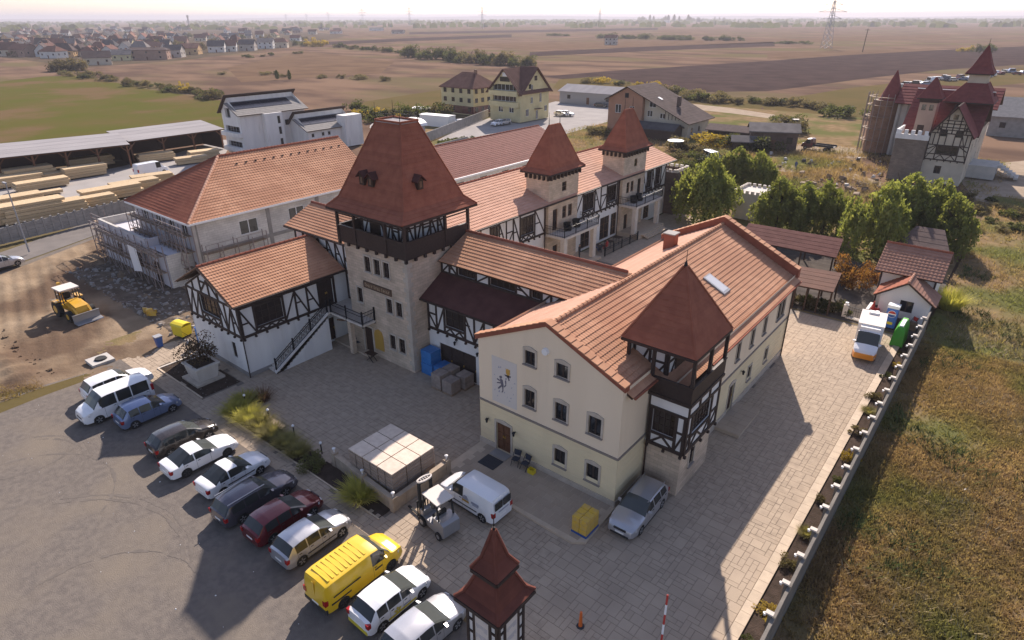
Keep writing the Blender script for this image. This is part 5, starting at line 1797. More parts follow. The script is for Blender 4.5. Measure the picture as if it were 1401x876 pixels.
# two yellow apartment houses and their yard
ya_ = thing('yellow_apartments', 'yellow four storey apartment house with balconies and steep brown roof, right of its twin', 'building', (-113, 148, 0))
wf = Wall(-122.0, 141.0, '-Y')
wx = Wall(-111.3, 141.0, '+X')
mb = MB()
yb_ = [(1.0, 9.2, 5.2, 6.7), (1.0, 9.2, 8.0, 9.6), (3.2, 7.4, 10.9, 12.4)]
yl_ = [(3.0, 4.6, 2.4, 3.8), (6.8, 8.4, 2.4, 3.8)]
yx_ = [(4.6, 5.6, 4.6, 6.2), (4.6, 5.6, 8.0, 9.4), (8.6, 9.6, 4.6, 7.0), (8.4, 9.6, 8.4, 9.6), (6.5, 7.6, 11.2, 12.4), (2.4, 3.8, 1.4, 3.2), (7.0, 8.0, .2, 2.6), (11.0, 12.2, 2.0, 3.5)]
H_ = 8.2
wallface(mb, wf, 10.7, 0, H_ + 1.6, yl_ + yb_[:2], gable=[(0, 8.2), (5.35, 13.6), (10.7, 8.2)], depth=.7)
wallface(mb, wx, 13, 0, H_, yx_[:3] + yx_[5:], gable=[(0, 7.6), (6.8, 13.4), (13, 7.8)])
wallface(mb, Wall(-111.3, 154, '+Y'), 10.7, 0, H_, gable=[(0, 8.2), (5.35, 13.2), (10.7, 8.2)])
wallface(mb, Wall(-122, 154, '-X'), 13, 0, H_)
emit('wall', mb, 'house_wall_4', ya_)
for h in yb_[:2]:
    window(ya_, wf, h, fm='white_frame', nx=6, nz=1, depth=.6)
    emit('balcony_parapet', MB().hexa([wf.P(.3, h[2] - 1.3, 0), wf.P(10.3, h[2] - 1.3, 0), wf.P(10.3, h[2], 0), wf.P(.3, h[2], 0)], [wf.P(.3, h[2] - 1.3, 1.0), wf.P(10.3, h[2] - 1.3, 1.0), wf.P(10.3, h[2], 1.0), wf.P(.3, h[2], 1.0)]), 'house_wall_4', ya_)
simple_windows(ya_, wf, yl_, nx=2, nz=1)
simple_windows(ya_, wx, yx_[:3] + yx_[5:], nx=2, nz=1)
piece('attic_window', 'glass', ya_, wf.P(5.35, 10.9, .03), (3.4, .06, 1.2))
piece('attic_gable_panel', 'white_paint', ya_, wf.P(5.35, 12.1, .02), (1.6, .05, 1.0))
piece('attic_window', 'glass', ya_, wx.P(6.8, 11.0, .03), (.06, 1.2, 1.2))
piece('attic_window', 'glass', ya_, wx.P(4.2, 9.0, .03), (.06, 1.0, 1.2))
mb = MB()
for f in ([(-122.8, 140.0, 7.2), (-116.65, 140.0, 13.4), (-116.65, 154.6, 13.4), (-122.8, 154.6, 7.2)], [(-116.65, 140.0, 13.4), (-110.6, 140.0, 7.2), (-110.6, 154.6, 7.2), (-116.65, 154.6, 13.4)],
          [(-110.5, 140.6, 6.9), (-110.5, 147.8, 13.6), (-116.6, 147.8, 13.6), (-116.6, 140.6, 6.9)], [(-110.5, 147.8, 13.6), (-110.5, 154.9, 7.0), (-116.6, 154.9, 7.0), (-116.6, 147.8, 13.6)]):
    mb.prism(f, (0, 0, .2))
emit('roof', mb, 'house_roof_1', ya_)
piece('entrance_canopy', 'house_roof_1', ya_, wx.P(7.5, 3.0, .5), (1.1, 2.6, .12))
yo = house('yellow_apartments', 'older yellow apartment house with hipped brown roof and maroon base, left of its twin', 'building', (-138.5, 150.5, 0), R(0), 13, 11, 7.6, 3.6, 'house_wall_4', 'house_roof_1', hip=.8, nwx=4, nwy=4, storeys=3)
emit('base_band', MB().box(-6.53, -5.53, 0, 6.53, 5.53, 2.2), 'paint_maroon', yo, raw=True)
house('grey_warehouse', 'low grey warehouse with pale metal roof behind the parked cars', 'warehouse', (-119, 191.5, 0), R(2), 22, 10.5, 3.8, 1.7, 'steel_grey', 'sheet_roof', nwx=3, nwy=2, chimney=False)
vn = house('white_container', 'long white flat topped trailer box by the concrete yard wall', 'container', (-126.5, 124.6, 0), R(8), 9.5, 3.2, 2.6, .12, 'white_paint', 'white_paint', wins=False, chimney=False, over=.1)
house('carport', 'small white carport roof among bushes behind the tower top', 'shed', (-141, 134, 0), R(12), 6, 4, 2.4, .2, 'concrete', 'white_paint', wins=False, chimney=False)
# chalet with brown roof
chx = thing('chalet', 'big chalet with terracotta gable wall and one long brown roof slope sweeping down right', 'house', (-76, 149, 0))
wf, wc = Wall(-85.7, 144.0, '-Y'), Wall(-76.3, 145.2, '-Y')
hc = [(2.0, 3.6, 4.6, 6.6), (6.0, 7.2, 4.8, 6.4), (4.4, 5.4, 8.0, 9.0)]
mb = MB()
wallface(mb, wf, 9.4, 0, 8.0, hc[:2], gable=[(0, 8.0), (5.2, 10.6), (9.4, 8.6)])
wallface(mb, Wall(-76.3, 144.0, '+X'), 1.2, 0, 8.6)
emit('terracotta_wall', mb, 'terracotta', chx)
hc2 = [(.8, 2.2, 4.2, 5.6), (4.2, 5.6, 4.0, 5.2), (1.2, 3.0, 6.4, 7.6), (8.2, 9.2, 1.0, 2.6)]
mb = MB()
wallface(mb, wc, 11.6, 0, 8.6, hc2, gable=[(0, 8.6), (11.6, 3.9)])
wallface(mb, Wall(-64.7, 145.2, '+X'), 11.8, 0, 3.9, [(2, 3, 1, 2.2), (6, 7, 1, 2.2)])
emit('cream_wall', mb, 'house_wall_0', chx)
simple_windows(chx, wf, hc[:2], nx=2, nz=1)
simple_windows(chx, wc, hc2, nx=2, nz=1)
piece('attic_window', 'glass', chx, wf.P(5.0, 8.8, .03), (1.0, .06, 1.1))
mb = MB()
wallface(mb, Wall(-64.7, 157.0, '+Y'), 21, 0, 8.0, gable=[(0, 3.9), (15.8, 10.6), (21, 8.0)])
wallface(mb, Wall(-85.7, 157.0, '-X'), 13, 0, 8.0)
emit('rear_wall', mb, 'house_wall_0', chx)
roofplane(chx, (-63.6, 143.2, 3.55), (-63.6, 158.0, 3.55), (-80.5, 143.2, 10.9), (-80.5, 158.0, 10.9), 'house_roof_2', step=.9, lip=.03)
roofplane(chx, (-86.6, 158.0, 7.6), (-86.6, 143.2, 7.6), (-80.5, 158.0, 10.9), (-80.5, 143.2, 10.9), 'house_roof_2', step=.9, lip=.03)
piece('chimney', 'dark_brick', chx, (-70.0, 150.5, 7.6), (.8, .8, 2.2))
piece('skylight', 'white_paint', chx, (-74.0, 148.5, 8.16), (1.2, .8, .1), (0, .41, 0))
for i in range(7):
    beam(chx, 'timber_beam', 'dark_wood', wc.P(5.6 + i * .9, 3.9, .03), wc.P(5.6 + i * .9, 6.3 - i * .36, .03), .14, .07, wc.n)
house('dark_canopy', 'dark grey pergola canopy before the cream side of the chalet', 'canopy', (-71.5, 142.6, 0), R(0), 11, 5, 2.5, 1.0, 'dark_wood', 'house_roof_5', wins=False, chimney=False)
house('low_shed', 'long low brown roofed shed right of the chalet', 'shed', (-55, 151.5, 0), R(4), 13, 4, 2.3, .9, 'dark_wood', 'tile_slate', nwx=3, wins=True, chimney=False)
house('ruined_barn', 'half ruined grey brown brick barn with broken roof', 'barn', (-45.5, 146.5, 0), R(24), 9.5, 6, 4.0, 1.2, 'dark_brick', 'house_roof_3', nwx=3, storeys=1, chimney=False)
house('lean_to_shed', 'small grey lean-to shed attached before the ruined barn', 'shed', (-49.6, 141.5, 0), R(24), 5, 3.5, 2.0, .8, 'dark_wood', 'house_roof_3', wins=False, chimney=False)
gh = house('grey_farm_hall', 'long grey roofed hall at the right edge beyond the castle', 'building', (2.5, 203, 0), R(4), 27, 13, 4.6, 3.6, 'concrete', 'tile_grey', nwx=5, nwy=2, chimney=False)
house('grey_farm_hall', 'taller pale roofed hall section behind the grey farm hall', 'building', (7.5, 217, 0), R(4), 22, 12, 5.5, 4.2, 'house_wall_1', 'tile_grey', nwx=5, nwy=2, chimney=False)

# castle-like house
ca = thing('castle_house', 'castle-like house with maroon roofs, half-timbered gable and stone battlements', 'house', (-14.5, 143, 0))
cx0, cxm, cx1, cy0, cy1 = -19.2, -14.6, -8.6, 130.0, 158
wf, wx = Wall(cxm, cy0, '-Y'), Wall(cx1, cy0, '+X')
mb = MB()
cg = [(1.9, 2.9, 1.7, 3.0)]
wallface(mb, wf, 6.0, 0, 4.0, cg)
wallface(mb, wx, 28, 0, 7.5, [(a, a + 1, z, z + 1.4) for a in (4, 10, 16, 22) for z in (2, 5)])
wallface(mb, Wall(cx1, cy1, '+Y'), 10.6, 0, 8.0)
wallface(mb, Wall(cx0, cy1, '-X'), 20, 0, 8.0)
wallface(mb, Wall(cx0, 138, '-Y'), 5, 0, 8.5)
emit('cream_wall', mb, 'house_wall_0', ca)
window(ca, wf, cg[0], nx=2, nz=2)
for a in (4, 10, 16, 22):
    for z in (2, 5):
        window(ca, wx, (a, a + 1, z, z + 1.4), nx=1, nz=1)
mb = MB()
wallface(mb, wf, 6.0, 4.0, 8.3, [(1.5, 4.5, 5.0, 6.3)], gable=[(0, 8.3), (3.0, 12.6), (6.0, 8.3)])
emit('timber_gable', mb, 'house_wall_0', ca)
window(ca, wf, (1.5, 4.5, 5.0, 6.3), nx=3, nz=2)
for a in (1.7, 4.0):
    piece('window', 'glass', ca, wf.P(a + .15, 8.4, .03), (1.1, .06, 1.1))
piece('window', 'glass', ca, wf.P(3.0, 11.0, .03), (.7, .06, .8))
timber(ca, wf, 6.0, 4.0, 8.4, [(1.5, 4.5, 5.0, 6.3)], 71, t=.16, panel=.9)
for (a, z0, c, z1) in ((.1, 8.35, 3, 12.5), (5.9, 8.35, 3, 12.5), (1.0, 9.3, 5.0, 9.3), (1.8, 10.4, 4.2, 10.4), (2.1, 8.4, 2.1, 11.2), (3.9, 8.4, 3.9, 11.2), (3, 8.4, 3, 10.4), (1.0, 8.4, 1.0, 9.6), (5.0, 8.4, 5.0, 9.6), (2.1, 8.4, .9, 9.3), (3.9, 8.4, 5.1, 9.3)):
    beam(ca, 'timber_beam', 'timber', wf.P(a, z0, .04), wf.P(c, z1, .04), .15, .08, wf.n)
roofplane(ca, (-8.2, 129.2, 7.9), (-8.2, 136.5, 7.9), (-11.6, 129.2, 12.8), (-11.6, 136.5, 12.8), 'tile_castle', step=.6)
roofplane(ca, (-15.0, 136.5, 7.9), (-15.0, 129.2, 7.9), (-11.6, 136.5, 12.8), (-11.6, 129.2, 12.8), 'tile_castle', step=.6)
# big roof with steep cap
roofplane(ca, (-19.8, 134.2, 7.6), (-8.0, 134.2, 7.6), (-19.8, 142.5, 14.0), (-8.0, 142.5, 14.0), 'tile_castle', step=.7)
roofplane(ca, (-8.0, 151, 8.3), (-19.8, 151, 8.3), (-8.0, 142.5, 14.0), (-19.8, 142.5, 14.0), 'tile_castle', step=.9)
emit('ridge_flashing', MB().bar((-19.8, 142.5, 14.06), (-8.0, 142.5, 14.06), .2, .12), 'white_paint', ca)
roofplane(ca, (-24.5, 151.5, 10.3), (-7.5, 151.5, 10.3), (-24.5, 157, 13.6), (-7.5, 157, 13.6), 'tile_castle', step=.9)
roofplane(ca, (-7.5, 162, 10.3), (-24.5, 162, 10.3), (-7.5, 157, 13.6), (-24.5, 157, 13.6), 'tile_castle', step=1.2)
pyr_roof(ca, -14.8, -7.6, 137.4, 146.0, 12.6, -12.4, -9.4, 139.6, 143.6, 15.6, 'tile_castle', step=.6)
emit('lantern_wall', MB().box(-12.3, 139.7, 15.4, -9.5, 143.5, 17.2), 'house_wall_0', ca)
pyr_roof(ca, -12.9, -8.9, 139.1, 144.1, 17.1, -10.95, -10.85, 141.55, 141.65, 21.4, 'tile_castle', step=.6, kick=(.7, .9, 18.2))
emit('finial', MB().tube((-10.9, 141.6, 21.3), (-10.9, 141.6, 22.6), .06, .02, 5), 'dark_iron', ca)
# stone bastion with battlements
mb = MB()
wallface(mb, Wall(cx0 - .2, 129.2, '-Y'), 4.8, 0, 7.0)
wallface(mb, Wall(cx0 - .2, 138, '-X'), 8.8, 0, 7.0)
mb.box(cx0, 129.5, 6.3, cxm, 138, 6.4)
mb.face((cxm, 129.2, 0), (cxm, 130.2, 0), (cxm, 130.2, 7), (cxm, 129.2, 7))
emit('stone_bastion', mb, 'castle_stone', ca)
emit('battlement_band', MB().box(cx0 - .35, 129.05, 7.0, cxm + .1, 129.5, 7.8).box(cx0 - .35, 129.5, 7.0, cx0 + .1, 138, 7.8), 'white_plaster', ca)
crenel(ca, cx0 - .35, cxm + .1, 129.05, 138, 7.8, sides=('-Y', '-X'), h=.7, n_w=.45)
# stair turret behind the battlements
emit('turret_wall', MB().box(-17.6, 132.6, 6.4, -15.0, 135.6, 13.4), 'turret_plaster', ca)
emit('turret_band', MB().box(-17.75, 132.45, 12.7, -14.85, 135.75, 13.4), 'dark_wood', ca)
wt = Wall(-17.6, 132.6, '-Y')
for a in (.35, 1.45):
    piece('window', 'glass', ca, wt.P(a + .4, 11.9, .03), (.6, .06, .9))
piece('door', 'dark_wood', ca, wt.P(1.0, 7.8, .03), (1.0, .06, 2.4))
pyr_roof(ca, -18.1, -14.5, 132.1, 136.1, 13.4, -16.35, -16.25, 134.0, 134.2, 16.6, 'tile_castle', step=.6, kick=(.45, .45, 14.1))
for (a, z0, c, z1) in ((1.5, 9.9, 4.5, 9.9), (.5, 8.9, 5.5, 8.9), (1.4, 8.4, 1.4, 10.0), (4.6, 8.4, 4.6, 10.0), (.2, 6.4, 5.8, 6.4), (.2, 4.9, 1.4, 4.9), (4.6, 4.9, 5.8, 4.9), (.2, 5.6, 1.4, 6.4), (5.8, 5.6, 4.6, 6.4), (.7, 6.4, .7, 8.4), (5.3, 6.4, 5.3, 8.4), (2.4, 6.4, 2.4, 8.4), (3.6, 6.4, 3.6, 8.4)):
    beam(ca, 'timber_beam', 'timber', wf.P(a, z0, .04), wf.P(c, z1, .04), .14, .08, wf.n)
emit('dormer', MB().prism([(-13.9, 137.0, 9.6), (-11.5, 137.0, 9.6), (-12.7, 137.0, 12.2)], (0, 4, 0)), 'timber', ca)
# side stair block
emit('terrace_block', MB().box(-8.6, 139, 0, -4.5, 146, 2.2), 'pale_concrete', ca)
for i in range(6):
    piece('stair_step', 'pale_concrete', ca, (-4.2 + i * .55, 143, 1.9 - i * .33), (.58, 3.4, .36))
# unfinished round tower with scaffold rings
tt = thing('round_tower', 'unplastered round brick tower with maroon cone roof and scaffolding, left of the castle house', 'tower', (-26.5, 156, 0))
emit('brick_shaft', MB().tube((-26.5, 156, 0), (-26.5, 156, 10.4), 2.7, 2.7, 20), 'red_block', tt, smooth=True)
emit('cone_roof', MB().tube((-26.0, 156, 10.4), (-26.0, 156, 16.2), 2.3, .05, 20), 'tile_castle', tt, smooth=True)
emit('grey_side_wall', MB().box(-24.0, 153.2, 0, -19.2, 158, 10.2), 'pale_concrete', tt)
for i in range(4):
    piece('wall_pier', 'concrete', tt, (-23.4 + i * 1.3, 153.1, 5.0), (.35, .25, 10.0))
for z in (2.4, 4.8, 7.2, 9.4, 11):
    b = MB()
    for i in range(9):
        a0, a1 = PI * .75 + PI * .9 * i / 9, PI * .75 + PI * .9 * (i + 1) / 9
        q = [(-26.5 + r_ * math.cos(a), 156 + r_ * math.sin(a), z) for r_, a in ((3.0, a0), (3.7, a0), (3.7, a1), (3.0, a1))]
        b.prism(q, (0, 0, .08))
    emit('scaffold_ring', b, 'old_lumber', tt)
for i in range(10):
    a = PI * .75 + PI * .9 * i / 9
    emit('scaffold_pole', MB().tube((-26.5 + 3.75 * math.cos(a), 156 + 3.75 * math.sin(a), 0), (-26.5 + 3.75 * math.cos(a), 156 + 3.75 * math.sin(a), 11.8), .06, n=5), 'pipe_steel', tt)

# ---------------------------------------------------------------- garden side of the hall
gz_ = thing('garden_house', 'white garden house with brown tiled roof beside the right boundary', 'house', (-7.0, 82.5, 0))
wf = Wall(-8.6, 67.8, '-Y')
wx = Wall(-3.85, 67.8, '+X')
mb = MB()
wallface(mb, wf, 4.75, 0, 4.0)
wallface(mb, wx, 5.0, 0, 4.0, gable=[(0, 4.1), (2.1, 5.6), (5.0, 4.1)])
wallface(mb, Wall(-3.85, 72.8, '+Y'), 4.75, 0, 4.1)
wallface(mb, Wall(-8.6, 72.8, '-X'), 5.0, 0, 4.0)
emit('wall', mb, 'white_plaster', gz_)
for a in (.1, 2.4, 4.65):
    beam(gz_, 'timber_beam', 'timber', wf.P(a, 0, .04), wf.P(a, 3.9, .04), .15, .08, wf.n)
roofplane(gz_, (-9.0, 66.75, 3.9), (-3.4, 66.75, 3.9), (-9.0, 69.9, 5.85), (-3.4, 69.9, 5.85), 'tile_brown', wave=.015, wl=.32, step=.36, lip=.05)
roofplane(gz_, (-3.4, 73.6, 3.9), (-9.0, 73.6, 3.9), (-3.4, 69.9, 5.85), (-9.0, 69.9, 5.85), 'tile_brown', step=.5)
ridge(gz_, (-9.0, 69.9, 5.9), (-3.4, 69.9, 5.9))
ki = thing('kiosk_house', 'small white gabled kiosk in front of the garden house', 'kiosk', (-5.7, 66, 0))
wf = Wall(-7.75, 65.0, '-Y')
mb = MB()
kh = [(1.7, 2.8, 1.0, 2.1)]
wallface(mb, wf, 4.0, 0, 2.5, kh, gable=[(0, 2.5), (2.0, 3.85), (4.0, 2.5)])
wallface(mb, Wall(-3.75, 65.0, '+X'), 2.8, 0, 2.5)
wallface(mb, Wall(-7.75, 67.8, '-X'), 2.8, 0, 2.5)
emit('wall', mb, 'white_plaster', ki)
window(ki, wf, kh[0], nx=2, nz=1)
roofplane(ki, (-3.2, 64.45, 2.25), (-3.2, 67.9, 2.25), (-5.75, 64.45, 4.05), (-5.75, 67.9, 4.05), 'tile_brown', wave=.015, wl=.32, step=.33, lip=.05)
roofplane(ki, (-8.3, 67.9, 2.25), (-8.3, 64.45, 2.25), (-5.75, 67.9, 4.05), (-5.75, 64.45, 4.05), 'tile_red', wave=.015, wl=.32, step=.33, lip=.05)
ridge(ki, (-5.75, 64.4, 4.1), (-5.75, 67.9, 4.1), 'tile_brown')
emit('side_wall', MB().box(-8.5, 63.6, 0, -8.25, 65.6, 1.0), 'white_plaster', ki)
# pergola roofs
def canopy(label, pts, z0, z1, m, posts=True, name='pergola', th=.12):
    """flat sloping roof: pts = eave a, eave b, top b, top a"""
    t = thing(name, label, 'pergola', (sum(p[0] for p in pts) / 4, sum(p[1] for p in pts) / 4, 0))
    q = [Vector((p[0], p[1], z)) for p, z in zip(pts, (z0, z0, z1, z1))]
    roofplane(t, q[0], q[1], q[3], q[2], m, step=.9, lip=.03, deck=th, name='roof_strip')
    for a, b_ in ((0, 1), (3, 2)):
        for k in range(4):
            s = q[a].lerp(q[b_], .03 + .94 * k / 3)
            piece('post', 'dark_wood', t, (s.x, s.y, (s.z - .12) / 2), (.15, .15, s.z - .12))
    return t


canopy('long dark red pergola roof under the willows behind the hall', [(-24.2, 72.2), (-13.6, 72.2), (-14.2, 76.9), (-24.8, 76.4)], 2.5, 3.3, 'felt')
canopy('flat brown canopy roof right behind the far gable of the cream hall', [(-14.7, 61.9), (-11.3, 62.2), (-11.8, 66.9), (-15.8, 66.3)], 2.4, 2.8, 'canopy_felt')
canopy('dusty brown gazebo roof among the willows behind the garden house', [(-9.6, 82), (-4.4, 82), (-5.6, 85), (-8.4, 85)], 2.5, 4.0, 'tile_slate', name='gazebo')
cw = thing('battlement_lodge', 'small grey stone lodge with white battlements half hidden by willows', 'building', (-29.3, 91, 0))
emit('stone_wall', MB().box(-31.4, 88.6, 0, -27.2, 93.5, 3.7), 'pale_concrete', cw)
crenel(cw, -31.5, -27.1, 88.5, 93.6, 3.7, h=.4, n_w=.32, cap='white_stone')


# ================================================================== VEHICLES (local axes: nose = +x)
def lerp_prof(pts, x, k):
    for a, b in zip(pts, pts[1:]):
        if a[0] - 1e-6 <= x <= b[0] + 1e-6:
            t = (x - a[0]) / max(1e-6, b[0] - a[0])
            return a[k] + (b[k] - a[k]) * t
    return pts[-1][k] if x > pts[-1][0] else pts[0][k]


def car(label, cat, name, loc, rz, paint, W_, prof, belt, sideglass, axles, wr, group=None, zlow=.2, glassW=(), glassB=(), taper=.20, low_trim=True, rails=False, side_trim=None, extra=None, mirror=True, cabw=.80, plate=True, roofline=True, taillight_h=None, rim='rim'):
    """prof: roof line [(x, z)], tail to nose.  belt: waist line [(x, z)].  glassW / glassB: x ranges of windscreen and rear window."""
    t = thing(name, label, cat, loc, rz, group, local=True)
    x0, x1 = prof[0][0], prof[-1][0]
    xs = set(p[0] for p in prof) | {a for g in sideglass for a in g} | set(glassW) | set(glassB)
    for xa in axles:
        for k in (-1.12, -1.02, -.8, -.45, 0, .45, .8, 1.02, 1.12):
            xs.add(xa + k * wr)
    xs |= {x0 + .04, x0 + .12, x0 + .3, x1 - .04, x1 - .12, x1 - .28, x1 - .5}
    xs = sorted(x for x in xs if x0 <= x <= x1)
    st = [xs[0]]
    for x in xs[1:]:
        if x - st[-1] > .012:
            st.append(x)
    ring = []
    for x in st:
        zt, zb = lerp_prof(prof, x, 1), lerp_prof(belt, x, 1)
        ef, eb = x1 - x, x - x0
        hw = W_ / 2
        if ef < .9:
            hw *= 1 - taper * (1 - ef / .9) ** 2.2
        if eb < .5:
            hw *= 1 - taper * .7 * (1 - eb / .5) ** 2.2
        zl = zlow + (.07 if ef < .1 or eb < .1 else 0)
        za = zl
        for xa in axles:
            d = abs(x - xa) / (wr * 1.12)
            if d < 1:
                za = max(za, wr + wr * 1.12 * math.sqrt(1 - d * d) * .95)
        zm = max((zl + zb) * .52, za + .03)
        zm = min(zm, zb - .04)
        za = min(za, zm - .02)
        gh_ = zt - zb > .03
        if gh_:
            f = min(1, (zt - zb) / .35)
            hr = hw * (1 - (1 - cabw) * f)
            r = [(0, zl), (hw * .90, za if za > zl else zl), (hw * .985, max(za, zl + .06)), (hw, zm), (hw * .972, zb), (hr, zt - .055), (hr * .86, zt - .005), (0, zt + .03)]
        else:
            zc = min(zt, zb + .03)
            r = [(0, zl), (hw * .90, za if za > zl else zl), (hw * .985, max(za, zl + .06)), (hw, zm), (hw * .96, zc - .07), (hw * .88, zc - .02), (hw * .68, zc + .005), (0, zc + .03)]
        ring.append(r)
    K = 8
    vs = []
    for x, r in zip(st, ring):
        vs += [(x, -y, z) for y, z in r] + [(x, y, z) for y, z in r[::-1]]
    body, gl, wsc, rwn = MB(), {0: MB(), 1: MB()}, MB(), MB()
    body.v = list(vs)
    for i in range(len(st) - 1):
        a, b = i * 2 * K, (i + 1) * 2 * K
        xm = (st[i] + st[i + 1]) / 2
        tall = lerp_prof(prof, xm, 1) - lerp_prof(belt, xm, 1) > .10
        inW = len(glassW) == 2 and glassW[0] < xm < glassW[1]
        inB = len(glassB) == 2 and glassB[0] < xm < glassB[1]
        inS = any(g[0] < xm < g[1] for g in sideglass)
        for k in range(2 * K):
            k2 = (k + 1) % (2 * K)
            f = (a + k, a + k2, b + k2, b + k)
            if k == K - 1 or k == 2 * K - 1:
                if k == 2 * K - 1:
                    continue
            kk = k if k < K else 2 * K - 2 - k
            if kk == 4 and inS and tall:
                gl[0 if k < K else 1].face(*[vs[q] for q in f])
            elif inW and kk in (5, 6):
                wsc.face(*[vs[q] for q in f])
            elif inB and kk in (5, 6):
                rwn.face(*[vs[q] for q in f])
            else:
                body.f.append(f)
    body.f.append(tuple(range(2 * K - 1, -1, -1)))
    n0 = (len(st) - 1) * 2 * K
    body.f.append(tuple(range(n0, n0 + 2 * K)))
    emit('body', body, paint, t, smooth=True, ang=38, raw=True)
    for s in (0, 1):
        if gl[s].f:
            emit('side_window', gl[s], 'car_glass', t, raw=True)
    if wsc.f:
        emit('windscreen', wsc, 'windscreen_glass', t, smooth=True, raw=True)
    if rwn.f:
        emit('rear_window', rwn, 'car_glass', t, smooth=True, raw=True)
    hw = W_ / 2
    for xa in axles:
        for s in (-1, 1):
            wo = emit('wheel', MB().tube((xa, s * (hw - .22), wr), (xa, s * (hw - .015), wr), wr, n=18), 'tyre', t, raw=True)
            b = MB()
            yy = s * (hw - .012)
            b.tube((xa, s * (hw - .10), wr), (xa, yy - s * .02, wr), wr * .64, n=14)
            for q in range(5):
                a_ = 2 * PI * q / 5 + .3
                b.bar((xa + .05 * math.cos(a_), yy, wr + .05 * math.sin(a_)), (xa + wr * .62 * math.cos(a_), yy, wr + wr * .62 * math.sin(a_)), .07, .02, (0, 1, 0))
            emit('rim', b, rim, wo, raw=True)
    # lamps, plates, mirrors
    zbF, zbB = lerp_prof(belt, x1 - .3, 1), lerp_prof(belt, x0 + .15, 1)
    for s in (-1, 1):
        zf = min(zbF, lerp_prof(prof, x1 - .2, 1)) - .17
        b = MB().hexa([(x1 - .42, s * hw * .975, zf), (x1 - .06, s * hw * .76, zf - .05), (x1 - .06, s * hw * .76, zf + .08), (x1 - .42, s * hw * .965, zf + .12)],
                      [(x1 - .40, s * hw * .70, zf), (x1 + .004, s * hw * .52, zf - .05), (x1 - .02, s * hw * .52, zf + .08), (x1 - .40, s * hw * .70, zf + .12)])
        emit('headlight', b, 'lamp_clear', t, raw=True)
        ztl = taillight_h or (zbB - .28, zbB - .04)
        b = MB().box(x0 - .012, s * hw * .70, ztl[0], x0 + .18, s * hw * .93, ztl[1]) if s > 0 else MB().box(x0 - .012, -hw * .93, ztl[0], x0 + .18, -hw * .70, ztl[1])
        emit('taillight', b, 'lamp_red', t, raw=True)
        if mirror and len(glassW) == 2:
            xm = glassW[1] - .45 if glassW[1] - glassW[0] > .4 else glassW[0]
            zz = lerp_prof(belt, xm, 1) + .03
            b = MB().hexa([(xm, s * (hw * .95), zz), (xm + .16, s * (hw * .95), zz), (xm + .16, s * (hw * .95), zz + .13), (xm, s * (hw * .95), zz + .16)],
                          [(xm - .01, s * (hw + .17), zz + .02), (xm + .09, s * (hw + .17), zz + .02), (xm + .09, s * (hw + .17), zz + .13), (xm - .01, s * (hw + .17), zz + .15)])
            emit('wing_mirror', b, paint, t, raw=True)
    if plate:
        emit('number_plate', MB().box(x0 - .012, -.26, .52, x0 + .01, .26, .63), 'white_paint', t, raw=True)
        emit('number_plate', MB().box(x1 - .01, -.26, .36, x1 + .014, .26, .47), 'white_paint', t, raw=True)
    emit('grille', MB().box(x1 - .05, -hw * .42, min(zbF, .7) - .14, x1 + .008, hw * .42, min(zbF, .7) - .02), 'bumper', t, raw=True)
    if low_trim:
        b = MB()
        xa, xb = axles[0] + wr * 1.15, axles[1] - wr * 1.15
        for s in (-1, 1):
            b.box(xa, min(s * hw * .93, s * (hw * .99)), zlow - .03, xb, max(s * hw * .93, s * (hw * .99)), zlow + .075)
        b.box(x0 + .02, -hw * .72, zlow, x0 + .12, hw * .72, zlow + .16)
        b.box(x1 - .14, -hw * .62, zlow, x1 + .004, hw * .62, zlow + .14)
        emit('lower_trim', b, 'bumper', t, raw=True)
    if side_trim:
        b = MB()
        xa, xb = axles[0] + wr * 1.2, axles[1] - wr * 1.2
        for s in (-1, 1):
            b.box(xa, min(s * (hw - .02), s * (hw + .012)), side_trim, xb, max(s * (hw - .02), s * (hw + .012)), side_trim + .07)
        emit('side_moulding', b, 'bumper', t, raw=True)
    if sideglass:
        for s in (-1, 1):
            b = MB()
            for g in sideglass:
                for xd in ((g[0] + .02,) if g is not sideglass[-1] else (g[0] + .02, g[1] - .25)):
                    zb = lerp_prof(belt, xd, 1)
                    zz0 = zlow + .1
                    if any(abs(xd - xa) < wr * 1.15 for xa in axles):
                        zz0 = wr * 2.15
                    zm = (zlow + zb) * .52
                    if zz0 < zb - .1:
                        b.face((xd, s * (hw * .985 + .004), zz0), (xd + .014, s * (hw * .985 + .004), zz0), (xd + .014, s * (hw + .003), max(zm, zz0)), (xd, s * (hw + .003), max(zm, zz0)))
                        b.face((xd, s * (hw + .003), max(zm, zz0)), (xd + .014, s * (hw + .003), max(zm, zz0)), (xd + .014, s * (hw * .972 + .004), zb - .01), (xd, s * (hw * .972 + .004), zb - .01))
                zb = lerp_prof(belt, g[0] + .2, 1) - .12
                b.box(g[0] + .10, min(s * (hw * .97), s * (hw * .97 + .035)), zb, g[0] + .26, max(s * (hw * .97), s * (hw * .97 + .035)), zb + .025)
            emit('door_seams', b, 'bumper', t, raw=True)
    if rails:
        for s in (-1, 1):
            xa, xb = sideglass[0][0] - .1, sideglass[-1][1] - .35
            zr = lerp_prof(prof, (xa + xb) / 2, 1)
            emit('roof_rail', MB().bar((xa, s * hw * cabw * .9, zr + .04), (xb, s * hw * cabw * .9, zr + .03), .04, .05), 'rim', t, raw=True)
    if extra:
        extra(t)
    return t


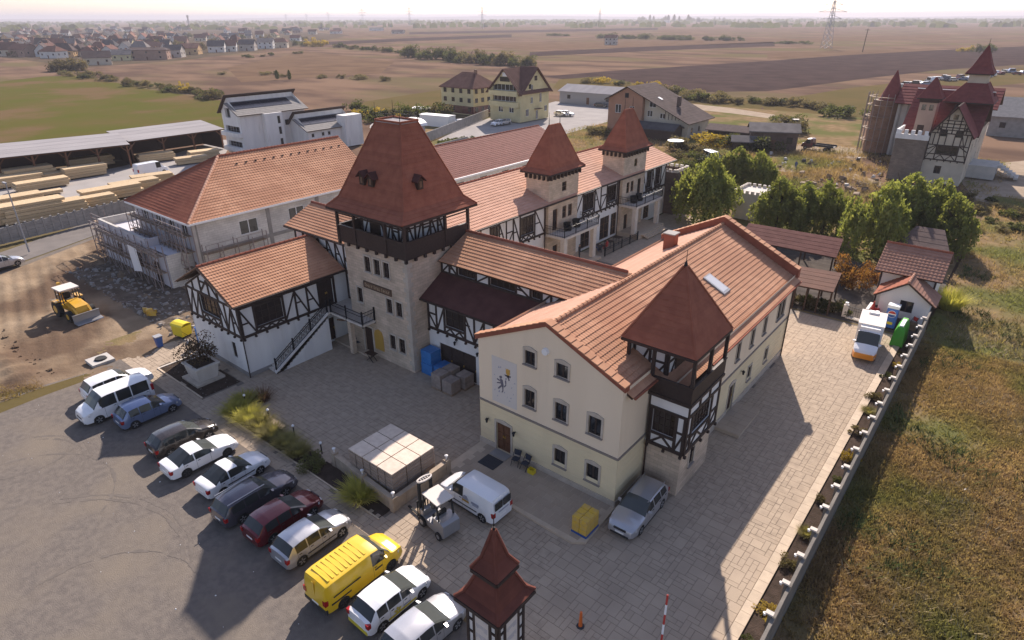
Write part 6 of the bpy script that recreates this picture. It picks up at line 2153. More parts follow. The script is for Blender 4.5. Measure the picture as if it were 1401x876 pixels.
def hatch(L, H, hb=.95, wf=.62, rear=.16):
    """compact hatchback shape: (prof, belt, sideglass, glassW, glassB)"""
    a, b = -L / 2, L / 2
    prof = [(a, .62), (a + .03, .98), (a + rear, hb + .08), (a + rear + .38, H - .07), (a + .95, H - .01), (-.35, H), (.12, H - .04), (.58, H - .26), (.98, hb + .05), (1.4, hb - .02), (b - .25, hb - .17), (b - .06, hb - .30), (b, .55)]
    belt = [(a, .90), (a + .5, hb + .01), (.0, hb - .01), (.95, hb - .03), (b - .3, hb - .14), (b, .60)]
    return dict(prof=prof, belt=belt, sideglass=[(a + .62, -.82), (-.76, -.02), (.04, .72)], glassW=(.12, .98), glassB=(a + rear, a + rear + .38))


def sedan(L, H, hb=.93):
    a, b = -L / 2, L / 2
    prof = [(a, .60), (a + .04, .92), (a + .12, hb + .02), (a + .55, hb + .04), (a + 1.05, H - .20), (a + 1.42, H - .03), (-.45, H), (-.02, H - .04), (.45, H - .26), (.85, hb + .03), (1.35, hb - .03), (b - .3, hb - .16), (b - .06, hb - .28), (b, .53)]
    belt = [(a, .88), (a + .5, hb), (.2, hb - .02), (.8, hb - .04), (b - .3, hb - .14), (b, .58)]
    return dict(prof=prof, belt=belt, sideglass=[(a + .85, -.70), (-.63, .55)], glassW=(-.02, .85), glassB=(a + .55, a + 1.42))


def estate(L, H, hb=.96):
    a, b = -L / 2, L / 2
    prof = [(a, .62), (a + .03, .98), (a + .10, hb + .06), (a + .42, H - .10), (a + .85, H - .03), (-.45, H), (.08, H - .04), (.56, H - .27), (.96, hb + .03), (1.4, hb - .03), (b - .3, hb - .16), (b - .06, hb - .28), (b, .55)]
    belt = [(a, .9), (a + .5, hb), (.2, hb - .02), (.9, hb - .04), (b - .3, hb - .14), (b, .60)]
    return dict(prof=prof, belt=belt, sideglass=[(a + .5, -1.12), (-1.06, -.25), (-.18, .66)], glassW=(.08, .96), glassB=(a + .10, a + .42))


HG = PI / 2
ROW = 'cars parked nose-in along the pavement'
car('blue hatchback parked nose-in between the white vans and the dark hatchback', 'car', 'parked_car', (-44.7, 13.45, .03), HG, 'paint_blue', 1.78, axles=(-1.28, 1.32), wr=.31, group=ROW, **hatch(4.15, 1.50))
car('black hatchback nose-in at the head of the row beside the white coupe', 'car', 'parked_car', (-39.5, 13.45, .03), HG, 'paint_black', 1.78, axles=(-1.25, 1.32), wr=.31, group=ROW, **hatch(4.2, 1.48))
car('white two door coupe with dark wheels parked next to the black hatchback', 'car', 'parked_car', (-36.7, 13.2, .03), HG, 'paint_white', 1.78, axles=(-1.32, 1.36), wr=.32, group=ROW, rim='bumper', **sedan(4.5, 1.40))
car('white notchback saloon parked between the white coupe and the dark estate', 'car', 'parked_car', (-33.3, 13.6, .03), HG + .04, 'paint_white', 1.72, axles=(-1.22, 1.28), wr=.30, group=ROW, side_trim=.55, **sedan(4.25, 1.46, .95))
car('dark graphite estate car with silver roof rails in the parked row', 'car', 'parked_car', (-30.3, 13.3, .03), HG + .03, 'paint_graphite', 1.85, axles=(-1.42, 1.40), wr=.33, group=ROW, rails=True, **estate(4.78, 1.50))
car('dark red hatchback parked between the graphite estate and the silver hatchback', 'car', 'parked_car', (-27.55, 13.4, .03), HG + .02, 'paint_red', 1.78, axles=(-1.27, 1.32), wr=.32, group=ROW, **hatch(4.3, 1.46))
car('silver hatchback parked right beside the yellow van', 'car', 'parked_car', (-24.95, 13.45, .03), HG + .02, 'paint_silver', 1.76, axles=(-1.27, 1.31), wr=.32, group=ROW, side_trim=.5, **hatch(4.2, 1.48))


def fiesta_decal(t):
    hw = .865
    b = MB()
    for s in (-1, 1):
        y0, y1 = sorted((s * (hw + .002), s * (hw + .012)))
        b.box(-.86, y0, .36, .86, y1, .47)
    emit('decal_stripe', b, 'decal_yellow', t, raw=True)
    for s in (-1, 1):
        b = MB()
        for q in range(5):
            a = 2 * PI * q / 5 + .4
            c = Vector((-.30 + .15 * math.cos(a), s * (hw + .014), .60 + .13 * math.sin(a)))
            u = Vector((math.cos(a), 0, math.sin(a)))
            v = Vector((-u.z, 0, u.x))
            b.face(c - u * .13, c + v * .07, c + u * .10, c - v * .07)
        emit('decal_flower', b, 'decal_yellow', t, raw=True)
        y0, y1 = sorted((s * (hw + .002), s * (hw + .013)))
        emit('decal_word', MB().box(.05, y0, .53, .30, y1, .60).box(.33, y0, .53, .48, y1, .60), 'decal_grey', t, raw=True)
    emit('rear_bumper', MB().box(-2.02, -.70, .30, -1.93, .70, .48), 'decal_yellow', t, raw=True)


car('white hatchback with yellow flower decal and yellow rear bumper', 'car', 'parked_car', (-18.55, 13.45, .03), HG - .02, 'paint_white', 1.73, axles=(-1.22, 1.27), wr=.31, group=ROW, extra=fiesta_decal, taillight_h=(.72, .98), **hatch(3.98, 1.47, rear=.2))
car('silver white hatchback at the lower frame edge beside the roofed sign tower', 'car', 'parked_car', (-16.0, 13.15, .03), HG - .04, 'paint_silver', 1.80, axles=(-1.27, 1.36), wr=.32, group=ROW, **hatch(4.3, 1.49))
car('silver estate car parked by the corner of the cream hall', 'car', 'parked_car', (-12.25, 26.6, .0), -HG + .03, 'paint_silver', 1.78, axles=(-1.32, 1.34), wr=.32, rails=True, **estate(4.6, 1.44))


def vanprof(L, H, hood, wsx, hb=1.05, nose=.95, rear=.08):
    a, b = -L / 2, L / 2
    prof = [(a, .60), (a + .02, 1.1), (a + rear, H - .25), (a + rear + .10, H - .05), (a + .6, H), (wsx - .45, H), (wsx - .08, H - .05), (wsx + .24, H - .32), (wsx + .62, hb + .10), (wsx + .75, hb + .02), (b - .35, nose + .03), (b - .08, nose - .12), (b, .62)]
    belt = [(a, hb - .02), (a + .4, hb), (wsx + .3, hb), (b - .4, nose), (b, .68)]
    return prof, belt


def trafic(label, name, loc, rz, **k):
    p, bl = vanprof(4.85, 1.97, 1.1, 1.05, hb=1.10, nose=1.02)
    return car(label, 'van', name, loc, rz, 'paint_white', 1.92, p, bl, [(-2.1, -.95), (-.88, .05), (.16, 1.25)], (-1.55, 1.52), .33, glassW=(.97, 1.67), glassB=(-2.345, -2.245), cabw=.86, zlow=.22, taillight_h=(.95, 1.45), **k)


tv = trafic('white passenger van facing out of the row, nose toward the open parking lot', 'parked_van', (-47.35, 12.35, .03), -HG, )
car('white estate car half hidden behind the white passenger van', 'car', 'parked_car', (-50.2, 13.6, .03), HG, 'paint_white', 1.85, axles=(-1.42, 1.42), wr=.33, group=ROW, rails=False, **estate(4.7, 1.62, 1.0))


def yvan(t):
    b = MB()
    for i in range(9):
        xx = -2.0 + i * .27
        b.box(xx, -.66, 1.945, xx + .10, .66, 1.985)
    emit('roof_ribs', b, 'paint_yellow', t, raw=True)
    for s in (-1, 1):
        y0, y1 = sorted((s * .93, s * .965))
        emit('side_moulding', MB().box(-2.15, y0, .72, -1.0, y1, .80).box(.5, y0, .80, .95, y1, .88), 'bumper', t, raw=True)
        emit('sliding_door_rail', MB().box(-2.0, y0 - .02, 1.12, -.4, y1 - .012, 1.15), 'bumper', t, raw=True)
    emit('rear_bumper', MB().box(-2.46, -.88, .30, -2.36, .88, .55), 'bumper', t, raw=True)
    emit('wheel_trim', MB().box(-2.44, -.05, .9, -2.425, .05, 1.9), 'paint_yellow', t, raw=True)


p, bl = vanprof(4.9, 1.95, 1.1, .95, hb=1.10, nose=1.02)
car('bright yellow panel van with ribbed roof parked in the row', 'van', 'parked_van', (-21.15, 13.4, .03), HG, 'paint_yellow', 1.90, p, bl, [(.38, 1.22)], (-1.48, 1.52), .33, glassW=(.87, 1.57), cabw=.88, zlow=.24, taillight_h=(.80, 1.10), extra=yvan, rim='bumper')


def caddy_dec(t):
    for s in (-1, 1):
        y0, y1 = sorted((s * .885, s * .905))
        emit('decal_emblem', MB().box(-.35, y0, 1.02, .12, y1, 1.10).box(-.30, y0, 1.14, .07, y1, 1.20).box(-.25, y0, 1.24, .0, y1, 1.28), 'decal_grey', t, raw=True)
        emit('decal_emblem', MB().box(-.38, y0, .84, .15, y1, .97), 'gold', t, raw=True)
        emit('decal_text', MB().box(-1.15, y0, .98, -.55, y1, 1.03).box(-1.15, y0, 1.07, -.60, y1, 1.11).box(-1.1, y0, .89, -.65, y1, .93), 'decal_grey', t, raw=True)
    emit('rear_glass', MB().box(-2.225, -.66, 1.12, -2.195, -.04, 1.62).box(-2.225, .04, 1.12, -2.195, .66, 1.62), 'car_glass', t, raw=True)
    emit('decal_text', MB().box(-2.215, -.5, .86, -2.19, .35, .93), 'decal_grey', t, raw=True)


p, bl = vanprof(4.4, 1.82, 1.0, .75, hb=1.06, nose=.96)
car('small white delivery van with emblem on its side, nose toward the pallet enclosure', 'van', 'parked_van', (-20.2, 21.35, .0), PI - .02, 'paint_white', 1.79, p, bl, [(.12, .98)], (-1.36, 1.34), .32, glassW=(.67, 1.37), cabw=.87, zlow=.22, taillight_h=(.70, 1.0), extra=caddy_dec, side_trim=.52)


def sprinter(label, name, loc, rz, paint='paint_white', L=5.6, H=2.3, win=False, group=None):
    p, bl = vanprof(L, H, 1.2, L / 2 - 1.45, hb=1.2, nose=1.1)
    sg = [(L / 2 - 2.2, L / 2 - 1.3)] if not win else [(-L / 2 + .3, -L / 2 + 1.5), (-L / 2 + 1.6, L / 2 - 2.4), (L / 2 - 2.2, L / 2 - 1.3)]
    return car(label, 'van', name, loc, rz, paint, 1.98, p, bl, sg, (-L / 2 + 1.0, L / 2 - .95), .34, glassW=(L / 2 - 1.53, L / 2 - .83), cabw=.9, zlow=.25, taillight_h=(.9, 1.4), group=group, mirror=True)


yv = G(208, 238)
sprinter('white cargo van parked in the lumber yard', 'parked_van', (yv.x, yv.y, -.1), R(95))
mv = G(973, 220)
sprinter('white minibus parked in the waste ground before the ruined barn', 'parked_van', (mv.x, mv.y, -.1), R(-40), H=2.0, win=True, L=5.2)
for px, py, a, pt, lab in ((681, 171, -90, 'paint_white', 'white car parked left of the yellow apartments entrance side'), (690, 170, -90, 'paint_silver', 'silver car beside the white car below the apartment balconies'),
                           (768, 158, 10, 'paint_silver', 'pale car behind the white one on the apron right of the apartments'), (776, 158, 10, 'paint_white', 'white car standing on the open apron right of the yellow apartments'),
                           (822, 146, 15, 'paint_black', 'black car parked before the grey warehouse'), (633, 170, 60, 'paint_white', 'white car by the hedge near the trailer box'), (4, 366, 92, 'paint_silver', 'silver car cut off by the left frame edge on the dirt')):
    g = G(px, py)
    h_ = hatch(4.2, 1.48)
    car(lab, 'car', 'parked_car', (g.x, g.y, -.1 if py < 300 else .0), R(a), pt, 1.76, axles=(-1.27, 1.31), wr=.32, group='cars parked beyond the complex' if py < 300 else None, **h_)
g = G(1119, 205)
tr = car('maroon flatbed truck on the dirt before the castle house', 'truck', 'flatbed_truck', (g.x, g.y, -.1), R(175), 'paint_maroon', 2.2, [(1.0, .9), (1.05, 2.2), (1.4, 2.4), (2.2, 2.3), (2.9, 1.4), (3.2, 1.3), (3.4, .8)], [(1.0, 1.4), (3.0, 1.3), (3.4, .9)], [(1.5, 2.4)], (-1.8, 2.4), .42, glassW=(2.2, 2.9), zlow=.5, cabw=.9, low_trim=False, plate=False)
emit('flatbed', MB().box(-3.4, -1.1, .9, .95, 1.1, 1.05).box(-3.4, -1.1, 1.05, .95, -1.04, 1.35).box(-3.4, 1.04, 1.05, .95, 1.1, 1.35), 'bumper', tr, raw=True)


def refr(t):
    emit('cargo_box', MB().box(-2.9, -1.05, .75, .55, 1.05, 2.75), 'white_paint', t, raw=True)
    emit('box_frame', MB().box(-2.93, -1.07, .70, .57, 1.07, .80).box(-2.92, -1.07, 2.72, .57, 1.07, 2.78), 'panel_pale', t, raw=True)
    emit('cooling_unit', MB().box(.56, -.8, 2.05, .98, .8, 2.62), 'white_paint', t, raw=True)
    emit('roof_hatch', MB().box(-2.6, -.45, 2.78, -2.0, .35, 2.95), 'white_paint', t, raw=True)
    emit('front_skirt', MB().hexa([(2.45, -.93, .35), (2.88, -.78, .35), (2.90, -.78, .84), (2.45, -.97, .92)], [(2.45, .93, .35), (2.88, .78, .35), (2.90, .78, .84), (2.45, .97, .92)]), 'paint_orange', t, raw=True)


p = [(-2.6, .7), (-.0, .8), (.5, 1.2), (.6, 2.2), (.9, 2.3), (1.2, 2.28), (1.95, 1.42), (2.15, 1.32), (2.6, 1.12), (2.8, .95), (2.86, .7)]
bl = [(-2.6, .75), (.5, 1.2), (1.9, 1.3), (2.5, 1.05), (2.86, .75)]
car('white refrigerated box truck with orange front parked at the far right of the driveway', 'truck', 'box_truck', (-6.85, 56.8, 0), -HG + .12, 'paint_white', 1.96, p, bl, [(.75, 1.5)], (-1.9, 1.85), .33, glassW=(1.2, 1.95), zlow=.3, cabw=.9, extra=refr, low_trim=False, plate=False)

C.objects['box_truck'].scale = (.93, .93, .93)
# ---------------------------------------------------------------- forklift
fk = thing('forklift', 'grey forklift with empty forks beside the small white delivery van', 'forklift', (-20.55, 18.65, 0), PI - .15, local=True)
fk.scale = (1.12, 1.12, 1.12)
b = MB()
b.prism([(-1.15, -.5, .35), (-1.15, -.5, 1.05), (-.95, -.5, 1.15), (-.35, -.5, 1.15), (-.30, -.5, .30), (-1.0, -.5, .25)], (0, 1.0, 0))
emit('counterweight', b, 'steel_grey', fk, raw=True)
emit('chassis', MB().box(-.35, -.48, .25, .75, .48, .62).box(.55, -.48, .6, .8, .48, .95), 'steel_grey', fk, raw=True)
emit('seat', MB().box(-.35, -.25, .75, .1, .25, .9).box(-.45, -.25, .85, -.3, .25, 1.35), 'tyre', fk, raw=True)
b = MB().tube((.45, 0, .9), (.3, 0, 1.2), .03, n=6)
b.tube((.29, 0, 1.2), (.27, 0, 1.23), .18, n=12)
emit('steering_wheel', b, 'tyre', fk, raw=True)
for sx, sy in ((-.75, -.44), (-.75, .44), (.65, -.44), (.65, .44)):
    emit('guard_post', MB().bar((sx, sy, .6 if sx > 0 else 1.1), (sx * .8 + (.0 if sx < 0 else -.1), sy, 2.1), .07, .07, (0, 1, 0)), 'tyre', fk, raw=True)
emit('guard_roof', MB().box(-.75, -.5, 2.08, .5, .5, 2.14), 'panel_pale', fk, raw=True)
b = MB()
for s in (-1, 1):
    b.box(.88, s * .35 - .06, .1, 1.02, s * .35 + .06, 2.35)
for z in (.3, 1.2, 2.3):
    b.box(.90, -.4, z, 1.0, .4, z + .1)
emit('mast', b, 'tyre', fk, raw=True)
b = MB()
for k in range(7):
    b.box(1.03, -.5 + k * .155, .3, 1.07, -.44 + k * .155, 1.25)
b.box(1.02, -.52, .3, 1.08, .52, .38).box(1.02, -.52, 1.2, 1.08, .52, 1.27)
emit('load_backrest', b, 'tyre', fk, raw=True)
for s in (-1, 1):
    emit('fork', MB().box(1.05, s * .28 - .06, .08, 2.2, s * .28 + .06, .13), 'tyre', fk, raw=True)
b = MB()
for q in range(12):
    a0, a1 = 2 * PI * q / 12, 2 * PI * (q + 1) / 12
    b.bar((.95 + .16 * math.cos(a0), .42 * math.sin(a0), 2.5), (.95 + .16 * math.cos(a1), .42 * math.sin(a1), 2.5), .07, .07)
for k in range(4):
    b.bar((.82, -.2 + k * .13, 2.5), (1.08, -.2 + k * .13, 2.5), .03, .03)
emit('mast_top_guard', b, 'panel_pale', fk, raw=True)
for (x, y, r_) in ((-.75, -.46, .24), (-.75, .46, .24), (.6, -.48, .30), (.6, .48, .30)):
    wo = emit('wheel', MB().tube((x, y - .11, r_), (x, y + .11, r_), r_, n=14), 'tyre', fk, raw=True)
    emit('rim', MB().tube((x, y - .12, r_), (x, y + .12, r_), r_ * .5, n=10), 'steel_grey', wo, raw=True)

# ---------------------------------------------------------------- backhoe loader
g = G(100, 438)
bh = thing('backhoe_loader', 'yellow backhoe loader with pale cab roof and grey bucket on the dirt', 'loader', (-68.4, 16.9, -.05), R(4), local=True)
emit('hood', MB().prism([(.2, -.5, .9), (.2, -.5, 1.75), (1.0, -.5, 1.65), (1.9, -.5, 1.4), (1.95, -.5, .8)], (0, 1.0, 0)), 'paint_machine', bh, raw=True)
emit('chassis', MB().box(-1.5, -.45, .5, 1.8, .45, .95), 'paint_machine', bh, raw=True)
emit('cab_base', MB().box(-1.3, -.8, .95, .2, .8, 1.35), 'paint_machine', bh, raw=True)
for sx in (-1.25, -.5, .15):
    for sy in (-.75, .75):
        emit('cab_post', MB().bar((sx, sy, 1.3), (sx * .95, sy * .95, 2.75), .08, .08, (0, 1, 0)), 'bumper', bh, raw=True)
emit('cab_roof', MB().box(-1.4, -.85, 2.72, .35, .85, 2.84), 'panel_pale', bh, raw=True)
emit('seat', MB().box(-.8, -.3, 1.35, -.35, .3, 1.6).box(-.9, -.3, 1.5, -.75, .3, 2.2), 'tyre', bh, raw=True)
for s in (-1, 1):
    emit('loader_arm', MB().bar((.1, s * .62, 1.5), (1.7, s * .62, 1.25), .14, .2, (0, 1, 0)).bar((1.65, s * .62, 1.3), (2.45, s * .62, .55), .14, .2, (0, 1, 0)), 'paint_machine', bh, raw=True)
emit('bucket', MB().prism([(2.4, -1.15, .12), (3.15, -1.15, .08), (3.1, -1.15, .16), (2.55, -1.15, .25), (2.5, -1.15, .85), (2.75, -1.15, 1.0), (2.35, -1.15, .9)], (0, 2.3, 0)), 'steel_grey', bh, raw=True)
for (x, r_, w_) in ((-1.0, .78, .45), (1.35, .55, .38)):
    for s in (-1, 1):
        wo = emit('wheel', MB().tube((x, s * .98 - w_ / 2, r_), (x, s * .98 + w_ / 2, r_), r_, n=18), 'tyre', bh, raw=True)
        emit('rim', MB().tube((x, s * .98 - w_ / 2 - .02, r_), (x, s * .98 + w_ / 2 + .02, r_), r_ * .5, n=12), 'paint_machine', wo, raw=True)
emit('backhoe_boom', MB().bar((-1.6, 0, .9), (-2.0, 0, 2.9), .25, .3, (0, 1, 0)).bar((-2.0, 0, 2.9), (-2.5, 0, 1.5), .2, .25, (0, 1, 0)), 'paint_machine', bh, raw=True)
emit('backhoe_bucket', MB().prism([(-2.3, -.3, .9), (-2.8, -.3, .9), (-2.9, -.3, 1.5), (-2.5, -.3, 1.6)], (0, .6, 0)), 'steel_grey', bh, raw=True)
for s in (-1, 1):
    emit('fender', MB().box(-1.6, s * .98 - .25, 1.55, -.4, s * .98 + .25, 1.62), 'paint_machine', bh, raw=True)


# ================================================================== ROOFED SIGN TOWER at the entrance (front edge)
kt = thing('sign_tower', 'slim half-timbered sign tower with two tiered dark red roof at the lower frame edge', 'sign tower', (-11.9, 13.55, 0))
kx0, kx1, ky0, ky1 = -12.7, -11.1, 12.75, 14.35
mb = MB()
for ww, L in ((Wall(kx0, ky0, '-Y'), 1.6), (Wall(kx1, ky0, '+X'), 1.6), (Wall(kx1, ky1, '+Y'), 1.6), (Wall(kx0, ky1, '-X'), 1.6)):
    wallface(mb, ww, L, 0, 5.5)
emit('wall', mb, 'white_plaster', kt)
for ww in (Wall(kx0, ky0, '-Y'), Wall(kx1, ky0, '+X')):
    for a in (.05, .38, 1.22, 1.55):
        beam(kt, 'timber_beam', 'timber', ww.P(a, 0, .03), ww.P(a, 5.5, .03), .11, .07, ww.n)
    for z in (.9, 1.6, 2.3, 3.0, 3.7, 4.4, 5.1):
        for (a, c) in ((.05, .38), (1.22, 1.55)):
            beam(kt, 'timber_beam', 'timber', ww.P(a, z, .025), ww.P(c, z, .025), .09, .06, ww.n)
    pn = emit('sign_panel', MB().hexa([ww.P(.44, 2.4, 0), ww.P(1.16, 2.4, 0), ww.P(1.16, 5.35, 0), ww.P(.44, 5.35, 0)], [ww.P(.44, 2.4, .035), ww.P(1.16, 2.4, .035), ww.P(1.16, 5.35, .035), ww.P(.44, 5.35, .035)]), 'panel_pale', kt)
    rm = random.Random(4)
    for r_ in range(3):
        z = 4.95 - r_ * .55
        for k in range(9):
            a = .50 + k * .068
            hh = .16 + .14 * rm.random()
            flat_shape(pn, 'engraved_stroke', 'decal_grey', ww, [(a, z - hh), (a + .022, z - hh), (a + .022, z), (a, z)], .035, .04)
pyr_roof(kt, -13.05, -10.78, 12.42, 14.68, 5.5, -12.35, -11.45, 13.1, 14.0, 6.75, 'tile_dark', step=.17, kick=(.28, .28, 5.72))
emit('lantern_wall', MB().box(-12.3, 13.15, 6.6, -11.5, 13.95, 6.98), 'white_plaster', kt)
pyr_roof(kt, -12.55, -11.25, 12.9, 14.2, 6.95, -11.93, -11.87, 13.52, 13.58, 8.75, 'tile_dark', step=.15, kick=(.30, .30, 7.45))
b = MB().tube((-11.9, 13.55, 8.7), (-11.9, 13.55, 9.5), .03, .012, 6)
b.tube((-11.9, 13.55, 8.72), (-11.9, 13.55, 8.9), .07, .05, 8)
emit('finial', b, 'dark_iron', kt)
# raised barrier arm
pt, pb = G(913.5, 814, 4.2), G(905, 876, 2.35)
dv = (pt - pb)
p0 = pb - dv * (1.35 / dv.z)
ba = thing('barrier_arm', 'red and white boom barrier arm raised upright at the entrance', 'barrier', (p0.x, p0.y, 0))
emit('barrier_box', MB().box(p0.x - .18, p0.y - .18, 0, p0.x + .18, p0.y + .18, 1.1), 'orange', ba)
for i in range(8):
    a, c = p0.lerp(pt, i / 8), p0.lerp(pt, (i + 1) / 8)
    emit('arm_segment', MB().tube(a, c, .045, n=8), ('white_paint', 'red')[i % 2], ba)
g = G(794, 857)
bo = thing('bollard', 'short orange marker post on the dark paving', 'bollard', (g.x, g.y, 0))
emit('post', MB().tube((g.x, g.y, 0), (g.x, g.y, .95), .10, .06, 10), 'orange', bo)
emit('foot', MB().tube((g.x, g.y, 0), (g.x, g.y, .05), .2, .18, 10), 'rubber_mat', bo)

# ================================================================== RIGHT BOUNDARY WALL with lamp posts
for i in range(25):
    y = 9.42 + i * 2.17
    wl2 = thing('boundary_wall', 'grey concrete boundary wall panel along the right field', 'wall', (-3.46, y, 0), group='boundary wall panels')
    for k in range(4):
        piece('panel_slab', 'wall_concrete', wl2, (-3.46, y + 1.085, -.04 + k * .53), (.09, 2.13, .51))
    piece('coping_rail', 'wall_concrete', wl2, (-3.46, y + 1.085, 2.09), (.15, 2.14, .07))
    ps = thing('lamp_post', 'short pale capped lamp post on the boundary wall', 'lamp post', (-3.62, y, 0), group='lamp posts along the boundary wall')
    piece('post', 'wall_concrete', ps, (-3.62, y, 1.12), (.15, .15, 2.24))
    piece('post_cap', 'white_stone', ps, (-3.64, y, 2.28), (.34, .24, .08))
    emit('globe_lamp', MB().tube((-3.84, y, 2.02), (-3.84, y, 2.16), .06, .08, 8), 'white_paint', ps)

# ================================================================== PALLETS AND GOODS
en = thing('enclosure_wall', 'low pale stone wall with lamp pillars around the stacked carton pallets', 'wall', (-26.5, 18.2, 0))
for (a, c) in (((-29.6, 18.45), (-23.55, 18.0)), ((-23.5, 18.0), (-23.5, 22.4))):
    a, c = Vector(a + (0,)), Vector(c + (0,))
    d = (c - a)
    n = max(2, int(d.length / .75))
    q = Matrix.Rotation(math.atan2(d.y, d.x), 3, 'Z')
    for i in range(n):
        for k in range(2):
            m_ = a.lerp(c, (i + .5) / n)
            piece('wall_stone', 'enclosure_stone', en, (m_.x, m_.y, .22 + .42 * k), (d.length / n - .015, .24 + .01 * k, .41), q)
    m_ = a.lerp(c, .5)
    piece('coping', 'enclosure_stone', en, (m_.x, m_.y, .87), (d.length, .30, .07), q)
for (x, y) in ((-29.6, 18.45), (-23.5, 18.0), (-23.5, 22.4), (-26.5, 18.2)):
    piece('pillar', 'enclosure_stone', en, (x, y, .5), (.36, .36, 1.05))
    emit('pillar_lamp', MB().tube((x, y, 1.03), (x, y, 1.2), .04, .04, 6).tube((x, y, 1.2), (x, y, 1.32), .08, .10, 8).tube((x, y, 1.32), (x, y, 1.36), .12, .04, 8), 'white_frame', en)
pos3 = ('back', 'middle', 'front')
for i in range(3):
    for j in range(3):
        x0, y0 = -28.02 + i * 1.35, 18.46 + j * 1.16
        lab = 'carton pallet of the big stack, %s row from the courtyard wall side and %s across' % (('first', 'second', 'third')[2 - j], ('left', 'centre', 'right')[i])
        lab = 'white topped carton pallet, %s column and %s row of the nine in the enclosure' % (('left', 'middle', 'right')[i], ('front', 'middle', 'rear')[j])
        t = thing('carton_pallet', lab, 'pallet', (x0 + .65, y0 + .56, 0), group='carton pallets in the enclosure')
        piece('pallet_base', 'old_lumber', t, (x0 + .65, y0 + .56, .07), (1.29, 1.11, .13))
        for k in range(8):
            piece('carton_layer', 'block_grey', t, (x0 + .65, y0 + .56, .215 + k * .222), (1.25, 1.07, .15))
            piece('carton_layer', 'carton_side', t, (x0 + .65, y0 + .56, .325 + k * .222), (1.29, 1.11, .07))
        piece('carton_top', 'carton', t, (x0 + .65, y0 + .56, 1.99), (1.285, 1.10, .08))
        piece('strap', 'strap_dark', t, (x0 + .65, y0 + .0, 1.05), (.03, .02, 1.8))
# blue wrapped pallets and brown block pallets by the middle wing
for k, (x, y, z, sx, sy, sz, lab) in enumerate(((-33.3, 30.75, 0, 1.25, 1.2, .95, 'blue wrapped pallet at the bottom of the pile by the limestone tower corner'), (-33.35, 30.75, .97, 1.15, 1.1, 1.1, 'blue wrapped bale on top of the pile by the tower corner'),
                                              (-32.15, 30.9, 0, 1.0, 1.2, 1.0, 'lower blue wrapped pallet beside the tall blue pile'))):
    t = thing('wrapped_pallet', lab, 'pallet', (x, y, z), group='blue wrapped pallets')
    b = MB()
    for q in range(3):
        z0, z1 = z + .02 + sz * q / 3, z + .02 + sz * (q + .97) / 3
        o_ = .01 * (q % 2)
        b.box(x - sx / 2 + o_, y - sy / 2 + o_, z0, x + sx / 2 - o_, y + sy / 2 - o_, z1)
    emit('wrapped_load', b, 'wrap_blue', t)
for k, (x, y, lab, h) in enumerate(((-31.1, 29.5, 'grey brown block pallet nearest the blue pile', 1.25), (-31.0, 30.6, 'block pallet behind, against the dark barn doors', 1.3), (-29.95, 29.5, 'lower block pallet standing in front, nearest the courtyard', 1.05), (-29.7, 30.75, 'block pallet right of the others by the dark doors', 1.15))):
    t = thing('block_pallet', lab, 'pallet', (x, y, 0), group='grey block pallets by the barn doors')
    piece('pallet_base', 'old_lumber', t, (x, y, .07), (1.0, 1.05, .13))
    n = int(h / .2)
    for i in range(n):
        for j in range(2):
            piece('block_course', 'block_grey', t, (x - .25 + .5 * j, y, .24 + i * .2), (.485, 1.0, .19))
yp = thing('yellow_pallet', 'pallet of yellow film wrapped sacks on the landing corner', 'pallet', (-13.95, 23.6, .14))
piece('pallet_base', 'plastic_blue', yp, (-13.95, 23.6, .2), (1.0, 1.3, .12))
for i in range(2):
    for j in range(3):
        for k in range(3):
            piece('wrapped_sack', 'wrap_yellow', yp, (-14.2 + .49 * i, 23.18 + .42 * j, .43 + .34 * k), (.46, .4, .32))
# mats, folding chairs, crate by the hall door
mt = thing('door_mat', 'dark rubber mat lying before the hall door', 'mat', (-21.85, 24.75, .15))
for i in range(4):
    for j in range(4):
        piece('mat_tile', 'rubber_mat', mt, (-22.4 + i * .33, 24.35 + j * .27, .165), (.325, .265, .02))
mt = thing('door_mat', 'pale paving slab step directly under the hall door', 'mat', (-21.9, 25.75, .15))
piece('slab', 'concrete', mt, (-21.9, 25.72, .17), (1.3, .7, .03))


def chair(label, x, y, z, rz, seat='cloth_dark', group='folding chairs'):
    t = thing('folding_chair', label, 'chair', (x, y, z), rz, group, local=True)
    emit('seat', MB().box(-.22, -.2, .43, .22, .22, .47), seat, t, raw=True)
    emit('backrest', MB().hexa([(-.22, .24, .58), (.22, .24, .58), (.22, .33, .92), (-.22, .33, .92)], [(-.22, .27, .58), (.22, .27, .58), (.22, .36, .92), (-.22, .36, .92)]), seat, t, raw=True)
    for s in (-1, 1):
        emit('leg', MB().bar((s * .24, -.26, 0), (s * .24, .36, .93), .03, .03, (1, 0, 0)), 'dark_iron', t, raw=True)
        emit('leg', MB().bar((s * .21, .26, 0), (s * .21, -.2, .45), .03, .03, (1, 0, 0)), 'dark_iron', t, raw=True)
    return t


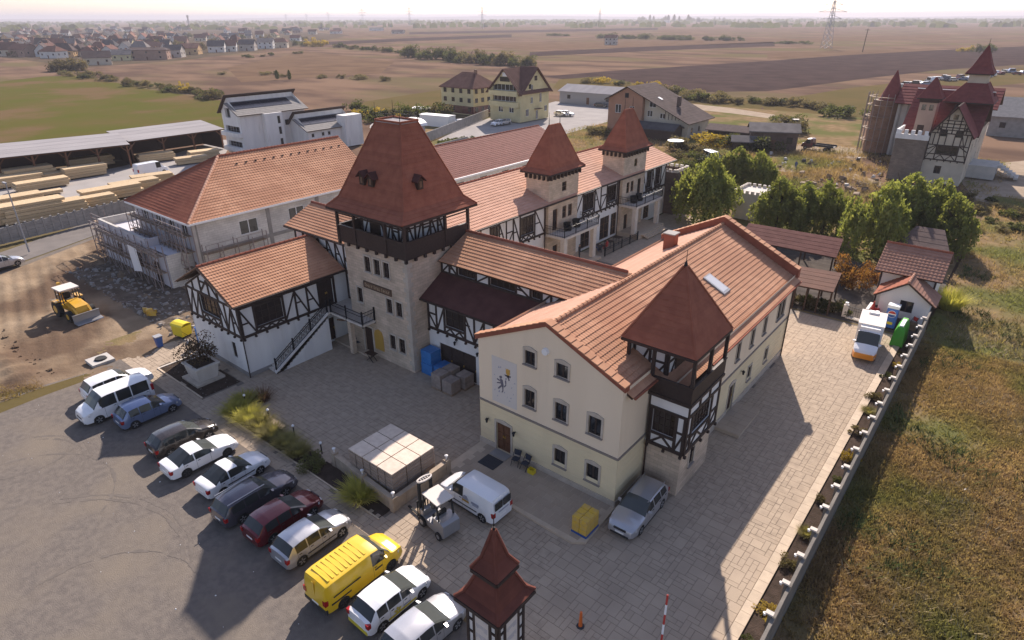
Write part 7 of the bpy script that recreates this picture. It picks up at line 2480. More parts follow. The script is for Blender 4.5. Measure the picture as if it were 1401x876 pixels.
chair('black folding chair nearest the hall door', -20.5, 25.6, .15, .2)
chair('black folding chair beside the small yellow crate', -19.75, 25.6, .15, -.1)
cr = thing('crate', 'small yellow crate beside the folding chair', 'crate', (-19.2, 25.55, .15))
b = MB().box(-19.42, 25.4, .15, -18.98, 25.72, .18)
for (x0, y0, x1, y1) in ((-19.42, 25.4, -18.98, 25.43), (-19.42, 25.69, -18.98, 25.72), (-19.42, 25.43, -19.39, 25.69), (-19.01, 25.43, -18.98, 25.69)):
    b.box(x0, y0, .18, x1, y1, .45)
emit('crate_shell', b, 'plastic_yellow', cr)
tb = thing('folding_table', 'small black folding table by the stone tower entrance', 'table', (-38.6, 29.0, 0))
emit('tabletop', MB().box(-39.1, 28.6, .70, -38.1, 29.2, .74), 'dark_wood', tb)
for s in (-1, 1):
    emit('leg', MB().bar((-38.6 - .4 * s, 28.7, 0), (-38.6 + .4 * s, 28.7, .7), .04, .04, (0, 1, 0)), 'dark_iron', tb)
    emit('leg', MB().bar((-38.6 - .4 * s, 29.1, 0), (-38.6 + .4 * s, 29.1, .7), .04, .04, (0, 1, 0)), 'dark_iron', tb)
chair('dark chair under the iron balcony by the stone tower', -42.2, 29.9, .16, 2.0)
chair('dark chair beside the support column under the balcony', -41.3, 29.6, .16, 1.2)
# waste bins by the stair house
dm = thing('dumpster', 'yellow rolling waste container beside the stair house', 'dumpster', (-55.6, 21.2, 0), R(12), local=True)
b = MB().prism([(-.6, -.5, .2), (.6, -.5, .2), (.72, -.5, 1.15), (-.72, -.5, 1.15)], (0, 1.0, 0))
emit('tub', b, 'plastic_yellow', dm, raw=True)
b = MB()
for q in range(5):
    a0, a1 = PI * q / 5, PI * (q + 1) / 5
    b.hexa([(-.75, .55 * math.cos(a0), 1.15 + .28 * math.sin(a0)), (.75, .55 * math.cos(a0), 1.15 + .28 * math.sin(a0)), (.75, .55 * math.cos(a1), 1.15 + .28 * math.sin(a1)), (-.75, .55 * math.cos(a1), 1.15 + .28 * math.sin(a1))],
           [(-.75, .5 * math.cos(a0), 1.12 + .24 * math.sin(a0)), (.75, .5 * math.cos(a0), 1.12 + .24 * math.sin(a0)), (.75, .5 * math.cos(a1), 1.12 + .24 * math.sin(a1)), (-.75, .5 * math.cos(a1), 1.12 + .24 * math.sin(a1))])
emit('lid', b, 'plastic_yellow', dm, raw=True)
for sx in (-.5, .5):
    for sy in (-.38, .38):
        emit('caster', MB().tube((sx, sy - .04, .1), (sx, sy + .04, .1), .1, n=8), 'tyre', dm, raw=True)
b_ = thing('waste_bin', 'small dark blue waste bin left of the yellow container', 'bin', (-55.1, 18.9, 0))
emit('tub', MB().hexa([(-55.3, 18.7, .05), (-54.9, 18.7, .05), (-54.9, 19.1, .05), (-55.3, 19.1, .05)], [(-55.38, 18.62, 1.0), (-54.82, 18.62, 1.0), (-54.82, 19.18, 1.0), (-55.38, 19.18, 1.0)]), 'plastic_blue', b_)
emit('lid', MB().box(-55.42, 18.58, 1.0, -54.78, 19.22, 1.08), 'grey_paint', b_)
bb = thing('blue_barrel', 'blue container standing against the stair house corner', 'barrel', (-53.0, 21.6, 0))
emit('drum', MB().tube((-53.0, 21.6, 0), (-53.0, 21.6, 1.5), .34, n=14), 'wrap_blue', bb)
emit('drum_lid', MB().tube((-53.0, 21.6, 1.5), (-53.0, 21.6, 1.56), .36, n=14), 'plastic_blue', bb)
mh = thing('manhole_slab', 'pale concrete slab with open dark manhole beside the dirt ground', 'manhole', (-56.3, 14.6, 0))
emit('slab', MB().box(-57.2, 13.7, -.05, -55.5, 15.4, .22), 'pale_concrete', mh)
emit('manhole_ring', MB().tube((-56.3, 14.6, .2), (-56.3, 14.6, .34), .5, .42, 14), 'tyre', mh)
yb = thing('yellow_bag', 'crumpled yellow bag on the shaded rubble near the scaffold', 'bag', (-62.5, 21.5, 0))
b = MB()
rm = random.Random(9)
for k in range(9):
    c = Vector((-62.5 + rm.uniform(-.7, .7), 21.5 + rm.uniform(-.4, .4), .1))
    b.prism([c + Vector((rm.uniform(-.4, .4), rm.uniform(-.4, .4), 0)) for _ in range(3)], (rm.uniform(-.1, .1), 0, .3 + .3 * rm.random()))
emit('bag', b, 'wrap_yellow', yb)
# square white planter with a purple leaved tree
pl = thing('planter', 'big square white planter on a stone base in the dark bed', 'planter', (-46.9, 18.6, 0))
emit('planter_base', MB().box(-48.2, 17.5, 0, -45.7, 19.8, .18), 'trim_stone', pl)
b = MB().hexa([(-47.75, 17.9, .18), (-46.05, 17.9, .18), (-46.05, 19.4, .18), (-47.75, 19.4, .18)], [(-47.95, 17.75, 1.35), (-45.85, 17.75, 1.35), (-45.85, 19.55, 1.35), (-47.95, 19.55, 1.35)])
emit('planter_box', b, 'white_stone', pl)
emit('planter_rim', MB().box(-48.05, 17.65, 1.35, -45.75, 19.65, 1.46), 'white_stone', pl)
emit('soil', MB().box(-47.8, 17.9, 1.46, -46.0, 19.4, 1.48), 'soil', pl)

# soft drink fridge, green igloo container, red chairs by the kiosk
fr = thing('drinks_fridge', 'blue drinks fridge with white top and round red white blue emblem', 'fridge', (-6.2, 63.0, 0))
emit('cabinet', MB().box(-6.65, 62.6, .1, -5.75, 63.3, 2.0), 'fridge_blue', fr)
emit('top_panel', MB().box(-6.68, 62.57, 2.0, -5.72, 63.33, 2.28), 'white_paint', fr)
emit('base', MB().box(-6.63, 62.62, 0, -5.77, 63.28, .1), 'dark_iron', fr)
wz = Wall(-6.65, 62.6, '-Y')


def half(sgn, n=10, r_=.30, cut=.05):
    pts = []
    for q in range(n + 1):
        a = sgn * (PI * q / n)
        pts.append((.45 + r_ * math.cos(a), 1.45 + sgn * cut + (r_ - cut) * abs(math.sin(a)) * sgn))
    return pts if sgn > 0 else pts[::-1]


flat_shape(fr, 'emblem_disc', 'white_paint', wz, [(.45 + .34 * math.cos(2 * PI * q / 18), 1.45 + .34 * math.sin(2 * PI * q / 18)) for q in range(18)], .0, .012)
flat_shape(fr, 'emblem_red_half', 'red', wz, half(1), .012, .02)
flat_shape(fr, 'emblem_blue_half', 'plastic_blue', wz, half(-1), .012, .02)
flat_shape(fr, 'yellow_badge', 'plastic_yellow', wz, [(.25, .42), (.65, .42), (.68, .55), (.65, .68), (.25, .68), (.22, .55)], 0, .015)
gi = thing('recycling_container', 'bright green recycling container behind the box truck', 'container', (-4.95, 60.2, 0))
b = MB()
b.prism([(-5.45, 59.0, .05), (-4.45, 59.0, .05), (-4.55, 59.2, 1.3), (-4.75, 59.4, 1.75), (-5.15, 59.4, 1.75), (-5.35, 59.2, 1.3)], (0, 2.4, 0))
emit('shell', b, 'plastic_green', gi)
emit('lid_ridge', MB().box(-5.1, 59.5, 1.75, -4.8, 61.2, 1.84), 'white_paint', gi)
for k, (x, y, lab) in enumerate(((-7.6, 64.3, 'red plastic chair left of the drinks fridge'), (-4.6, 64.3, 'red plastic chair right of the fridge under the kiosk wall'))):
    chair(lab, x, y, 0, .4 - k, seat='red', group='red chairs before the kiosk')
yd = thing('parasol', 'closed red parasol leaning by the kiosk', 'parasol', (-8.0, 64.2, 0))
emit('pole', MB().tube((-8.0, 64.2, 0), (-8.0, 64.2, 1.6), .03, n=6), 'white_frame', yd)
emit('canopy', MB().tube((-8.0, 64.2, .7), (-8.0, 64.2, 1.7), .22, .05, 10), 'red', yd)
# garden wall, gate and hedge at the end of the drive
gt = thing('garden_gate', 'low iron gate between two lamp pillars at the end of the driveway', 'gate', (-8.9, 63.0, 0))
b = MB()
railing(b, [(-9.9, 62.9, .1), (-7.5, 62.6, .1)], 1.0, .2)
emit('gate_leaf', b, 'dark_iron', gt)
for (x, y) in ((-10.05, 62.95), (-7.35, 62.55)):
    piece('pillar', 'white_stone', gt, (x, y, .6), (.4, .4, 1.2))
    emit('globe_lamp', MB().tube((x, y, 1.2), (x, y, 1.45), .14, .16, 8), 'white_paint', gt)
piece('threshold', 'white_stone', gt, (-8.7, 62.7, .06), (2.3, .5, .12), (0, 0, -.12))
gw2 = thing('garden_wall', 'low brown stone wall between the iron gate and the kiosk', 'wall', (-6, 63, 0))
for i in range(6):
    piece('wall_stone', 'castle_stone', gw2, (-6.9 + i * .5, 63.75, .35), (.48, .35, .8))


# ---------------------------------------------------------------- lumber yard: long open sheds, stacks of boards, wall
def lumber_shed(label, pa, pb, depth, h0, h1, n):
    """open fronted shed; pa, pb = front corners"""
    pa, pb = Vector(pa), Vector(pb)
    u = (pb - pa).normalized()
    nv = Vector((-u.y, u.x, 0))
    if nv.dot(pa) < 0:
        nv = -nv
    t = thing('lumber_shed', label, 'shed', ((pa + pb) / 2).to_tuple())
    up = Vector((0, 0, 1))
    ba_, bb_ = pa + nv * depth, pb + nv * depth
    roofplane(t, pa + up * h0 - nv * 1.0 - u * .5, pb + up * h0 - nv * 1.0 + u * .5, ba_ + up * h1 - u * .5, bb_ + up * h1 + u * .5, 'sheet_roof', step=2.4, lip=.03, name='roof_sheet')
    emit('back_wall', MB().hexa([ba_, bb_, bb_ + up * h1, ba_ + up * h1], [ba_ + nv * .2, bb_ + nv * .2, bb_ + nv * .2 + up * h1, ba_ + nv * .2 + up * h1]), 'dark_wood', t)
    for s in (pa, pb):
        emit('side_wall', MB().hexa([s, s + nv * depth, s + nv * depth + up * (h1 - .2), s + up * (h0 - .2)], [s + u * .15, s + u * .15 + nv * depth, s + u * .15 + nv * depth + up * (h1 - .2), s + u * .15 + up * (h0 - .2)]), 'dark_wood', t)
    for i in range(n + 1):
        p = pa.lerp(pb, i / n)
        emit('post', MB().bar(p, p + up * (h0 - .1), .3, .3, (1, 0, 0)), 'door_wood', t)
        for s in (-1, 1):
            emit('brace', MB().bar(p + up * (h0 - 1.5), p + up * (h0 - .25) + u * (s * 1.1), .16, .16, nv), 'door_wood', t)
    emit('front_beam', MB().bar(pa + up * (h0 - .2), pb + up * (h0 - .2), .25, .35), 'door_wood', t)
    return t


lumber_shed('long open lumber shed with pale metal roof at the far left', G(-95, 262), G(180, 228), 9, 4.3, 5.3, 6)
lumber_shed('second open lumber shed with pale metal roof running to the white house', G(184, 222), G(306, 203), 9, 4.2, 5.2, 3)
lrnd = random.Random(21)


def lumber(label, px, py, L, W_, h, rz, layers):
    g = G(px, py)
    t = thing('lumber_stack', label, 'lumber stack', (g.x, g.y, -.1), R(rz), 'lumber stacks in the yard', local=True)
    z = .1
    for b_ in (-.35, 0, .35):
        emit('bearer', MB().box(L * b_ - .06, -W_ / 2, 0, L * b_ + .06, W_ / 2, .1), 'old_lumber', t, raw=True)
    layers *= 2
    for k in range(layers):
        hh = h / layers
        ox = lrnd.uniform(-.15, .15)
        o = piece('board_pack', 'lumber', None, (ox, lrnd.uniform(-.05, .05), z + hh * .46), (L * lrnd.uniform(.90, 1.0), W_ * lrnd.uniform(.93, 1.0), hh * .90))
        o.parent = t
        z += hh
    return t


_stk = [(18, 253, 9, 3.2, 1.6, 2, 'tall pale lumber stack in the far left group'), (42, 245, 8, 3, 2.2, 2, 'high lumber stack behind, left of the yard centre'), (58, 256, 8, 2.6, 1.3, 2, 'lower lumber stack in front of the high one'),
        (48, 268, 8, 1.6, .5, 1, 'thin flat board pile lying on the yard'), (12, 287, 10, 3, 2.0, 3, 'lumber stack at the left edge behind the grey wall'), (20, 302, 13, 3, 2.4, 3, 'longest lumber stack along the grey wall at the left'),
        (64, 295, 11, 3, 1.8, 2, 'lumber stack along the wall, second from the left'), (116, 282, 9, 2.8, 1.4, 2, 'lumber stack along the wall, middle of the row'), (155, 270, 9, 2.8, 1.8, 2, 'lumber stack along the wall near the tiled hip'),
        (185, 259, 8, 2.8, 1.5, 2, 'last lumber stack along the wall beside the tiled hip'), (118, 240, 7, 2.6, 1.8, 2, 'lone lumber stack before the open shed posts'), (215, 219, 7, 2.6, 1.5, 2, 'lumber stack under the second shed roof edge'),
        (210, 248, 7, 2.6, 1.3, 2, 'pale flat stack peeping over the red hip roof'), (280, 216, 6, 2.6, 1.6, 2, 'lumber packs near the white house corner'), (125, 227, 8, 2.5, 1.8, 2, 'shaded lumber pack inside the long shed'), (75, 243, 7, 2.5, 1.0, 1, 'low shaded lumber pack at the long shed front'), (262, 222, 6, 2.4, 1.2, 1, 'low lumber pack behind the ridge of the new tiled roof')]
for px, py, L, W_, h, ly, lab in _stk:
    lumber(lab, px, py, L, W_, h, 88 if px < 200 else 78, ly)
g0, g1 = G(-60, 349), G(186, 289)
cwl = thing('concrete_wall', 'long grey concrete panel wall between lumber yard and road', 'wall', g0.to_tuple())
n = 22
d = (g1 - g0)
q = Matrix.Rotation(math.atan2(d.y, d.x), 3, 'Z')
for i in range(n):
    c = g0.lerp(g1, (i + .5) / n)
    for k in range(4):
        piece('wall_panel', 'concrete', cwl, (c.x, c.y, .2 + k * .5), (d.length / n - .2, .12, .48), q)
    c = g0.lerp(g1, i / n)
    piece('wall_post', 'concrete', cwl, (c.x, c.y, 1.05), (.22, .26, 2.2), q)
# yard walls behind the tower top
for (a, c, lab) in ((G(575, 198), G(668, 160), 'grey concrete yard wall behind the red tower roof, farther one'), (G(596, 212), G(640, 200), 'short grey wall with dark hedge behind the tower roof')):
    t = thing('concrete_wall', lab, 'wall', a.to_tuple())
    d = c - a
    q = Matrix.Rotation(math.atan2(d.y, d.x), 3, 'Z')
    n = max(3, int(d.length / 3))
    for i in range(n):
        m_ = a.lerp(c, (i + .5) / n)
        piece('wall_panel', 'concrete', t, (m_.x, m_.y, 1.0), (d.length / n - .05, .15, 2.2), q)

# ---------------------------------------------------------------- people of the inner court
def person(label, x, y, z, rz, top, seated=False, legs='cloth_dark'):
    t = thing('person', label, 'person', (x, y, z), rz, local=True)
    me = bpy.data.meshes.new('person_body')
    if seated:
        P_ = [(0, 0, .50), (0, 0, .75), (0, 0, 1.0), (0, 0, 1.13), (0, .01, 1.25), (-.18, 0, 1.0), (-.24, .10, .78), (-.16, .32, .72), (.18, 0, 1.0), (.24, .10, .78), (.16, .32, .72), (-.10, .02, .50), (-.11, .42, .50), (-.11, .45, .08), (-.11, .58, .05), (.10, .02, .50), (.11, .42, .50), (.11, .45, .08), (.11, .58, .05)]
    else:
        P_ = [(0, 0, .92), (0, 0, 1.15), (0, 0, 1.40), (0, 0, 1.52), (0, .01, 1.64), (-.18, 0, 1.40), (-.24, .02, 1.12), (-.22, .12, .88), (.18, 0, 1.40), (.25, .0, 1.12), (.24, .08, .86), (-.10, 0, .90), (-.11, .03, .50), (-.11, 0, .09), (-.12, .16, .04), (.10, 0, .90), (.12, .02, .50), (.12, -.02, .09), (.13, .14, .04)]
    E_ = [(0, 1), (1, 2), (2, 3), (3, 4), (2, 5), (5, 6), (6, 7), (2, 8), (8, 9), (9, 10), (0, 11), (11, 12), (12, 13), (13, 14), (0, 15), (15, 16), (16, 17), (17, 18)]
    rad = [.15, .14, .16, .06, .10, .07, .05, .04, .07, .05, .04, .09, .065, .045, .04, .09, .065, .045, .04]
    me.from_pydata(P_, E_, [])
    o = bpy.data.objects.new('body', me)
    C.objects.link(o)
    o.parent = t
    md = o.modifiers.new('skin', 'SKIN')
    for i, r_ in enumerate(rad):
        me.skin_vertices[0].data[i].radius = (r_, r_)
    me.skin_vertices[0].data[0].use_root = True
    sb_ = o.modifiers.new('sub', 'SUBSURF')
    sb_.levels = sb_.render_levels = 1
    me.materials.append(M[top])
    hz_ = P_[4]
    emit('head', MB().tube((0, .015, hz_[2] - .10), (0, .02, hz_[2] + .06), .085, .095, 10).tube((0, .09, hz_[2] - .03), (0, .125, hz_[2] - .045), .02, .015, 5), 'skin', t, smooth=True, raw=True)
    emit('hair', MB().tube((0, 0, hz_[2] + .03), (0, 0, hz_[2] + .13), .108, .06, 10), 'hair', t, smooth=True, raw=True)
    return t


person('person in dark clothes standing between the pale porch columns', -38.6, 60.2, .18, -.6, 'cloth_dark')
person('person in red top seated at a terrace table by the iron fence', -37.9, 65.3, 0, 1.4, 'cloth_red', True)
person('person in blue seated on the court terrace behind the fence', -38.9, 64.0, 0, -.8, 'cloth_blue', True)
person('person in dark clothes seated nearest the near porch column', -37.9, 63.6, 0, .4, 'cloth_dark', True)
person('person in blue standing in the dirt yard left of the maroon truck', G(1088, 232).x, G(1088, 232).y, -.1, 0, 'cloth_blue')


# ================================================================== VEGETATION
def leafmesh(name, kind, seed, n, m, size=.16):
    """leaf sprays spread through an uneven crown, unit height about 1"""
    r = np.random.RandomState(seed)
    vs, fs = [], []

    def leaf(c, d, w, l):
        d = d / (np.linalg.norm(d) + 1e-9)
        s = np.cross(d, r.randn(3))
        s /= np.linalg.norm(s) + 1e-9
        k = len(vs)
        vs.extend([tuple(c - d * l * .5), tuple(c + s * w * .5), tuple(c + d * l * .5), tuple(c - s * w * .5)])
        fs.append((k, k + 1, k + 2, k + 3))
    if kind == 'willow':
        lobes = [(0, 0, .96, .20)]
        for q in range(9):
            a = 2 * PI * q / 9 * 1.0 + .5 * r.rand()
            rr = .16 + .20 * r.rand()
            lobes.append((rr * math.cos(a), rr * math.sin(a), .62 + .34 * r.rand() * (1 - rr), .13 + .09 * r.rand()))
        nb = 240
        for b_ in range(nb):
            lx, ly, lz, lr = lobes[r.randint(len(lobes))]
            a = r.rand() * 2 * PI
            q_ = r.rand() ** .6
            c0 = np.array([lx + lr * q_ * math.cos(a), ly + lr * q_ * math.sin(a), lz - lr * .9 * q_ * q_ + .03 * r.randn()])
            Ld = (.12 + .5 * r.rand() ** 1.4) * (.6 + .8 * q_)
            Ld = min(Ld, c0[2] - .05)
            out = np.array([math.cos(a), math.sin(a), 0]) * (.03 + .07 * r.rand())
            for q in range(n // nb):
                s = r.rand()
                c = c0 + out * s + np.array([0, 0, -Ld * s ** 1.3]) + r.randn(3) * .022
                leaf(c, np.array([.8 * r.randn(), .8 * r.randn(), -1.0]), size * (.35 + .3 * r.rand()), size * (.6 + .6 * r.rand()))
    elif kind == 'bush':
        lobes = [(r.randn(3) * [.30, .30, .14] + [0, 0, .36], .12 + .17 * r.rand()) for _ in range(14)]
        for q in range(n):
            c0, rad = lobes[r.randint(14)]
            v = r.randn(3)
            v /= np.linalg.norm(v)
            c = c0 + v * rad * (.45 + .75 * r.rand() ** .8)
            c[2] = max(.02, c[2])
            leaf(c, v + r.randn(3) * .7 + [0, 0, .4], size * .6, size)
    elif kind == 'grass':
        for q in range(n):
            a = r.rand() * 2 * PI
            rr = .26 * r.rand() ** .5
            tilt = .1 + .55 * r.rand()
            c = np.array([rr * math.cos(a), rr * math.sin(a), 0])
            d0 = np.array([math.cos(a) * tilt, math.sin(a) * tilt, 1.0])
            p, w = c, .012
            sd = np.array([-math.sin(a), math.cos(a), 0])
            L = .5 + .5 * r.rand()
            prev = None
            for s in range(4):
                t = s / 3
                pt = c + d0 * L * t * .8 + np.array([math.cos(a), math.sin(a), 0]) * tilt * L * t * t * .4 - np.array([0, 0, 1]) * L * .32 * t * t * tilt
                k = len(vs)
                ww = w * (1 - t * .85)
                vs.extend([tuple(pt - sd * ww), tuple(pt + sd * ww)])
                if prev is not None:
                    fs.append((prev, prev + 1, k + 1, k))
                prev = k
    elif kind == 'poplar':
        for q in range(n):
            h = .12 + .86 * r.rand()
            rad = .20 * math.sin(PI * min(1, h * 1.05)) ** .6 + .03
            a = r.rand() * 2 * PI
            rr = rad * (.4 + .6 * r.rand())
            leaf(np.array([rr * math.cos(a), rr * math.sin(a), h]), r.randn(3) + [0, 0, 1], size * .6, size)
    me = bpy.data.meshes.new(name)
    me.from_pydata([tuple(map(float, v)) for v in vs], [], fs)
    me.materials.append(M[m])
    return me


def trunkmesh(name, m, h=.6, r=.035, limbs=4, seed=0):
    rn = random.Random(seed)
    b = MB()
    pts = [Vector((0, 0, 0))]
    for i in range(4):
        pts.append(pts[-1] + Vector((rn.uniform(-.03, .03), rn.uniform(-.03, .03), h / 4)))
    for i in range(4):
        b.tube(pts[i], pts[i + 1], r * (1 - .2 * i), r * (1 - .2 * (i + 1)), 7, cap=False)
    for k in range(limbs):
        a = 2 * PI * k / limbs + rn.random()
        s = pts[2 + k % 3]
        e = s + Vector((math.cos(a) * .24, math.sin(a) * .24, .16 + .14 * rn.random()))
        b.tube(s, e, r * .5, r * .18, 5, cap=False)
        e2 = e + Vector((math.cos(a + .5) * .1, math.sin(a + .5) * .1, .12))
        b.tube(e, e2, r * .18, r * .06, 4, cap=False)
    me = bpy.data.meshes.new(name)
    me.from_pydata(b.v, [], b.f)
    me.materials.append(M[m])
    return me


LM = {
    'willow': [leafmesh('willow_leaves', 'willow', s, 12000, 'willow', .055) for s in (1, 2, 3)],
    'shrub': [leafmesh('shrub_leaves', 'bush', s + 10, 1500, 'shrub', .11) for s in (1, 2, 3)],
    'shrub_dry': [leafmesh('dry_leaves', 'bush', s + 20, 1300, 'shrub_dry', .11) for s in (1, 2, 3)],
    'yellow': [leafmesh('yellow_leaves', 'bush', s + 30, 900, 'yellow_leaf', .12) for s in (1, 2)],
    'red': [leafmesh('red_leaves', 'bush', 41, 2600, 'red_leaf', .07)],
    'purple': [leafmesh('purple_leaves', 'bush', 51, 1100, 'purple_leaf', .065)],
    'ograss': [leafmesh('ornamental_blades', 'grass', s + 60, 1100, 'ornamental_grass') for s in (1, 2)],
    'olgrass': [leafmesh('olive_blades', 'grass', s + 65, 1100, 'olive_grass') for s in (1, 2)],
    'green': [leafmesh('green_leaves', 'bush', s + 70, 2200, 'green_shrub', .075) for s in (1, 2)],
    'rush': [leafmesh('rush_blades', 'grass', 81, 260, 'rush')],
    'poplar': [leafmesh('poplar_leaves', 'poplar', s + 90, 900, 'shrub', .09) for s in (1, 2)],
}
TM = {k: trunkmesh('trunk_mesh', 'bark', h=.62, limbs=5, seed=i) for i, k in enumerate(('a', 'b'))}
TS = trunkmesh('stem_mesh', 'bark', h=.45, r=.022, limbs=6, seed=9)
vr = random.Random(77)


def plant(name, label, cat, kind, x, y, z, h, wd, group=None, trunk=True, part='crown', i=None):
    t = thing(name, label, cat, (x, y, z), vr.uniform(0, 6.28), group, local=True)
    ms = LM[kind]
    o = bpy.data.objects.new(part, ms[(i if i is not None else vr.randrange(99)) % len(ms)])
    C.objects.link(o)
    o.parent = t
    o.scale = (wd, wd, h)
    if trunk:
        q = bpy.data.objects.new('trunk' if cat == 'tree' else 'stem', (TM['a'], TM['b'])[vr.randrange(2)] if cat == 'tree' else TS)
        C.objects.link(q)
        q.parent = t
        q.scale = (h, h, h)
    return t


# the willows between garden and waste ground
_w = [(962, 305, 9.5, 9.5, 'full round willow nearest the back row battlements'), (1003, 262, 7.5, 8.0, 'pale willow behind the battlement lodge, left one'), (1035, 264, 7.0, 6.5, 'pale willow right of its paler twin behind the lodge'),
      (1060, 318, 7.5, 7.5, 'willow over the left half of the long pergola roof'), (1092, 318, 7.0, 7.0, 'willow in the middle above the long pergola roof'), (1124, 318, 7.2, 6.8, 'willow at the right end of the long pergola roof'),
      (1193, 350, 9.0, 8.0, 'tall willow left of the garden house gable'), (1228, 330, 9.0, 9.0, 'broad willow directly behind the garden house'), (1268, 328, 8.2, 8.0, 'willow between garden house and dusty gazebo'), (1290, 345, 7.2, 6.5, 'rightmost willow of the row beside the open field')]
for k, (px, py, h, wd, lab) in enumerate(_w):
    g = G(px, py)
    plant('willow_tree', lab, 'tree', 'willow', g.x, g.y, -.1, h, wd * .95, 'willows behind the garden', i=k)
g = G(1165, 392)
plant('red_tree', 'small rusty red leaved tree between canopy roof and garden house', 'tree', 'red', g.x, g.y, 0, 4.2, 3.6)
g = G(1302, 390)
plant('green_shrub', 'bright yellow green shrub at the right corner of the garden house', 'shrub', 'ograss', -2.5, 71.2, 0, 2.8, 3.0, trunk=False)
plant('planter_tree', 'small purple and green leaved tree growing in the white planter', 'tree', 'purple', -46.9, 18.7, 1.45, 2.9, 2.8)
# beds
for k, (x, y, h, wd, kind, lab) in enumerate(((-40.7, 18.6, 1.25, 1.9, 'ograss', 'yellow green ornamental grass clump at the outer end of the long bed'), (-40.0, 17.6, 1.25, 2.0, 'ograss', 'yellow green grass clump nearest the pavement corner of the long bed'), (-38.6, 17.7, 1.2, 1.9, 'ograss', 'yellow green grass clump third in the long bed'),
                                          (-37.2, 17.7, 1.15, 1.7, 'olgrass', 'olive feathery shrub fourth in the long bed'), (-35.6, 17.6, 1.1, 1.7, 'olgrass', 'olive feathery shrub fifth in the long bed'), (-34.0, 17.7, 1.0, 1.6, 'olgrass', 'olive shrub sixth in the long bed'), (-32.5, 17.6, 1.0, 1.5, 'olgrass', 'brownish shrub seventh in the long bed before a gap'),
                                          (-26.0, 17.5, 1.35, 2.2, 'ograss', 'big yellow green grass clump below the pallet enclosure wall'), (-40.2, 19.8, 1.5, 1.6, 'rush', 'reddish feathery grass at the bed corner by the courtyard'), (-30.6, 17.6, .9, 1.5, 'green', 'low dark green shrub beside the enclosure pillar'))):
    plant('bed_shrub', lab, 'shrub', kind, x, y, -.02, h, wd, 'shrubs in the courtyard beds', trunk=kind not in ('ograss', 'rush', 'olgrass'), part='foliage', i=k)
for k in range(4):
    x = -40.6 + k * 3.1
    t = thing('garden_lamp', 'small white topped garden lamp on the courtyard edge of the bed', 'lamp', (x, 18.6, 0), group='garden lamps along the bed')
    emit('lamp_post', MB().tube((x, 18.6, 0), (x, 18.6, .8), .04, n=6), 'dark_iron', t)
    emit('globe', MB().tube((x, 18.6, .8), (x, 18.6, .88), .07, .10, 8).tube((x, 18.6, .88), (x, 18.6, .96), .10, .04, 8), 'white_paint', t)
hd = thing('hedge', 'low clipped brownish hedge closing the driveway end behind the cream hall', 'hedge', (-13, 63.6, 0))
for k in range(7):
    o = bpy.data.objects.new('hedge_clump', LM['shrub_dry' if k % 2 else 'shrub'][k % 3])
    C.objects.link(o)
    o.parent = hd
    o.location = (-2.6 + k * .85, -.2 - .1 * k * 0, 0)
    o.scale = (1.6, 1.5, 1.35)
for k in range(16):
    y = 13 + k * 3.0 + vr.uniform(-.6, .6)
    kd = ('shrub_dry', 'olgrass', 'shrub_dry', 'shrub', 'yellow')[k % 5]
    plant('border_plant', 'small border plant between kerb and boundary wall', 'plant', kd, -4.2 + vr.uniform(-.25, .25), y, 0, vr.uniform(.4, .75), vr.uniform(.6, 1.0), 'border plants along the driveway', trunk=False, part='foliage', i=k)
# field hedges, scattered bushes far out
_lab = {'shrub': 'olive green', 'shrub_dry': 'dry brownish', 'yellow': 'yellow autumn', 'poplar': 'slender'}


def bushes(where, pa, pb, n, h0, h1, kinds, spread=3.0, wk=1.5):
    for i in range(n):
        t_ = (i + vr.random()) / n
        g = G(pa[0] + (pb[0] - pa[0]) * t_, pa[1] + (pb[1] - pa[1]) * t_)
        k = vr.choice(kinds)
        h = vr.uniform(h0, h1)
        plant('field_tree' if h > 6 else 'field_bush', _lab[k] + (' tree ' if h > 6 else ' bush ') + where, 'tree' if h > 6 else 'bush', k, g.x + vr.uniform(-spread, spread), g.y + vr.uniform(-spread, spread), -.2, h, h * wk * vr.uniform(.8, 1.2), 'growth ' + where, trunk=h > 6, part='crown')


SD = ['shrub', 'shrub_dry', 'shrub_dry']
bushes('along the meadow edge', (78, 100), (310, 136), 26, 2.2, 4.2, SD + ['shrub_dry'], 3)
bushes('at the far corner of the meadow', (80, 97), (112, 96), 4, 7, 9, ['shrub_dry'], 2, 1.0)
bushes('standing out in the meadow hedge', (235, 122), (300, 132), 3, 3, 4, ['yellow'], 2, 1.0)
bushes('in the hedgerow left of the yellow apartments', (555, 78), (735, 92), 24, 4.5, 9.5, ['shrub', 'shrub', 'shrub_dry'], 7, 1.1)
bushes('in the thin hedge right of the village', (455, 64), (560, 74), 14, 3, 6, ['shrub', 'shrub_dry'], 6, 1.4)
bushes('by the village end', (405, 62), (440, 64), 5, 6, 9, ['shrub', 'yellow'], 6)
bushes('in the far hedge above the lone house', (820, 52), (960, 55), 16, 4, 8, ['shrub'], 10, 1.8)
bushes('at the right end of the far hedge', (960, 55), (1010, 56), 5, 5, 8, ['shrub'], 10, 1.5)
bushes('left of the far hedge', (750, 49), (785, 49), 5, 3, 5, ['shrub', 'shrub_dry'], 10, 2.4)
bushes('in the tall grove on the horizon', (882, 30), (950, 31), 11, 25, 38, ['shrub', 'poplar'], 30, .9)
bushes('right of the grove on the horizon', (955, 29), (1000, 29), 4, 22, 30, ['poplar', 'shrub'], 30, .8)
bushes('beyond the ploughed field at the right', (1060, 60), (1098, 60), 5, 3, 5, ['shrub'], 8, 2.2)
bushes('beyond the plough near the frame edge', (1308, 70), (1325, 70), 2, 4, 5, ['yellow'], 3, 1.6)
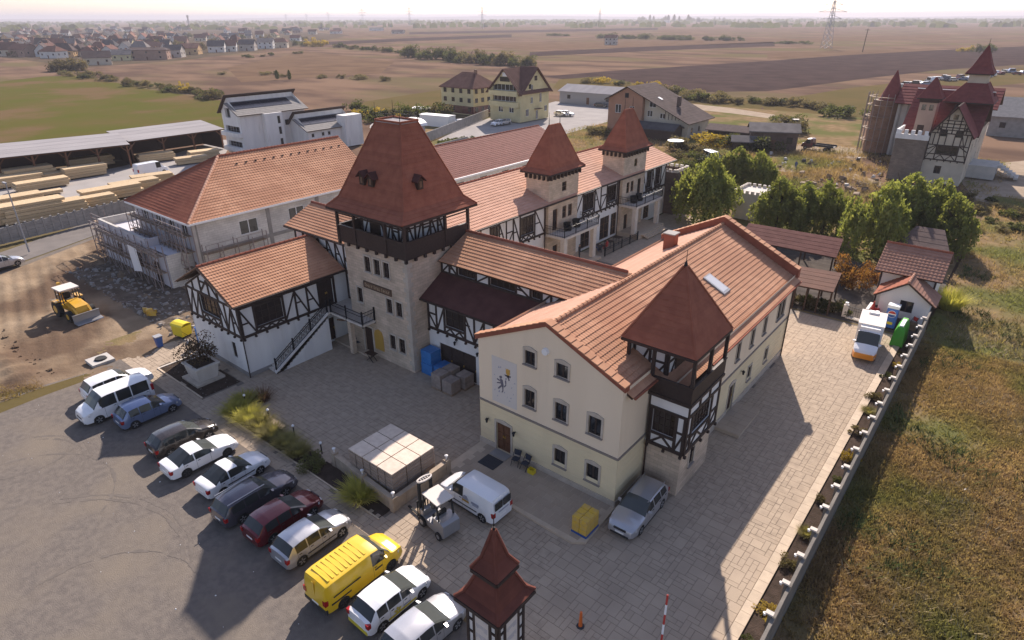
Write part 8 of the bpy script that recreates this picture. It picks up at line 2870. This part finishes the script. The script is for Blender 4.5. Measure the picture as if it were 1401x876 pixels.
bushes('at the far end of the plough', (1338, 72), (1352, 70), 2, 7, 9, ['yellow', 'shrub'], 3, 1.0)
bushes('behind the chalet roof', (900, 128), (985, 140), 14, 2.5, 4.5, ['shrub_dry', 'shrub_dry', 'shrub'], 3, 1.5)
bushes('between apartments and ploughed field', (780, 112), (900, 118), 7, 2, 4, ['shrub_dry', 'shrub', 'yellow'], 3, 1.5)
bushes('between chalet and castle house', (985, 138), (1150, 150), 12, 2, 3.8, SD, 4)
bushes('just left of the castle house', (1145, 158), (1160, 160), 2, 4, 5, ['shrub'], 1)
bushes('behind the flat tower roof', (520, 165), (610, 160), 12, 3, 5.5, ['shrub', 'shrub', 'shrub_dry'], 3, 1.2)
bushes('beside the lower white house', (480, 150), (530, 172), 6, 2.5, 4, ['shrub', 'yellow'], 2)
bushes('beyond the brick annex', (930, 205), (960, 235), 9, 2, 3.5, SD, 2.5)
bushes('by the ruined barn', (990, 196), (1040, 208), 8, 2.5, 4.5, ['shrub', 'yellow', 'shrub'], 3)
bushes('in the debris yard edge', (1060, 168), (1100, 182), 7, 3, 4.5, ['shrub', 'shrub_dry'], 3)
bushes('between apron and court towers', (800, 180), (850, 190), 5, 2, 3, SD, 2)
bushes('along the short yard wall', (600, 206), (640, 196), 6, 2.2, 2.8, ['shrub'], .5)
bushes('in the right rough field', (1300, 258), (1400, 330), 16, .8, 2.0, SD, 4, 1.6)
bushes('in the dry field before the village', (300, 100), (545, 108), 10, 1.5, 3.2, ['shrub_dry'], 10, 1.8)
bushes('in the dry field below the village houses', (330, 80), (420, 72), 5, 2, 4, SD, 5)
bushes('in the dry field centre', (380, 108), (400, 110), 2, 4, 5.5, ['poplar'], 2, 1.0)
# far wooded line on the horizon: one mass
tl_ = MB()
for k in range(900):
    a = R(vr.uniform(-52, 50))
    d_ = vr.uniform(3200, 6500) if vr.random() < .6 else vr.uniform(1900, 3200)
    x, y = -math.sin(YAW + a) * d_, math.cos(YAW + a) * d_
    if math.sin(k * 1.7) > .3 and d_ < 3200:
        continue
    for q in range(5):
        w_, h_ = vr.uniform(14, 30), vr.uniform(6, 15)
        ox, oy = vr.uniform(-40, 40), vr.uniform(-40, 40)
        aa = vr.uniform(0, PI)
        dx, dy = math.cos(aa) * w_ / 2, math.sin(aa) * w_ / 2
        n0 = len(tl_.v)
        tl_.v += [(x + ox - dx, y + oy - dy, -.2), (x + ox + dx, y + oy + dy, -.2), (x + ox + dx * .8, y + oy + dy * .8, h_ * .7), (x + ox + dx * .2, y + oy + dy * .2, h_), (x + ox - dx * .7, y + oy - dy * .7, h_ * .8)]
        tl_.f.append((n0, n0 + 1, n0 + 2, n0 + 3, n0 + 4))
tag(emit('treeline', tl_, 'shrub'), kind='stuff')


# rough grass of the near field and weeds on the waste ground: nobody could count them
def tufts(name, n, area, m, h0, h1, per=5, lim=-1.3, seed=1, ph=0.0):
    r = np.random.RandomState(seed)
    x = r.uniform(area[0], area[1], n)
    y = r.uniform(area[2], area[3], n)
    dens = np.sin(x * .35 + ph + 1.2 * np.sin(y * .23 + ph)) + np.sin(y * .5 + x * .17 + 2 * ph) + (.8 if lim < 0 else .25) * r.randn(n)
    keep = dens > lim
    x, y, dens = x[keep], y[keep], dens[keep]
    n = len(x)
    V = np.zeros((n, per, 3, 3))
    for k in range(per):
        a = r.uniform(0, 2 * PI, n)
        h = r.uniform(h0, h1, n) * (1 + .35 * np.clip(dens, -1, 1.5))
        lean = r.uniform(.4, 1.9, n) * h
        w_ = r.uniform(.02, .05, n)
        bx, by = x + r.normal(0, .10, n), y + r.normal(0, .10, n)
        V[:, k, 0] = np.stack([bx - np.sin(a) * w_, by + np.cos(a) * w_, np.full(n, -.08)], 1)
        V[:, k, 1] = np.stack([bx + np.sin(a) * w_, by - np.cos(a) * w_, np.full(n, -.08)], 1)
        V[:, k, 2] = np.stack([bx + np.cos(a) * lean, by + np.sin(a) * lean, h], 1)
    V = V.reshape(-1, 3)
    nt_ = len(V) // 3
    me = bpy.data.meshes.new(name)
    me.vertices.add(len(V))
    me.vertices.foreach_set('co', V.ravel())
    me.loops.add(nt_ * 3)
    me.loops.foreach_set('vertex_index', np.arange(nt_ * 3))
    me.polygons.add(nt_)
    me.polygons.foreach_set('loop_start', np.arange(0, nt_ * 3, 3))
    me.update()
    me.materials.append(M[m])
    o = bpy.data.objects.new(name, me)
    C.objects.link(o)
    return tag(o, kind='stuff')


tufts('rough_grass', 75000, (-3.3, 26, 14, 62), 'grass_blade', .04, .18, per=6)
tufts('rough_grass', 26000, (-3.4, 70, 60, 128), 'grass_blade', .1, .35, per=4, seed=2)
tufts('waste_grass', 15000, (-95, -3, 100, 160), 'grass_blade', .12, .4, per=4, seed=3)
tufts('straw', 9000, (-3.2, 26, 14, 70), 'straw_blade', .05, .22, per=4, seed=5, lim=.75)
tufts('weeds', 9000, (-3.0, 26, 12, 90), 'weed_blade', .08, .30, per=6, seed=6, lim=1.25, ph=2.1)
tufts('yard_weeds', 7000, (-48, -16, 104, 150), 'grass_blade', .25, .7, per=5, seed=8, lim=-.2)
tufts('verge_grass', 2600, (-63, -55.3, 4.5, 10), 'grass_blade', .06, .2, per=4, seed=4)
# rubble and clods
def lumps(name, n, area, m, s0, s1, seed, z=0):
    r = random.Random(seed)
    b = MB()
    for k in range(n):
        x, y = r.uniform(area[0], area[1]), r.uniform(area[2], area[3])
        s = s0 + (s1 - s0) * r.random() ** 2.5
        c = Vector((x, y, z + s * .25))
        q = [c + Vector((s * r.uniform(.4, 1) * dx, s * r.uniform(.4, 1) * dy, s * r.uniform(.3, .7) * dz)) for dx, dy, dz in ((-1, -1, -1), (1, -1, -1), (1, 1, -1), (-1, 1, -1), (-.7, -.7, 1), (.7, -.7, 1), (.7, .7, 1), (-.7, .7, 1))]
        b.hexa(q[:4], q[4:])
    return tag(emit(name, b, m), kind='stuff')


lumps('rubble', 300, (-82, -53.5, 20.5, 25), 'concrete', .05, .30, 1, .05)
lumps('clods', 200, (-74, -56.5, 6.5, 11.5), 'dirt', .05, .22, 2)
lumps('stones', 70, (-51.1, -44.1, 17.1, 20.1), 'concrete', .02, .05, 4)
lumps('yard_debris', 60, (G(1045, 205).x, G(1045, 205).x + 26, 118, 146), 'pale_concrete', .08, .6, 5)
lumps('yard_debris', 60, (-42, -18, 112, 148), 'rubble_ground', .1, .7, 15)
lumps('yard_debris', 16, (-42, -20, 116, 146), 'house_roof_5', .1, .6, 16)
lumps('yard_debris', 80, (-38, -18, 112, 124), 'old_lumber', .1, .8, 6)
lumps('yard_debris', 36, (-33, -20, 100, 112), 'white_paint', .08, .5, 7)
lumps('litter', 40, (-60, -20, 5, 13), 'white_paint', .02, .05, 8, .03)
lumps('litter', 26, (0, 25, 20, 80), 'white_paint', .03, .1, 9, .05)
# yellow wheel loader seen far in the debris yard
g = G(1087, 178)
wl3 = thing('wheel_loader', 'small yellow digger standing in the debris yard beyond the willows', 'digger', (g.x, g.y, -.1), .6, local=True)
emit('cab', MB().box(-.7, -.6, 1.0, .6, .6, 2.6), 'glass', wl3, raw=True)
emit('cab_roof', MB().box(-.8, -.7, 2.6, .7, .7, 2.72), 'panel_pale', wl3, raw=True)
emit('chassis', MB().box(-1.6, -.7, .5, 1.7, .7, 1.1), 'paint_machine', wl3, raw=True)
emit('boom', MB().bar((1.2, 0, 1.0), (2.6, 0, 2.4), .25, .3, (0, 1, 0)).bar((2.6, 0, 2.4), (3.3, 0, .6), .2, .25, (0, 1, 0)), 'paint_machine', wl3, raw=True)
for s in (-1, 1):
    for x in (-1.0, 1.1):
        emit('wheel', MB().tube((x, s * .85 - .15, .5), (x, s * .85 + .15, .5), .5, n=12), 'tyre', wl3, raw=True)
ds = thing('garden_table', 'round white garden table on a post beyond the back row', 'table', (G(923, 200).x, G(923, 200).y, 0))
g = G(923, 208)
ds.location = (g.x, g.y, -.1)
WP[ds.name] = Vector((g.x, g.y, -.1))
emit('tabletop', MB().tube((g.x, g.y, 2.3), (g.x, g.y, 2.4), 1.7, n=20), 'white_paint', ds)
emit('post', MB().tube((g.x, g.y, 0), (g.x, g.y, 2.3), .06, n=6), 'dark_iron', ds)

# ================================================================== VILLAGE, PYLONS, far yard of scrapped vehicles
HC = [('cream', 'house_wall_0'), ('white', 'house_wall_1'), ('orange', 'house_wall_2'), ('grey', 'house_wall_3'), ('yellow', 'house_wall_4'), ('brown', 'house_wall_5')]
RC = [('red', 'house_roof_0'), ('dark red', 'house_roof_1'), ('dark brown', 'house_roof_2'), ('grey', 'house_roof_3'), ('orange', 'house_roof_4'), ('slate', 'house_roof_5')]
SZ = {}
proto = {}


def vhouse(px, py, W_, D, h, rise, wi_, ri_, rz, hip=0.0, where=None, st=1):
    g = G(px, py)
    key = (wi_, ri_, hip > 0, st)
    lab = '%s %s roofed house %s' % (HC[wi_][0], RC[ri_][0], where) if where else '%s walled village house with %s roof among the far houses' % (HC[wi_][0], RC[ri_][0])
    gr = 'far village houses, %s with %s roofs' % (HC[wi_][0], RC[ri_][0])
    if where:
        return house('village_house', lab, 'house', (g.x, g.y, -.2), rz, W_, D, h, rise, HC[wi_][1], RC[ri_][1], hip=hip, nwx=3, nwy=2, storeys=st, group=None)
    if key not in proto:
        proto[key] = house('village_house', lab, 'house', (g.x, g.y, -.2), rz, 12, 9.5, 3.4 * st, 3.2, HC[wi_][1], RC[ri_][1], hip=hip, nwx=3, nwy=2, storeys=st, group=gr)
        proto[key].scale = (W_ / 12, D / 9.5, h / (3.4 * st))
        return proto[key]
    c = copytree(proto[key], (g.x, g.y, -.2), rz, scale=(W_ / 12, D / 9.5, h / (3.4 * st)))
    return c


near = [(135, 88, 15, 11, 4.6, 3.5, 0, 2, 1.2, 0, 'standing alone at the meadow corner', 1), (75, 79, 14, 11, 5, 3.2, 1, 1, .5, .7, 'with hipped roof left of the meadow corner', 1), (35, 77, 18, 12, 5.5, 3.6, 5, 1, .3, 0, 'at the left end of the street', 1),
        (10, 72, 15, 11, 4.8, 3, 1, 5, .2, 0, 'at the left frame edge', 1), (205, 81, 26, 11, 6.4, 1.4, 5, 2, .9, .6, 'a long row with white bays by the field edge', 2), (240, 78, 12, 10, 5.5, 3.2, 3, 5, .8, 0, 'right of the long row', 1),
        (263, 74, 13, 11, 5, 3.2, 2, 4, .8, 0, 'with bright orange front', 1), (298, 71, 13, 11, 5.2, 4, 1, 5, .9, 0, 'with dark roof and pale gable facing the fields', 1), (315, 70, 12, 10, 5.2, 4, 1, 0, .9, 0, 'right of the dark roofed gable house', 1),
        (340, 69, 13, 11, 5.6, 3.6, 3, 5, .8, 0, 'grey blue near the street end', 1), (365, 66, 14, 11, 6, 3.2, 1, 3, .8, 0, 'at the right end of the near street', 2), (385, 65, 13, 10, 5.6, 2.8, 0, 1, .8, .6, 'last in the near street by the hedge', 1),
        (170, 82, 12, 10, 4.0, 3, 4, 3, .9, 0, 'low and half finished by the dry field', 1), (405, 56, 12, 9, 4, 3, 1, 0, .7, 0, 'by the far crossing', 1), (428, 47, 14, 9, 5, 3, 0, 1, .7, 0, 'isolated in the far fields', 1), (460, 46, 20, 10, 4, 2.5, 1, 0, .5, 0, 'long and red roofed in the far fields', 1),
        (515, 42, 30, 12, 5, 2, 1, 3, .4, 0, 'a wide pale hall in the far fields', 1), (545, 46, 22, 10, 4, 2.5, 3, 2, .4, 0, 'a low dark farm in the far fields', 1), (836, 61, 12, 8, 7, 2.5, 3, 1, .3, 0, 'standing alone in the open fields', 2), (912, 31, 30, 20, 8, 4, 1, 3, .3, .5, 'with bright roof by the poplars', 1)]
for a in near:
    vhouse(*a[:7], a[7], a[8], hip=a[9], where=a[10], st=a[11])
vr2 = random.Random(31)
cnt = 0
while cnt < 170:
    px = vr2.uniform(-10, 470)
    py = vr2.uniform(41, 78 - max(0, px - 120) * .075)
    if px > 330 and py > 58 - (px - 330) * .1:
        continue
    if px > 250 and vr2.random() < .45:
        continue
    vhouse(px, py, vr2.uniform(8, 15), vr2.uniform(7, 10.5), vr2.uniform(2.9, 5.2), 3, vr2.choice((0, 1, 1, 3, 0, 4, 2, 5)), vr2.choice((0, 1, 1, 2, 3, 4, 5)), vr2.choice((.7, .9, 2.3, 2.45)) + vr2.uniform(-.15, .15), hip=vr2.choice((0, 0, .7)), st=1)
    cnt += 1
for k in range(60):
    px, py = vr2.uniform(-5, 420), vr2.uniform(42, 82)
    if py > 78 - max(0, px - 120) * .06:
        continue
    g = G(px, py)
    h = vr2.uniform(4, 9)
    plant('village_tree', 'green garden tree between the far village houses', 'tree', vr2.choice(('shrub', 'shrub_dry', 'shrub')), g.x, g.y, -.2, h, h * 1.1, 'garden trees of the village', part='crown')
g = G(259, 36)
wt_ = thing('water_tower', 'slender grey water tower above the far village', 'tower', (g.x, g.y, 0))
emit('shaft', MB().tube((g.x, g.y, 0), (g.x, g.y, 30), 3.2, 2.6, 12), 'concrete', wt_)
emit('tank', MB().tube((g.x, g.y, 28), (g.x, g.y, 35), 3.2, 4.4, 12).tube((g.x, g.y, 35), (g.x, g.y, 37), 4.4, .8, 12), 'concrete', wt_)


def pylon(label, px, py, h, w_=7.0):
    g = G(px, py)
    t = thing('power_pylon', label, 'pylon', (g.x, g.y, -.2), YAW + .2, 'power pylons across the plain', local=True)
    b = MB()
    n = 9
    lw = max(.25, g.length * .00016)
    for sx, sy in ((-1, -1), (1, -1), (1, 1), (-1, 1)):
        b.bar((sx * w_ / 2, sy * w_ / 2, 0), (sx * .6, sy * .6, h), lw, lw, (1, 0, 0))
    for i in range(n):
        z0, z1 = h * i / n, h * (i + 1) / n
        a0, a1 = w_ / 2 + (.6 - w_ / 2) * i / n, w_ / 2 + (.6 - w_ / 2) * (i + 1) / n
        for s in (-1, 1):
            b.bar((-a0, s * a0, z0), (a1, s * a1, z1), lw * .6, lw * .6, (0, 1, 0))
            b.bar((a0, s * a0, z0), (-a1, s * a1, z1), lw * .6, lw * .6, (0, 1, 0))
            b.bar((s * a0, -a0, z0), (s * a1, a1, z1), lw * .6, lw * .6, (1, 0, 0))
    emit('lattice', b, 'grey_paint', t, raw=True)
    for zf, L in ((.62, 10), (.76, 14), (.90, 9)):
        emit('cross_arm', MB().bar((-L, 0, h * zf), (L, 0, h * zf), lw * 1.3, lw * 1.3, (0, 1, 0)).bar((-L, 0, h * zf), (0, 0, h * zf + 3), lw, lw, (0, 1, 0)).bar((L, 0, h * zf), (0, 0, h * zf + 3), lw, lw, (0, 1, 0)), 'grey_paint', t, raw=True)
    return t


for px, py, h, lab in ((1130, 66, 39, 'tall power pylon at the right behind the ploughed field'), (820, 34, 58, 'power pylon in the middle distance above the round tower spire'), (660, 40, 50, 'power pylon right of the hedge trees'),
                       (561, 36, 58, 'power pylon above the flat tower roof'), (497, 36, 54, 'power pylon left of the flat tower roof'), (450, 31, 58, 'hazy power pylon above the white house'), (420, 30, 56, 'smaller hazy power pylon farther left'), (392, 30, 54, 'faintest power pylon on the left horizon')):
    pylon(lab, px, py, h)
g = G(1180, 71)
up = thing('utility_pole', 'leaning wooden utility pole on the ploughed field edge', 'pole', (g.x, g.y, 0))
emit('pole', MB().tube((g.x, g.y, -.3), (g.x + .5, g.y, 17), .35, .25, 6), 'bark', up)
emit('cross_arm', MB().bar((g.x - 1.4, g.y, 16), (g.x + 2.2, g.y, 16), .25, .25), 'bark', up)
for px, py, h in ((304, 30, 0),):
    pass
# scrapped vehicles far right
for k in range(26):
    px = 1232 + k * 6.6 + vr2.uniform(-2, 2)
    py = 117 - k * .75 + vr2.uniform(-2, 3)
    g = G(px, py)
    pt = vr2.choice(('paint_white', 'paint_silver', 'paint_white', 'paint_blue', 'paint_graphite', 'paint_red'))
    nm_ = {'paint_white': 'white', 'paint_silver': 'silver', 'paint_blue': 'blue', 'paint_graphite': 'dark grey', 'paint_red': 'dark red'}[pt]
    t = thing('scrap_car', nm_ + ' car in the far vehicle line beyond the castle house', 'car', (g.x, g.y, -.2), vr2.uniform(0, 6.28), nm_ + ' cars in the far vehicle yard', local=True)
    hh = vr2.choice((1.5, 1.5, 2.2))
    emit('body', MB().prism([(-2.2, -.85, .3), (2.2, -.85, .3), (2.2, -.85, .8), (1.2, -.85, .95), (.6, -.85, hh), (-1.6, -.85, hh), (-2.2, -.85, 1.0)], (0, 1.7, 0)), pt, t, raw=True)
    emit('windows', MB().box(-1.7, -.87, 1.0, .7, .87, hh - .12), 'car_glass', t, raw=True)
    emit('wheels', MB().tube((-1.3, -.88, .32), (-1.3, .88, .32), .32, n=8).tube((1.3, -.88, .32), (1.3, .88, .32), .32, n=8), 'tyre', t, raw=True)
# lamp mast in the lumber yard
g = G(40, 345)
lm = thing('lamp_mast', 'slim street lamp mast beside the road and the grey wall', 'lamp', (g.x, g.y, 0))
emit('mast', MB().tube((g.x, g.y, 0), (g.x, g.y, 8.5), .10, .06, 6), 'grey_paint', lm)
emit('lamp_head', MB().box(g.x - .9, g.y - .12, 8.45, g.x + .1, g.y + .12, 8.6), 'grey_paint', lm)


# each thing of a kind gets its own label: counted from one end
def _ord(n):
    return '%d%s' % (n, 'th' if 10 <= n % 100 <= 20 else {1: 'st', 2: 'nd', 3: 'rd'}.get(n % 10, 'th'))


_by = {}
for o in C.objects:
    if o.parent is None and o.get('label'):
        _by.setdefault(o['label'], []).append(o)
for lab, os_ in _by.items():
    if len(os_) < 2:
        continue

    def key(o):
        v = Vector(o.location) - Vector((0, 0, CAM_H))
        dd = v.dot(_f)
        return dd if 'boundary wall' in lab else v.dot(RT) / dd
    os_.sort(key=key)
    for i, o in enumerate(os_):
        o['label'] = lab + ', ' + _ord(i + 1) + (' from near end' if 'boundary wall' in lab else ' from left')
# ------------------------------------------------------------------ air
hz = MB().box(-18000, -18000, -1.6, 18000, 18000, 80)
ho = emit('haze', hz, 'white_paint')
hm = bpy.data.materials.new('haze')
hm.use_nodes = True
hn = hm.node_tree
for n in list(hn.nodes):
    if n.type != 'OUTPUT_MATERIAL':
        hn.nodes.remove(n)
vol = hn.nodes.new('ShaderNodeVolumePrincipled')
vol.inputs['Color'].default_value = (.66, .655, .73, 1)
vol.inputs['Density'].default_value = .00018
vol.inputs['Anisotropy'].default_value = .2
hn.links.new(vol.outputs[0], hn.nodes['Material Output'].inputs['Volume'])
ho.data.materials[0] = hm
tag(ho, kind='stuff')
